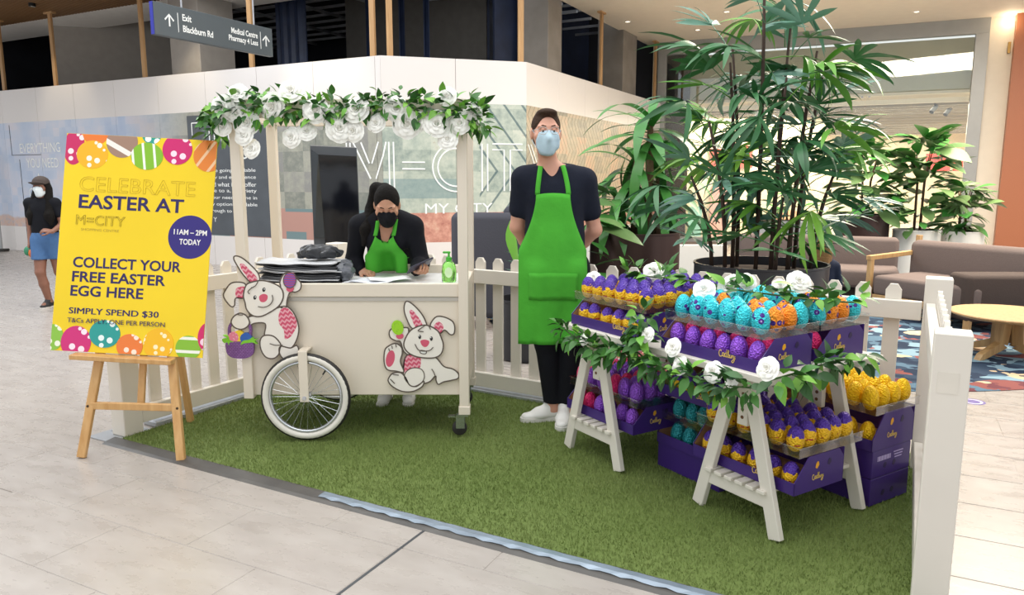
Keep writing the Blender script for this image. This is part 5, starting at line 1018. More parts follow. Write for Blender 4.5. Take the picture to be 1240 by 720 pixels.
def shoe(parent, heel, toe, w=0.042, mat=None, sole=None, h=0.006):
    heel = Vector(heel); toe = Vector(toe); d = (toe - heel).normalized(); x = Vector((0, 0, 1)).cross(d); up = Vector((0, 0, 1)); L = (toe - heel).length; lo = np.minimum(heel, toe) - 0.08; hi = np.maximum(heel, toe) + 0.08; hi[2] = heel.z + 0.17; lo[2] = heel.z - 0.02
    r = thing_part = bpy.data.objects.new('shoe', None); col.objects.link(r); r.parent = parent
    s = Solid(lo, hi, h); s.cone(heel + d * 0.04 + up * 0.045, heel + d * L * 0.55 + up * 0.042, 0.034, w * 0.95, 0.02, (tuple(up), 0.95)); s.cone(heel + d * L * 0.5 + up * 0.038, toe - d * 0.045 + up * 0.03, w * 0.95, w * 0.82, 0.02, (tuple(up), 0.62)); s.cone(heel + d * 0.045 + up * 0.05, heel + d * 0.065 + up * 0.095, 0.036, 0.036, 0.02); s.cone(heel + d * 0.07 + up * 0.08, heel + d * L * 0.5 + up * 0.055, 0.032, 0.03, 0.02); s.half(heel + up * 0.016, (0, 0, -1))
    put('upper', solid_mesh('upper', s, mat or M_SHOE), r)
    pts = [(-0.005, -0.6), (0.0, 0.6), (0.1, 0.85), (0.35, 0.8), (0.6, 1.0), (0.8, 1.0), (0.94, 0.7), (1.0, 0.1), (0.95, -0.65), (0.8, -0.95), (0.6, -0.95), (0.35, -0.75), (0.1, -0.82)]
    M_ = Matrix((d, x, up)).transposed().to_4x4(); M_.translation = heel; MB().prism([(a * L, b * w) for a, b in catmull(pts, 4)], 0.0, 0.024, M_).build('sole', sole or M_SOLE, r, smooth=True, angle=40)
    la = MB()
    for k in range(4): p = heel + d * (L * 0.42 + k * L * 0.085) + up * (0.098 - k * 0.0105); la.tube([p - x * 0.024 - up * 0.006, p + up * 0.002, p + x * 0.024 - up * 0.006], 0.0022, 5)
    la.build('laces', mat or M_SHOE, r, kind='stuff')
    return r

# ---- the standing man in the green apron
man = thing('person', 'person standing in a green apron, navy shirt and pale blue mask, hands behind back', 'person', (0.255, 4.43, 0.012))
hc = Vector((-0.058, -0.05, 1.732)); hR = (Matrix.Rotation(R(6), 3, 'Z') @ Matrix.Rotation(R(2), 3, 'X'))
lo, hi = (-0.36, -0.3, 0.0), (0.36, 0.33, 1.9)
SHL, SHR = (-0.185, 0.01, 1.475), (0.172, 0.02, 1.465); ELL, ELR = (-0.225, 0.07, 1.19), (0.245, 0.075, 1.17); WRL, WRR = (-0.10, 0.2, 0.98), (0.085, 0.205, 0.985)
HIPL, HIPR, KNL, KNR, ANL, ANR = (-0.075, 0.0, 0.93), (0.1, 0.0, 0.93), (-0.045, -0.015, 0.5), (0.115, -0.01, 0.5), (-0.002, 0.01, 0.09), (0.085, 0.0, 0.09)
Yx = (0, 1, 0)
def man_torso(s, e=0.0, k=0.05):
    s.cone((0.01, 0.0, 0.95), (0.0, 0.0, 1.12), 0.155 + e, 0.145 + e, k, (Yx, 0.68)); s.cone((0.0, 0.0, 1.12), (-0.005, 0.0, 1.34), 0.148 + e, 0.168 + e, k, (Yx, 0.66)); s.cone((-0.11, 0.01, 1.435), (0.1, 0.015, 1.43), 0.085 + e, 0.085 + e, k, (Yx, 0.9)); s.cone(SHL, (-0.03, 0.015, 1.515), 0.055 + e, 0.055 + e, k); s.cone(SHR, (0.0, 0.015, 1.515), 0.055 + e, 0.055 + e, k)
def man_arms(s, e=0.0, fore=True, frac=1.0):
    for sh, el, wr in ((SHL, ELL, WRL), (SHR, ELR, WRR)):
        sh, el, wr = np.array(sh), np.array(el), np.array(wr); s.cone(sh, sh + (el - sh) * frac, 0.056 + e, 0.056 + e + (0.042 - 0.056) * frac, 0.03)
        if fore: s.cone(el, el + (wr - el) * 0.4, 0.042, 0.04, 0.02); s.cone(el + (wr - el) * 0.4, wr, 0.04, 0.027, 0.02)
def man_legs(s, e=0.0, k=0.03):
    for h_, kn, an in ((HIPL, KNL, ANL), (HIPR, KNR, ANR)): s.cone(h_, kn, 0.088 + e, 0.06 + e, k); s.cone(kn, an, 0.06 + e, 0.042 + e, k)
    s.cone((-0.06, 0.01, 0.95), (0.085, 0.01, 0.95), 0.11 + e, 0.11 + e, 0.05, (Yx, 0.95))
s = Solid(lo, hi, 0.0065); man_torso(s); man_arms(s); man_legs(s); s.cone((-0.03, 0.01, 1.5), (-0.055, -0.022, 1.64), 0.06, 0.054, 0.03); T = head_solid(s, hc, hR, 1.05); hand(s, WRL, (0.5, 0.1, -0.8), (0.2, 1, 0), 0.09, 0.6, 1); hand(s, WRR, (-0.6, 0.25, -0.7), (-0.2, 1, 0), 0.09, 0.6, -1)
for an, heel_toe in ((ANL, (-0.2, -0.03)), (ANR, (0.04, -0.2))): s.cone((an[0], an[1], 0.06), ((an[0] + heel_toe[0]) / 2, (an[1] + heel_toe[1]) / 2, 0.04), 0.035, 0.03, 0.02)
body = put('body', solid_mesh('body', s, M_SK1), man)
s = Solid((-0.36, -0.3, 0.85), (0.36, 0.3, 1.62), 0.0065); man_torso(s, 0.013); man_arms(s, 0.016, False, 0.62); s.cone((-0.025, -0.1, 1.57), (-0.022, -0.13, 1.43), 0.078, 0.012, 0.008, cut=True); s.half((0, 0, 1.558), (0, -0.25, 1)); shirt = put('shirt', solid_mesh('shirt', s, M_NAVYT), man)
s = Solid((-0.3, -0.25, 0.05), (0.3, 0.25, 1.06), 0.0065); man_legs(s, 0.012); s.half((0, 0, 0.115), (0, 0, -1)); trou = put('trousers', solid_mesh('trousers', s, M_TROU), man)
s = Solid(hc - Vector((0.14, 0.16, 0.16)), hc + Vector((0.14, 0.18, 0.17)), 0.0045); q = hR.to_quaternion(); s.ball(T(0, 0.018, 0.036), np.array((0.0805, 0.098, 0.099)) * 1.05, 0.02, q); s.ball(T(0, -0.035, 0.112), (0.055, 0.055, 0.022), 0.02, q); s.ball(T(0, 0.075, -0.03), (0.066, 0.035, 0.05), 0.02, q); fwd = hR @ Vector((0, -1, 0)); upv = hR @ Vector((0, 0, 1))
s.ball(T(0, -0.115, -0.012), np.array((0.075, 0.095, 0.115)) * 1.05, 0.006, q, cut=True); s.half(T(0, -0.02, -0.012), (fwd * 0.5 - upv * 0.86)); put('hair', solid_mesh('hair', s, M_HAIRB), man)
bvm = bvh_of(body.data); face_bits(man, T, 1.05); face_mask(man, bvm, T, hR, M_MASKB, 1.05)
gls = bpy.data.objects.new('glasses', None); col.objects.link(gls); gls.parent = man; M_FR = plain('clear_frame', '#b9b4b0', 0.25, 0.2, var=0)
for sx in (-1, 1):
    MB().tube([T(sx * 0.033 + 0.026 * math.cos(a) * (1 if abs(math.cos(a)) < .9 else .96), -0.106 + 0.012 * abs(sx * 0.033 + 0.026 * math.cos(a)) / 0.06, 0.014 + 0.019 * math.sin(a)) for a in [2 * math.pi * k / 20 for k in range(20)]], 0.0016, 5, closed=True).build('lens_rim', M_FR, gls)
    MB().tube([T(sx * 0.059, -0.094, 0.02), T(sx * 0.076, -0.05, 0.018), T(sx * 0.083, 0.01, 0.014)], 0.0018, 5).build('temple', M_FR, gls)
MB().tube([T(-0.009, -0.107, 0.018), T(0, -0.112, 0.021), T(0.009, -0.107, 0.018)], 0.0016, 5).build('bridge', M_FR, gls)
rows = []
for i in range(34):
    t = i / 33; z = 1.395 - t * 0.895
    hw = 0.098 if t < 0.02 else (0.098 + (0.2 - 0.098) * min(1, (t / 0.36)) ** 1.7 if t < 0.36 else 0.2 + 0.012 * (t - 0.36))
    cx_ = -0.018 + 0.008 * t; rows.append([Vector((cx_ + hw * (j / 20 * 2 - 1), 0, z - 0.01 * (abs(j / 20 * 2 - 1) ** 2))) for j in range(21)])
bvc = bvh_of(shirt.data, trou.data)
ap = draped(bvc, rows, (0, 1, 0), 0.012, 13, lambda i, j: (0.004 * math.sin(j * 1.15 + i * 0.05) * min(1, i / 14)))
for i, row in enumerate(ap):
    for j, p in enumerate(row): s_ = j / 20 * 2 - 1; p.y = min(p.y, 0.09); 
apron = bpy.data.objects.new('apron', None); col.objects.link(apron); apron.parent = man
cloth('apron_cloth', ap, M_GREEN, apron, 0.003)
pk_ = []
for i in range(17, 24): pk_.append([ap[i][j] + Vector((0, -0.006, 0)) for j in range(3, 18)])
cloth('pocket', pk_, M_GREEN, apron, 0.003)
for sx, x0 in ((-1, -0.108), (1, 0.07)):
    pts = []
    for k in range(12):
        t = k / 11; x = x0 + (sx * 0.062 - 0.025 - x0) * t ** 1.5; z = 1.385 + 0.175 * t; h_ = bvc.ray_cast(Vector((x, -1, z)), Vector((0, 1, 0))); y = h_[0].y - 0.006 if h_[0] is not None and h_[0].y < 0.05 else pts[-1].y + 0.014; pts.append(Vector((x, y, z)))
    rw = [[p + Vector((-0.014, 0, 0)), p + Vector((0.014, 0, 0))] for p in pts]; cloth('neck_strap', rw, M_GREEN, apron, 0.003)
shoe(man, (0.045, 0.02, 0.0), (-0.205, -0.02, 0.0), 0.045); shoe(man, (0.075, 0.045, 0.0), (0.035, -0.215, 0.0), 0.045)

# ---- the woman leaning on the cart
wo = Vector((-0.79, 4.86, 0.012)); wom = thing('person', 'person with a black ponytail, black mask and green apron leaning over the cart counter', 'person', wo)
def W(x, y, z): return Vector((x, y, z)) - wo
hc = W(-0.755, 4.52, 1.325); hR = Matrix.Rotation(R(6), 3, 'Z') @ Matrix.Rotation(R(30), 3, 'X')
sL, sR = W(-0.945, 4.62, 1.2), W(-0.615, 4.62, 1.195); eL, eR = W(-0.995, 4.66, 0.985), W(-0.565, 4.6, 0.975); wL, wR = W(-0.945, 4.59, 0.925), W(-0.575, 4.43, 0.945)
pel, wst, chs = W(-0.79, 4.9, 0.87), W(-0.785, 4.83, 1.0), W(-0.78, 4.68, 1.16)
fl_ = ((0, 0.85, 0.5), 0.66)
def w_torso(s, e=0.0, k=0.05): s.cone(pel, wst, 0.15 + e, 0.125 + e, k, ((0, 1, 0.15), 0.7)); s.cone(wst, chs, 0.125 + e, 0.145 + e, k, fl_); s.cone(W(-0.87, 4.64, 1.195), W(-0.69, 4.64, 1.19), 0.07 + e, 0.07 + e, k); s.cone(sL, W(-0.80, 4.62, 1.235), 0.05 + e, 0.045 + e, k); s.cone(sR, W(-0.73, 4.62, 1.235), 0.05 + e, 0.045 + e, k); s.ball(W(-0.835, 4.585, 1.11), 0.062 + e, 0.04); s.ball(W(-0.715, 4.585, 1.11), 0.062 + e, 0.04)
def w_arms(s, e=0.0):
    for a, b_, c_ in ((sL, eL, wL), (sR, eR, wR)): s.cone(a, b_, 0.05 + e, 0.04 + e, 0.03); s.cone(b_, b_.lerp(c_, 0.45), 0.04 + e, 0.037 + e, 0.02); s.cone(b_.lerp(c_, 0.45), c_, 0.037 + e, 0.025 + e * 0.8, 0.02)
fa, fb = W(-0.845, 4.88, 0), W(-0.695, 4.88, 0)
def w_legs(s, e=0.0):
    for f, hp in ((fa, W(-0.865, 4.91, 0.86)), (fb, W(-0.715, 4.91, 0.86))): kn = f + Vector((0, -0.005, 0.46)); s.cone(hp, kn, 0.088 + e, 0.06 + e, 0.03); s.cone(kn, f + Vector((0, 0.0, 0.08)), 0.06 + e, 0.04 + e, 0.02)
    s.cone(W(-0.85, 4.91, 0.88), W(-0.73, 4.91, 0.88), 0.11 + e, 0.11 + e, 0.04)
s = Solid((-0.32, -0.52, 0.0), (0.34, 0.24, 1.5), 0.0065); w_torso(s); w_arms(s); w_legs(s); s.cone(W(-0.768, 4.62, 1.2), W(-0.757, 4.55, 1.27), 0.05, 0.047, 0.03); T = head_solid(s, hc, hR, 0.93)
h1 = Solid(np.array(wL) - 0.13, np.array(wL) + 0.13, 0.0035); hand(h1, wL, (0.85, -0.45, -0.1), (0.15, 0.3, -1), 0.078, 1.15, -1, 0.04); h2 = Solid(np.array(wR) - 0.13, np.array(wR) + 0.13, 0.0035); hand(h2, wR, (0.5, -0.75, -0.05), (0.15, 0.15, 1), 0.078, 0.95, 1, 0.05)
body = put('body', solid_mesh('body', [s, h1, h2], M_SK2), wom)
s = Solid((-0.34, -0.46, 0.75), (0.36, 0.26, 1.32), 0.0065); w_torso(s, 0.012); w_arms(s, 0.012); s.cone(W(-0.765, 4.56, 1.26), W(-0.772, 4.545, 1.13), 0.055, 0.028, 0.01, cut=True); s.half(wL + Vector((0.012, -0.01, 0)), (0.85, -0.45, -0.1)) if False else None
top = put('top', solid_mesh('top', s, M_BLKT), wom); s = Solid((-0.3, -0.2, 0.05), (0.3, 0.24, 1.0), 0.0075); w_legs(s, 0.012); s.half((0, 0, 0.1), (0, 0, -1)); put('trousers', solid_mesh('trousers', s, M_TROU), wom)
s = Solid(hc - Vector((0.2, 0.2, 0.3)), hc + Vector((0.2, 0.3, 0.2)), 0.005); q = hR.to_quaternion(); s.ball(T(0, 0.02, 0.036), np.array((0.083, 0.099, 0.1)) * 0.93, 0.02, q); fwd = hR @ Vector((0, -1, 0)); upv = hR @ Vector((0, 0, 1)); s.ball(T(0, -0.118, -0.022), np.array((0.074, 0.1, 0.122)) * 0.93, 0.008, q, cut=True); s.half(T(0, -0.0, -0.03), (fwd * 0.6 - upv * 0.8))
a, b_ = T(-0.03, 0.1, 0.075), T(-0.07, 0.13, 0.05); s.cone(T(-0.01, 0.09, 0.085), b_, 0.03, 0.038, 0.015); pt = [Vector(b_), W(-0.86, 4.63, 1.3), W(-0.895, 4.56, 1.18), W(-0.905, 4.53, 1.09)]
for p_, n_, r1, r2 in zip(pt, pt[1:], (0.04, 0.046, 0.036), (0.046, 0.036, 0.012)): s.cone(p_, n_, r1, r2, 0.02)
put('hair', solid_mesh('hair', s, M_HAIRK), wom)
bvw = bvh_of(body.data); face_bits(wom, T, 0.93, 0.006, M_HAIRK, M_SK2); face_mask(wom, bvw, T, hR, M_MASKK, 0.93)
bvt = bvh_of(top.data); rows = []
for i in range(14):
    t = i / 13; z = 1.135 - t * 0.235; hw = 0.055 + 0.075 * min(1, (t / 0.55)) ** 1.4; rows.append([Vector((-0.775 - wo.x + hw * (j / 14 * 2 - 1), 0, z - 0.035 * (1 - (j / 14 * 2 - 1) ** 2) * (1 - t))) for j in range(15)])
ap = draped(bvt, rows, (0, 1, 0), 0.01, 6, lambda i, j: 0.003 * math.sin(j * 1.3)); apw = bpy.data.objects.new('apron', None); col.objects.link(apw); apw.parent = wom; cloth('apron_cloth', ap, M_GREEN, apw, 0.003)
for j, sx in ((0, -1), (14, 1)):
    pts = [ap[0][j]]; tgt = W(-0.76 + sx * 0.055, 4.6, 1.245)
    for k in range(1, 9):
        p = ap[0][j].lerp(tgt, k / 8); h_ = bvt.ray_cast(Vector((p.x, -1, p.z)), Vector((0, 1, 0))); pts.append(Vector((p.x, (h_[0].y - 0.006) if h_[0] is not None else p.y, p.z)))
    cloth('neck_strap', [[p + Vector((-0.012, 0, 0)), p + Vector((0.012, 0, 0))] for p in pts], M_GREEN, apw, 0.003)
wb = MB().tube([W(-0.93, 4.80, 0.995), W(-0.86, 4.715, 0.985), W(-0.78, 4.695, 0.98), W(-0.7, 4.715, 0.985), W(-0.64, 4.80, 0.995)], 0.009, 8, sq=0.5).build('waist_tie', M_GREEN, apw, smooth=True)
shoe(wom, fa + Vector((0, 0.05, 0)), fa + Vector((-0.02, -0.18, 0)), 0.04); shoe(wom, fb + Vector((0, 0.05, 0)), fb + Vector((0.01, -0.18, 0)), 0.04)
# phone in her hand
ph = thing('phone', 'dark phone held by the person leaning over the cart', 'phone', (-0.54, 4.345, 0.985), rot=(R(20), R(-32), R(-62)))
MB().box((0, 0, 0), (0.085, 0.165, 0.009), ch=0.003).build('case', plain('phone_case', '#2d2a3d', 0.4, var=0), ph); MB().box((0, 0, 0.0052), (0.077, 0.152, 0.001)).build('screen', plain('phone_screen', '#0d0f14', 0.1, var=0), ph)

# ---- the passer-by behind the poster
fo = gp(62, 372); wk = thing('person', 'person walking in a dark cap, black top and denim shorts behind the yellow poster', 'person', (fo.x, fo.y, 0))
hc = Vector((0.03, -0.02, 1.395)); hR = Matrix.Rotation(R(4), 3, 'Z'); s = Solid((-0.32, -0.35, 0.0), (0.36, 0.35, 1.6), 0.0075)
sA, sB, eA, eB, wA, wB_ = (-0.135, 0, 1.22), (0.165, 0, 1.22), (-0.175, 0.04, 0.97), (0.225, 0.0, 0.98), (-0.155, -0.03, 0.76), (0.185, -0.14, 0.9)
hA, hB, kA, kB, aA, aB = (-0.05, 0, 0.78), (0.1, 0, 0.78), (-0.03, -0.09, 0.43), (0.11, 0.04, 0.42), (0.0, -0.02, 0.075), (0.12, 0.2, 0.12)
def k_torso(s, e=0.0): s.cone((0.02, 0, 0.82), (0.015, 0, 1.0), 0.14 + e, 0.12 + e, 0.05, (Yx, 0.7)); s.cone((0.015, 0, 1.0), (0.015, 0, 1.14), 0.12 + e, 0.138 + e, 0.05, (Yx, 0.7)); s.cone(sA, (0.0, 0, 1.26), 0.048 + e, 0.045 + e, 0.04); s.cone(sB, (0.03, 0, 1.26), 0.048 + e, 0.045 + e, 0.04)
k_torso(s)
for a, b_, c_ in ((sA, eA, wA), (sB, eB, wB_)): s.cone(a, b_, 0.045, 0.034, 0.02); s.cone(b_, c_, 0.034, 0.022, 0.02)
for a, b_, c_ in ((hA, kA, aA), (hB, kB, aB)): s.cone(a, b_, 0.085, 0.055, 0.03); s.cone(b_, tuple(np.array(b_) * 0.6 + np.array(c_) * 0.4), 0.05, 0.05, 0.02); s.cone(tuple(np.array(b_) * 0.6 + np.array(c_) * 0.4), c_, 0.05, 0.033, 0.02)
s.cone(aA, (-0.01, -0.12, 0.045), 0.033, 0.026, 0.02, ((0, 0, 1), 0.8)); s.cone(aB, (0.12, 0.09, 0.05), 0.033, 0.026, 0.02)
s.cone((0.02, 0.01, 1.24), (0.027, -0.005, 1.33), 0.045, 0.042, 0.03); T = head_solid(s, hc, hR, 0.9); hand(s, wA, (0.05, -0.25, -0.95), (1, 0, 0), 0.08, 0.7, -1); hand(s, wB_, (-0.7, -0.4, 0.2), (0, 0.6, -0.8), 0.08, 0.9, 1)
body = put('body', solid_mesh('body', s, M_SK3), wk); s = Solid((-0.3, -0.25, 0.78), (0.36, 0.25, 1.34), 0.0075); k_torso(s, 0.013)
for a, b_ in ((sA, eA), (sB, eB)): s.cone(a, tuple(np.array(a) * 0.45 + np.array(b_) * 0.55), 0.053, 0.05, 0.02)
s.half((0, 0, 0.845), (0, 0, -1)); s.half((0, 0, 1.285), (0, 0, 1)); put('top', solid_mesh('top', s, M_BLKT), wk)
s = Solid((-0.25, -0.25, 0.5), (0.3, 0.25, 0.95), 0.0075)
for a, b_ in ((hA, kA), (hB, kB)): s.cone(a, tuple(np.array(a) * 0.35 + np.array(b_) * 0.65), 0.103, 0.09, 0.02)
s.cone((0.02, 0, 0.82), (0.018, 0, 0.9), 0.152, 0.142, 0.04, (Yx, 0.72)); s.half((0, 0, 0.885), (0, 0, 1)); s.half((0, 0, 0.575), (0, 0, -1)); put('shorts', solid_mesh('shorts', s, M_DENIM), wk)
s = Solid((-0.25, -0.2, 0.95), (0.32, 0.3, 1.6), 0.007); q = hR.to_quaternion(); s.ball(T(0, 0.03, 0.03), (0.083, 0.095, 0.095), 0.02, q); s.cone(T(-0.055, 0.03, -0.02), (-0.085, -0.06, 1.08), 0.055, 0.05, 0.03, (Yx, 0.8)); s.cone(T(0.06, 0.03, -0.02), (0.125, -0.07, 1.06), 0.055, 0.055, 0.03, (Yx, 0.8)); s.cone((0.125, -0.07, 1.08), (0.15, -0.09, 0.97), 0.055, 0.015, 0.02); s.cone((-0.085, -0.06, 1.09), (-0.1, -0.085, 0.98), 0.05, 0.015, 0.02); s.cone((0.0, 0.06, 1.3), (0.03, 0.09, 1.1), 0.09, 0.1, 0.03, (Yx, 0.6)); s.ball(T(0, -0.085, -0.02), (0.055, 0.055, 0.1), 0.01, q, cut=True); put('hair', solid_mesh('hair', s, M_HAIRK), wk)
face_bits(wk, T, 0.9, skin=M_SK3); face_mask(wk, bvh_of(body.data), T, hR, plain('white_mask', '#dfe8ec', 0.8, var=0.02), 0.9)
s = Solid((-0.15, -0.25, 1.38), (0.22, 0.2, 1.58), 0.006); s.ball(T(0, 0.01, 0.058), (0.088, 0.1, 0.082), 0.01, q); s.half(T(0, 0, 0.052), (0, 0.25, -1)); s.cone(T(-0.04, -0.1, 0.058), T(0.04, -0.1, 0.058), 0.05, 0.05, 0.01, ((0, 0.2, 1), 0.16)); put('cap', solid_mesh('cap', s, fabric('grey_cap', '#4d4440')), wk)
shoe(wk, (0.0, 0.04, 0.0), (-0.015, -0.175, 0.0), 0.042, plain('black_sandal', '#1d1b1c', 0.6), plain('pale_sole', '#c9c4bd', 0.6)); shoe(wk, (0.12, 0.24, 0.05), (0.12, 0.03, 0.0), 0.042, plain('black_sandal', '#1d1b1c'), plain('pale_sole', '#c9c4bd'))
bg_ = thing('small_pouch', 'small green and orange pouch in the hand of the walking person', 'pouch', fo + Vector((-0.17, -0.06, 0.6)))
s = Solid((-0.08, -0.08, -0.02), (0.1, 0.08, 0.16), 0.006); s.ball((0, 0, 0.07), (0.04, 0.035, 0.055), 0.01); put('pouch_body', solid_mesh('pouch_body', s, plain('pouch_green', '#2f7d5a', 0.6)), bg_); s = Solid((-0.08, -0.08, -0.04), (0.12, 0.08, 0.16), 0.006); s.ball((0.05, -0.01, 0.045), (0.035, 0.03, 0.05), 0.01); put('pouch_flap', solid_mesh('pouch_flap', s, plain('pouch_orange', '#c9672f', 0.6)), bg_)

# ================================================================== on the cart
CT = 0.8945
def on_counter(px, py, z=CT): p = gp(px, py, z); return p
br = random.Random(5)
BAGM = [plain('bag_black', '#26272b', 0.35, var=0.2), plain('bag_grey', '#55565a', 0.4, var=0.2), plain('bag_white', '#c9cacc', 0.4, var=0.1), plain('bag_dark', '#1d1e22', 0.3, var=0.2)]
for k in range(13):
    b = MB(); rows = []; n = 16; zt = CT + 0.003 + k * 0.0092; w, d = 0.44 + br.uniform(-.03, .02), 0.30; ph = br.uniform(0, 6)
    for i in range(9):
        rows.append([((j / n - 0.5) * w + 0.006 * math.sin(i * 2 + ph), (i / 8 - 0.5) * d + 0.008 * math.sin(j * 1.1 + ph), 0.0022 * math.sin(j * 0.9 + i * 0.7 + ph) + (0.012 * (1 - j / 3) ** 2 * (k / 13) if j < 3 else 0)) for j in range(n + 1)])
    o = MB().sheet(rows).build('folded_bag', BAGM[(k * 3 + k // 4) % 4 if k < 12 else 2], loc=(-1.225 + br.uniform(-.015, .015), 4.37 + br.uniform(-.01, .01), zt), rot=(0, 0, br.uniform(-.05, .05)), smooth=True, label=('flat folded bag in the stack on the cart counter' if k < 12 else 'white folded bag on top of the stack on the cart counter'), cat='bag', group='folded bags stacked on the cart'); m = o.modifiers.new('thickness', 'SOLIDIFY'); m.thickness = 0.005
def crumple(name, c, r, mat, label, seed, h=0.007):
    rr = np.random.default_rng(seed); s = Solid(np.array((-r[0], -r[1], -r[2])) * 1.35, np.array(r) * 1.35, h); s.ball((0, 0, 0), r, 0.02); X, Y, Z = np.meshgrid(*s.ax, indexing='ij'); f = 0
    for q in range(7): k_ = rr.normal(0, 1, 3); k_ *= rr.uniform(25, 90) / np.linalg.norm(k_); f = f + np.abs(np.sin(X * k_[0] + Y * k_[1] + Z * k_[2] + rr.uniform(0, 6))) * 0.0065
    s.D += (f - 0.022).astype(np.float32); s.half((0, 0, -r[2] * 0.75), (0, 0, -1)); me = solid_mesh(name, s, mat); me.polygons.foreach_set('use_smooth', [False] * len(me.polygons)); return put(name, me, None, loc=c, label=label, cat='bag')
crumple('crumpled_bag', (-1.145, 4.42, CT + 0.162), (0.14, 0.09, 0.05), plain('crumpled_black', '#2f3135', 0.28, var=0.3, vscale=20), 'crumpled black plastic bag on top of the folded bags', 3)
crumple('crumpled_bag', (-0.975, 4.33, CT + 0.058), (0.052, 0.1, 0.065), plain('crumpled_grey', '#5d6067', 0.25, var=0.5, vscale=20), 'crumpled grey and black bag slumped at the end of the bag stack', 9)
for k, (x, y, rz, c) in enumerate(((-0.86, 4.3, 0.1, '#e6e7ea'), (-0.80, 4.26, -0.25, '#dadde3'), (-0.72, 4.32, 0.3, '#e9e9e8'))):
    o = MB().sheet([[((j / 8 - .5) * 0.24, (i / 6 - .5) * 0.16, 0.004 * math.sin(j * 0.8 + k) + 0.003 * k) for j in range(9)] for i in range(7)]).build('paper_sheet', plain('paper_' + c[1:], c, 0.6, var=0.06, vscale=12), loc=(x, y, CT + 0.006 + k * 0.003), rot=(0, 0, rz), smooth=True, label='loose white paper sheet on the cart counter before the leaning person', cat='paper', group='papers on the cart counter'); o.modifiers.new('thickness', 'SOLIDIFY').thickness = 0.001
sp = on_counter(542, 344); sp = Vector((sp.x, 4.3, CT)); sani = thing('sanitiser_bottle', 'clear green pump bottle of hand gel on the cart counter', 'bottle', sp)
gmn = NT('green_gel'); gmn.color(lin('#a6f07a')); gmn.set(0.1, trans=0.9); 
MB().lathe([(0, 0), (0.036, 0), (0.042, 0.006), (0.043, 0.06), (0.038, 0.1), (0.024, 0.118), (0.014, 0.124), (0.014, 0.132), (0, 0.132)], 24, Matrix.Diagonal((1, 0.7, 1, 1))).build('bottle', gmn.m, sani, smooth=True, angle=50)
MB().lathe([(0.017, 0.124), (0.017, 0.142), (0.012, 0.146), (0.006, 0.148), (0.006, 0.168), (0, 0.168)], 14).build('collar', plain('pump_green', '#3fae2a', 0.35, var=0), sani, smooth=True, angle=40); MB().box((-0.012, 0, 0.172), (0.045, 0.016, 0.012), ch=0.003).build('pump_head', plain('pump_green', '#3fae2a'), sani)
MB().prism([(0.022 * math.cos(2 * math.pi * k / 24), 0.058 + 0.03 * math.sin(2 * math.pi * k / 24)) for k in range(24)], -0.0305, -0.0295, XZ).build('sticker', plain('gel_sticker', '#cdeab8', 0.4, var=0.1), sani)

# ================================================================== hanging sign
sa, sb = Vector((-4.50, 9.78, 0)), Vector((-3.57, 11.54, 0)); sth = math.atan2((sb - sa).y, (sb - sa).x); SLn = (sb - sa).length
sg = thing('hanging_sign', 'dark grey directional sign with white lettering hung on two rods', 'sign', (sa.x, sa.y, 3.3), sth)
MB().box((SLn / 2, 0.04, 0.2), (SLn, 0.08, 0.4), ch=0.004).build('sign_box', plain('sign_grey', '#4b5459', 0.45, var=0.03), sg); MB().box((0.0, 0.04, 0.2), (0.012, 0.06, 0.396)).build('end_strip', plain('sign_blue', '#1c2390', 0.4, var=0), sg)
for x in (0.45, 1.68): MB().tube([(x, 0.04, 0.4), (x, 0.04, 1.62)], 0.012, 8).build('rod', M_STEEL, sg)
fit_text('Exit', M_WHITE_PRINT, 0.42, 0.56, 0.235, sg, -0.002, h=0.085, bold=0.02); fit_text('Blackburn Rd', M_WHITE_PRINT, 0.42, 0.9, 0.095, sg, -0.002, h=0.085, bold=0.02); fit_text('Medical Centre', M_WHITE_PRINT, 1.22, 1.7, 0.215, sg, -0.002, h=0.08, bold=0.02); fit_text('Pharmacy 4 Less', M_WHITE_PRINT, 1.17, 1.7, 0.09, sg, -0.002, h=0.1, bold=0.02)
for x, s_ in ((0.22, 1.0), (1.86, 0.95)):
    b = MB(); b.ribbon2([(x, 0.13), (x, 0.27)], 0.02, -0.003, 0); b.ribbon2([(x - 0.065, 0.205), (x, 0.275), (x + 0.065, 0.205)], 0.02, -0.003, 0); b.build('arrow', M_WHITE_PRINT, sg)
b = MB()
for x in (0.35, 1.755): MB().box((x, -0.001, 0.2), (0.008, 0.003, 0.24)).build('divider', M_WHITE_PRINT, sg)

# ================================================================== display totem
kt = thing('display_totem', 'tall black digital display totem standing before the hoarding', 'totem', (-2.1, 9.0, 0), R(14))
MB().hull([(-0.29, 0, 0), (0.27, 0, 0), (-0.29, 0.02, 1.88), (0.25, 0.02, 1.86), (-0.27, 0.26, 0), (0.25, 0.26, 0), (-0.27, 0.26, 1.9), (0.24, 0.26, 1.88)]).build('casing', plain('totem_grey', '#4d5054', 0.3, 0.3, var=0.05), kt)
MB().hull([(-0.13, -0.03, 0.05), (0.26, -0.03, 0.05), (-0.2, -0.03, 1.78), (0.24, -0.03, 1.76), (-0.13, 0.02, 0.05), (0.26, 0.02, 0.05), (-0.2, 0.02, 1.78), (0.24, 0.02, 1.76)]).build('screen', plain('black_glass', '#090b12', 0.08, var=0), kt)
MB().hull([(-0.28, -0.012, 0.8), (-0.16, -0.025, 0.8), (-0.28, -0.012, 1.84), (-0.2, -0.025, 1.78), (-0.28, 0.01, 0.8), (-0.16, 0.01, 0.8), (-0.28, 0.02, 1.84), (-0.2, 0.02, 1.78)]).build('side_facet', plain('smoked_facet', '#3b3f42', 0.15, 0.4, var=0.1), kt)

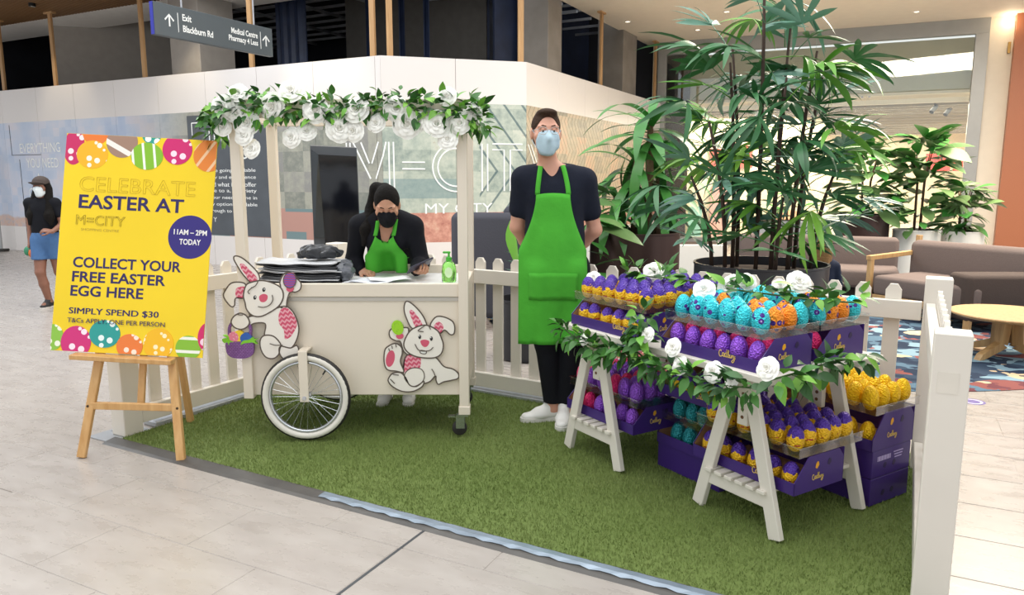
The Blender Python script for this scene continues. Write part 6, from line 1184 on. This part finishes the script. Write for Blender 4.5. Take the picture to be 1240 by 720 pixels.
# ================================================================== lounge: rug, sofas, chairs, table
def rug_mat():
    t = NT('patterned_carpet'); p = t.mapping(t.pos(), rot=(0, 0, 0.5), scale=(1, 1.2, 1)); w = t.node('ShaderNodeVectorMath', operation='ADD'); nz = t.node('ShaderNodeTexNoise'); nz.inputs['Scale'].default_value = 4; t.link(p, nz.inputs['Vector']); t.link(p, w.inputs[0]); sc = t.node('ShaderNodeVectorMath', operation='SCALE'); t.link(nz.outputs['Color'], sc.inputs[0]); sc.inputs['Scale'].default_value = 0.35; t.link(sc.outputs[0], w.inputs[1])
    v = t.voro(w.outputs[0], 7, 'Color'); x = t.sep(v)[0]; big = t.noise(t.pos(), 0.9, 1)
    a = t.ramp(x, [(0.0, lin('#3c4a5c')), (0.25, lin('#5d7688')), (0.45, lin('#86a0ad')), (0.62, lin('#2f3a4c')), (0.88, lin('#8a5450')), (0.93, lin('#cdb493'))], 'CONSTANT'); b = t.ramp(x, [(0, lin('#8a5450')), (0.4, lin('#704348')), (0.7, lin('#cdb493')), (0.85, lin('#5d7688'))], 'CONSTANT')
    t.color(t.mix(t.math('GREATER_THAN', big, 0.63), a, b)); t.set(0.95, spec=0.1); return t.m
MB().lathe([(0, 0.0), (3.35, 0.0), (3.36, 0.004), (3.34, 0.009), (0, 0.009)], 96).build('round_rug', rug_mat(), loc=(3.05, 8.45, 0), label='large round blue and red patterned rug under the lounge seats', cat='rug')
M_SOFA = fabric('taupe_upholstery', '#6f625d', 0.15, 60, 0.06); M_CHAIR = fabric('charcoal_upholstery', '#4b4b52', 0.15, 60, 0.06); M_OAK = wood('oak_frame', '#a98254', '#c6a270', 5, 0.45)
def soft(name, c, d, r, mat, parent, k=0.03, rz=0.0):
    b = MB().box((0, 0, 0), d, ch=r); o = b.build(name, mat, parent, loc=c, rot=(0, 0, rz), smooth=True, angle=70); m = o.modifiers.new('round', 'BEVEL'); m.width = r * 0.5; m.segments = 2; m.limit_method = 'ANGLE'; return o
RZ = 0.009
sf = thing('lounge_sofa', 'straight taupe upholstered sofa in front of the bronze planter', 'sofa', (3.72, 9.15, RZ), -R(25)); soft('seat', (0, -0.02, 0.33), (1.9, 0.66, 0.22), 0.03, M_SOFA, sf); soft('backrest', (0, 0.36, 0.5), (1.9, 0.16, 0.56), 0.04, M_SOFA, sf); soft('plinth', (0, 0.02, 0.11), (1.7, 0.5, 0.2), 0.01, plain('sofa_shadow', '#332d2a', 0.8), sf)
s2 = thing('lounge_sofa', 'taupe corner sofa with an oak arm and blunt brown end by the round table', 'sofa', (4.8, 7.59, RZ), R(26.6)); soft('seat', (-0.1, 0.27, 0.33), (0.8, 1.16, 0.22), 0.03, M_SOFA, s2); soft('backrest', (0.38, 0.02, 0.49), (0.18, 1.98, 0.6), 0.05, M_SOFA, s2)
e_ = Matrix.Rotation(-R(26.6), 4, 'Z') @ Vector((5.02 - 4.8, 7.3 - 7.59, 0.33)); soft('end_arm', e_, (1.2, 0.36, 0.46), 0.03, fabric('brown_upholstery', '#4d423d', 0.15, 60, 0.06), s2, rz=-R(26.6))
for wx, wy in ((4.47, 7.17), (5.5, 7.17)): q_ = Matrix.Rotation(-R(26.6), 4, 'Z') @ Vector((wx - 4.8, wy - 7.59, 0)); MB().bar(q_, q_ + Vector((0, 0, 0.12)), 0.06, 0.06, ch=0.005).build('leg', M_OAK, s2)
for x in (-0.45, 0.36): MB().bar((x, 0.8, 0), (x, 0.8, 0.24), 0.05, 0.05, ch=0.004).build('leg', M_OAK, s2)
MB().bar((-0.48, -0.3, 0.2), (-0.48, 0.84, 0.2), 0.04, 0.06, ch=0.004).build('base_rail', M_OAK, s2)
o = bpy.data.objects.new('arm_frame', None); col.objects.link(o); o.parent = s2
MB().bar((-0.48, 0.9, 0), (-0.48, 0.9, 0.62), 0.05, 0.06, ch=0.004, up=(1, 0, 0)).build('front_post', M_OAK, o); MB().bar((0.4, 1.0, 0), (0.46, 1.0, 0.84), 0.05, 0.06, ch=0.004, up=(1, 0, 0)).build('rear_post', M_OAK, o); MB().bar((-0.52, 0.9, 0.625), (0.46, 1.0, 0.645), 0.05, 0.06, ch=0.004, up=(0, 1, 0)).build('arm_rest', M_OAK, o)
tb = thing('coffee_table', 'round oak coffee table with splayed feet on the patterned rug', 'table', (4.2, 6.15, RZ), 0.4); MB().lathe([(0, 0.335), (0.40, 0.335), (0.45, 0.35), (0.46, 0.362), (0.455, 0.37), (0, 0.37)], 48).build('table_top', M_OAK, tb, smooth=True, angle=30)
for k in range(4):
    a = k * math.pi / 2; MB().hull([(0.03, -0.04, 0.335), (0.13, -0.04, 0.335), (0.03, 0.04, 0.335), (0.13, 0.04, 0.335), (0.05, -0.03, 0.1), (0.14, -0.03, 0.12), (0.05, 0.03, 0.1), (0.14, 0.03, 0.12)], Matrix.Rotation(a, 4, 'Z')).hull([(0.05, -0.03, 0.08), (0.14, -0.03, 0.13), (0.05, 0.03, 0.08), (0.14, 0.03, 0.13), (0.33, -0.028, 0.0), (0.38, -0.028, 0.0), (0.33, 0.028, 0.0), (0.38, 0.028, 0.0), (0.35, -0.028, 0.045), (0.35, 0.028, 0.045)], Matrix.Rotation(a, 4, 'Z')).build('leg', M_OAK, tb)
def wing(label, x, y, rz, h=1.16):
    c = thing('high_back_chair', label, 'chair', (x, y, 0.009), rz, 'charcoal high-back chairs'); soft('backrest', (0, -0.3, h / 2 + 0.06), (0.78, 0.14, h - 0.12), 0.05, M_CHAIR, c)
    for sx in (-1, 1): soft('wing', (sx * 0.35, -0.05, h / 2), (0.09, 0.5, h - 0.16), 0.03, M_CHAIR, c)
    soft('seat', (0, 0.05, 0.36), (0.62, 0.6, 0.16), 0.03, M_CHAIR, c)
    for sx in (-1, 1):
        for sy in (-0.25, 0.28): MB().bar((sx * 0.3, sy, 0), (sx * 0.3, sy, 0.28), 0.035, 0.035).build('leg', M_OAK, c)
wing('charcoal high-back chair with its back to the fence behind the cart post', -0.15, 7.6, R(-14)); wing('charcoal high-back chair half hidden behind the broad leaf plant', 0.36, 8.25, R(-14), 1.2)

# ================================================================== planters and plants
def planter(label, x, y, r, h, mat, sx=1.0, rim=0.012, name='planter', z=0.0):
    p = thing(name, label, 'planter', (x, y, 0.009 if math.hypot(x - 3.05, y - 8.45) < 3.9 else z)); D = Matrix.Diagonal((sx, 1, 1, 1)); MB().lathe([(0, 0), (r * 0.96, 0), (r, 0.02), (r, h - 0.02), (r + 0.006, h - 0.015), (r + 0.006, h), (r - rim, h), (r - rim, h - 0.09), (0, h - 0.09)], 56, D).build('pot', mat, p, smooth=True, angle=30)
    MB().lathe([(0, h - 0.06), (r * 0.5, h - 0.055), (r - rim - 0.002, h - 0.07)], 40, D).build('soil', plain('potting_soil', '#3a2b20', 0.95, var=0.3, vscale=20, bump=0.6, bscale=40), p); return p
M_BRONZE = plain('bronze_pot', '#4a3733', 0.35, 0.45, var=0.05); M_DKPOT = plain('dark_steel_pot', '#34353b', 0.35, 0.3, var=0.06); M_WPOT = plain('white_pot', '#dedad2', 0.5, var=0.03); M_GPOT = plain('grey_pot', '#9a9c9c', 0.5, var=0.04)
def leaf_mat(name, a, b, rough=0.38):
    t = NT(name); oi = t.node('ShaderNodeObjectInfo').outputs['Random']; c = t.mix(oi, lin(a), lin(b)); t.color(t.mix(t.math('MULTIPLY', t.noise(t.coords(), 20, 2), 0.4), c, tuple(x * 0.7 for x in lin(a)[:3]) + (1,))); t.set(rough, spec=0.5)
    t.b.inputs['Transmission Weight'].default_value = 0.0; return t.m
LG = [leaf_mat('palm_dark', '#2f6238', '#4a8250'), leaf_mat('palm_blue_green', '#5a8571', '#7da693', 0.3), leaf_mat('palm_bright', '#5d9a34', '#8abf48'), leaf_mat('dracaena_green', '#377a33', '#5a9c4a', 0.3), leaf_mat('ficus_green', '#4f7340', '#75925a', 0.35), leaf_mat('lime_leaf', '#6fbf2e', '#83cc40', 0.4)]
def strap_rows(L, W, arc, tw=0.0, n=8, base=0.35, fold=0.2, x0=0.0, tip=1.0):
    rows = []; x = x0; z = 0.0; a = 0.0
    for i in range(n + 1):
        t = i / n; w = W / 2 * (base + (1 - base) * math.sin(math.pi * min(1, t * 1.25 + 0.0) / 2)) * (1 - max(0, (t - 0.45) / 0.55) ** 1.8) + 0.0006
        rows.append([(x, -w, z + fold * w), (x, 0, z), (x, w, z + fold * w)]); a = arc * (t + 0.3) ; x += L / n * math.cos(a); z -= L / n * math.sin(a)
    return rows
def fan_mesh(seed, mat, n=8, L=0.34, spread=2.6, droop=0.5):
    rr = random.Random(seed); b = MB(); b.tube([(-0.28, 0, -0.05), (-0.14, 0, -0.012), (0, 0, 0)], [0.005, 0.004, 0.003], 5)
    for k in range(n):
        a = (k / (n - 1) - 0.5) * spread; l = L * (1 - 0.28 * abs(a) / (spread / 2)) * rr.uniform(0.9, 1.1); M = Matrix.Rotation(a, 4, 'Z') @ Matrix.Rotation(rr.uniform(-.08, .08), 4, 'Y') @ Matrix.Rotation(rr.uniform(-.35, .35), 4, 'X'); b.sheet(strap_rows(l, 0.052, droop * rr.uniform(0.5, 1.3), n=6, base=0.3, fold=0.25), M)
    return b.mesh('frond', mat, True)
FANS = [[fan_mesh(k * 7 + m, LG[m], rr_, 0.38 + 0.06 * (k % 3), 2.4 + 0.3 * (k % 2), dr) for k, (rr_, dr) in enumerate(((7, 0.5), (9, 0.9), (8, 1.25), (6, 0.25)))] for m in range(3)]
def add_leaf(parent, me, p, d, roll=0.0, s=1.0, name='frond'):
    e = (Vector(d).normalized().to_track_quat('X', 'Z').to_matrix() @ Matrix.Rotation(roll, 3, 'X')).to_euler(); return put(name, me, parent, loc=p, rot=e, scale=(s, s, s))
# big fan palm
PX, PY = 1.93, 5.75; planter('wide dark steel planter of the tall fan palm behind the fence', PX, PY, 0.5, 0.84, M_DKPOT); palm = thing('fan_palm', 'tall fan palm with many dark canes in the dark steel planter', 'palm', (PX, PY, 0.8)); pr_ = random.Random(4)
M_CANE = plain('palm_cane', '#3b2a20', 0.8, var=0.3, vscale=25, bump=0.4, bscale=60)
canes = [(-0.05, -0.05, 2.25), (0.1, 0.05, 1.85), (-0.2, 0.05, 1.6), (0.2, -0.05, 1.65), (0.02, -0.18, 1.45), (0.3, 0.1, 1.5), (-0.3, -0.1, 1.15), (0.12, -0.25, 1.0), (-0.12, 0.2, 1.75), (0.34, -0.12, 0.8), (-0.36, 0.05, 0.75), (0.0, -0.33, 0.6)]
for ci, (cx_, cy_, hgt) in enumerate(canes):
    lean = Vector((cx_ * 0.5 + pr_.uniform(-.08, .08), cy_ * 0.4 + pr_.uniform(-.06, .06), 0)); pts = [Vector((cx_, cy_, -0.04)) + lean * (t * t) + Vector((0, 0, t * hgt)) for t in (0, .25, .5, .75, 1)]
    MB().tube(pts, [0.017, 0.016, 0.015, 0.013, 0.009], 7).build('cane', M_CANE, palm, smooth=True)
    nf = 6 + int(hgt * 2.0)
    for k in range(nf):
        t = 0.42 + 0.58 * (k + pr_.random()) / nf if hgt > 1.2 else 0.25 + 0.75 * (k + pr_.random()) / nf; i = min(3, int(t * 4)); p = pts[i].lerp(pts[i + 1], t * 4 - i); az = k * 2.4 + ci + pr_.uniform(-.4, .4); el = pr_.uniform(-0.15, 0.65) + (0.45 if t > 0.93 else 0)
        d = Vector((math.cos(az) * math.cos(el), math.sin(az) * math.cos(el), math.sin(el))); m = 2 if (t * hgt > 1.75 and pr_.random() < 0.6) or pr_.random() < 0.12 else (1 if pr_.random() < 0.33 else 0); add_leaf(palm, FANS[m][pr_.randrange(4)], p + d * 0.28, d, pr_.uniform(-.5, .5), pr_.uniform(0.85, 1.2))
# dracaena
DX, DY = 1.27, 7.7; planter('round bronze planter of the dracaena behind the aproned man', DX, DY, 0.46, 0.95, M_BRONZE)
STR = [MB().sheet(strap_rows(0.6 + 0.08 * k, 0.115, 0.75 + 0.35 * k, n=9, base=0.5, fold=0.15)).mesh('leaf', LG[3], True) for k in range(4)]
dr = thing('dracaena', 'dracaena with broad arching leaves in the bronze planter', 'plant', (DX, DY, 0.9)); pr_ = random.Random(9)
for sx, sy, hgt in ((0.12, -0.05, 1.18), (0.0, 0.05, 0.78), (-0.2, 0.0, 0.42), (0.25, 0.1, 0.6)):
    MB().tube([(sx, sy, -0.05), (sx + 0.01, sy, hgt * 0.5), (sx, sy, hgt)], [0.042, 0.04, 0.03], 10).build('trunk', plain('dracaena_trunk', '#7a6148', 0.85, var=0.25, vscale=18, bump=0.4), dr, smooth=True)
    n = 34 if hgt > 0.9 else 22
    for k in range(n):
        az = k * 2.399; t = k / n; el = 1.25 - 1.35 * (1 - t) - pr_.uniform(0, .25); d = Vector((math.cos(az) * math.cos(el), math.sin(az) * math.cos(el), math.sin(el))); add_leaf(dr, STR[pr_.randrange(4)], Vector((sx, sy, hgt - 0.28 * (1 - t))) + d * 0.02, d, pr_.uniform(-.3, .3), pr_.uniform(0.8, 1.1), 'leaf')
# leafy shrubs in the planters behind the sofas
BROAD = [MB().sheet(strap_rows(0.24 + 0.05 * k, 0.13 + 0.03 * k, 0.5, n=7, base=0.15, fold=0.18)).mesh('leaf', LG[4 if k % 2 else 3], True) for k in range(4)]
def shrub(label, x, y, z, h, spread, n, seed, sc=1.0, name='leafy_shrub', meshes=None, cat='plant', up=0.3):
    rr = random.Random(seed); o = thing(name, label, cat, (x, y, z)); ms = meshes or BROAD
    for q in range(4): a = q * 1.57 + 0.4; MB().tube([(0.05 * math.cos(a), 0.05 * math.sin(a), -0.04), (0.12 * math.cos(a) * spread, 0.12 * math.sin(a) * spread, h * 0.5), (0.3 * math.cos(a) * spread, 0.3 * math.sin(a) * spread, h * 0.9)], [0.014, 0.011, 0.006], 6).build('stem', plain('woody_stem', '#5a4632', 0.8, var=0.2), o, smooth=True)
    for k in range(n):
        az = rr.uniform(0, 6.283); t = rr.random() ** 0.8; rad = spread * (0.25 + 0.75 * math.sin(math.pi * min(0.95, 0.2 + t * 0.75))) * rr.uniform(0.35, 0.9); el = rr.uniform(-0.3, 0.7) + up * t; d = Vector((math.cos(az) * math.cos(el), math.sin(az) * math.cos(el), math.sin(el))); add_leaf(o, ms[rr.randrange(len(ms))], Vector((math.cos(az) * rad * 0.7, math.sin(az) * rad * 0.7, h * t)), d, rr.uniform(-.5, .5), sc * rr.uniform(0.7, 1.15), 'leaf')
    return o
planter('round bronze planter behind the sofa with the oak arm', 4.95, 10.5, 0.33, 1.0, M_BRONZE); shrub('bushy green plant in the bronze planter behind the sofa', 4.95, 10.5, 0.96, 1.0, 0.6, 150, 3, 1.05)
planter('white planter of the fiddle leaf plant behind the corner sofa', 5.6, 10.3, 0.3, 0.8, M_WPOT); planter('white planter next to the copper wall side of the fiddle leaf plant', 6.22, 10.3, 0.28, 0.78, M_WPOT)
shrub('tall fiddle leaf plant in the white planter behind the corner sofa', 5.6, 10.3, 0.8, 1.3, 0.5, 150, 5, 1.15); 
FERN = [fan_mesh(50 + k, LG[4], 9, 0.3, 2.8, 0.7) for k in range(2)]; shrub('feathery plant with drooping fronds in the end white planter', 6.22, 10.3, 0.8, 0.62, 0.36, 44, 8, 1.0, 'feathery_plant', FERN + BROAD[2:])
gp_ = thing('box_planter', 'low grey box planter behind the fan palm', 'planter', (3.85, 10.35, 0.009), 0.0); MB().box((0, 0, 0.46), (0.95, 0.4, 0.92), ch=0.01).build('box', M_GPOT, gp_); MB().box((0, 0, 0.92), (0.9, 0.36, 0.01)).build('soil', plain('potting_soil', '#3a2b20'), gp_); shrub('small round leaf plant in the grey box planter', 3.85, 10.35, 0.92, 0.35, 0.45, 45, 13, 0.55)
lo_ = thing('box_planter', 'pale low bench planter behind the tall palm planter', 'planter', (1.95, 10.4, 0.009), 0.0); MB().box((0, 0, 0.3), (2.0, 0.5, 0.6), ch=0.01).build('box', M_WPOT, lo_); MB().box((0, 0, 0.6), (1.9, 0.4, 0.01)).build('soil', plain('potting_soil', '#3a2b20'), lo_)
# broad leaf plant by the chairs
planter('dark planter of the broad leaf plant beside the high-back chairs', 0.12, 6.15, 0.24, 0.5, M_DKPOT); bl = thing('broad_leaf_plant', 'plant with one big lime leaf and grey green leaves behind the fence', 'plant', (0.12, 6.15, 0.46)); BIG = [MB().sheet(strap_rows(0.46, 0.25, 0.22, n=9, base=0.2, fold=0.25)).mesh('leaf', LG[m], True) for m in (5, 1)]
add_leaf(bl, BIG[0], (-0.06, -0.05, 0.3), (-0.3, -0.25, 1), 2.9, 0.95, 'leaf')
for k in range(11): az = k * 2.1 + 0.4; add_leaf(bl, BIG[1], (0.04, 0, 0.08 + 0.025 * k), (math.cos(az), math.sin(az), 0.55), 0.2, 0.62, 'leaf')
for k in range(4): MB().tube([(0, 0, -0.02), (-0.02 + 0.02 * k, -0.02, 0.2), (-0.06 + 0.04 * k, -0.05 + 0.02 * k, 0.32)], 0.008, 6).build('stem', plain('stem_green', '#3f5c2a'), bl)
shrub('dark broad plant standing behind the aproned man beside the bronze planter', 0.62, 7.25, 0.5, 0.95, 0.36, 30, 17, 1.1); planter('small dark planter tucked beside the bronze planter', 0.62, 7.25, 0.2, 0.52, M_DKPOT)

# ================================================================== small person by the palm
ch = thing('person', 'small person with long light brown hair beside the tall palm planter', 'person', (2.82, 6.72, RZ)); s = Solid((-0.25, -0.25, 0), (0.25, 0.25, 1.05), 0.009)
s.cone((0, 0, 0.46), (0, 0, 0.68), 0.1, 0.1, 0.04, (Yx, 0.75)); s.cone((-0.1, 0, 0.7), (0.1, 0, 0.7), 0.042, 0.042, 0.03); s.cone((0, 0, 0.7), (0, 0, 0.8), 0.035, 0.035, 0.03)
for sx in (-1, 1): s.cone((sx * 0.12, 0, 0.69), (sx * 0.15, -0.03, 0.53), 0.034, 0.027, 0.02); s.cone((sx * 0.15, -0.03, 0.53), (sx * 0.13, -0.1, 0.41), 0.027, 0.02, 0.02); s.cone((sx * 0.05, 0, 0.45), (sx * 0.055, 0, 0.24), 0.055, 0.04, 0.02); s.cone((sx * 0.055, 0, 0.24), (sx * 0.055, 0, 0.05), 0.04, 0.028, 0.02); s.cone((sx * 0.055, 0, 0.035), (sx * 0.06, -0.1, 0.025), 0.03, 0.024, 0.02); hand(s, (sx * 0.13, -0.1, 0.41), (-sx * 0.2, -0.5, -0.8), (-sx, 0, 0), 0.05, 0.6, sx)
cR = Matrix.Rotation(R(155), 3, 'Z'); T = head_solid(s, (0, 0, 0.885), cR, 0.82); put('body', solid_mesh('body', s, M_SK1), ch); face_bits(ch, T, 0.82)
s = Solid((-0.25, -0.25, 0.35), (0.25, 0.25, 0.85), 0.009); s.cone((0, 0, 0.44), (0, 0, 0.69), 0.118, 0.112, 0.04, (Yx, 0.8)); s.cone((-0.1, 0, 0.7), (0.1, 0, 0.7), 0.053, 0.053, 0.03)
for sx in (-1, 1): s.cone((sx * 0.12, 0, 0.69), (sx * 0.15, -0.03, 0.53), 0.044, 0.036, 0.02)
put('top', solid_mesh('top', s, fabric('dark_blue_top', '#232a3d')), ch); s = Solid((-0.2, -0.2, 0.05), (0.2, 0.2, 0.52), 0.009)
for sx in (-1, 1): s.cone((sx * 0.05, 0, 0.44), (sx * 0.055, 0, 0.1), 0.07, 0.042, 0.02)
put('trousers', solid_mesh('trousers', s, M_TROU), ch)
s = Solid((-0.2, -0.2, 0.6), (0.2, 0.25, 1.05), 0.007); q = cR.to_quaternion(); s.ball(T(0, 0.02, 0.03), (0.075, 0.088, 0.088), 0.02, q); s.cone(T(0, 0.05, 0.0), T(0, 0.07, -0.22), 0.07, 0.06, 0.03); s.cone(T(-0.05, 0.02, -0.02), T(-0.06, 0.02, -0.2), 0.04, 0.03, 0.02); s.cone(T(0.05, 0.02, -0.02), T(0.06, 0.02, -0.2), 0.04, 0.03, 0.02); s.ball(T(0, -0.085, -0.01), (0.05, 0.06, 0.075), 0.01, q, cut=True); put('hair', solid_mesh('hair', s, fabric('light_brown_hair', '#8a6a45', 0.6, 50, 0.35)), ch)
for sx in (-1, 1): shoe(ch, (sx * 0.055, 0.03, 0), (sx * 0.06, -0.13, 0), 0.03, plain('black_sandal', '#1d1b1c'), plain('pale_sole', '#c9c4bd'), 0.008)

# ================================================================== odds and ends
p = gp(1178, 486); st = thing('floor_sticker', 'small purple round distancing sticker on the floor by the rug', 'sticker', (p.x, p.y, 0.0002)); MB().lathe([(0, 0.0006), (0.075, 0.0006), (0.075, 0)], 32).build('disc', plain('sticker_purple', '#5b4a94', 0.4, var=0), st); MB().lathe([(0.045, 0.0009), (0.06, 0.0009)], 32).build('ring', plain('sticker_white', '#d8d3e6', 0.4, var=0), st)
p = gp(4, 303); bs = thing('banner_stand', 'slim grey upright stand with a black foot against the hoarding', 'stand', (p.x + 0.03, p.y - 0.15, 0)); MB().box((0, 0, 1.05), (0.13, 0.03, 2.06), ch=0.004).build('upright', M_ALU, bs); MB().box((0.03, -0.02, 0.025), (0.26, 0.2, 0.05), ch=0.01).build('foot', M_BLACKR, bs)
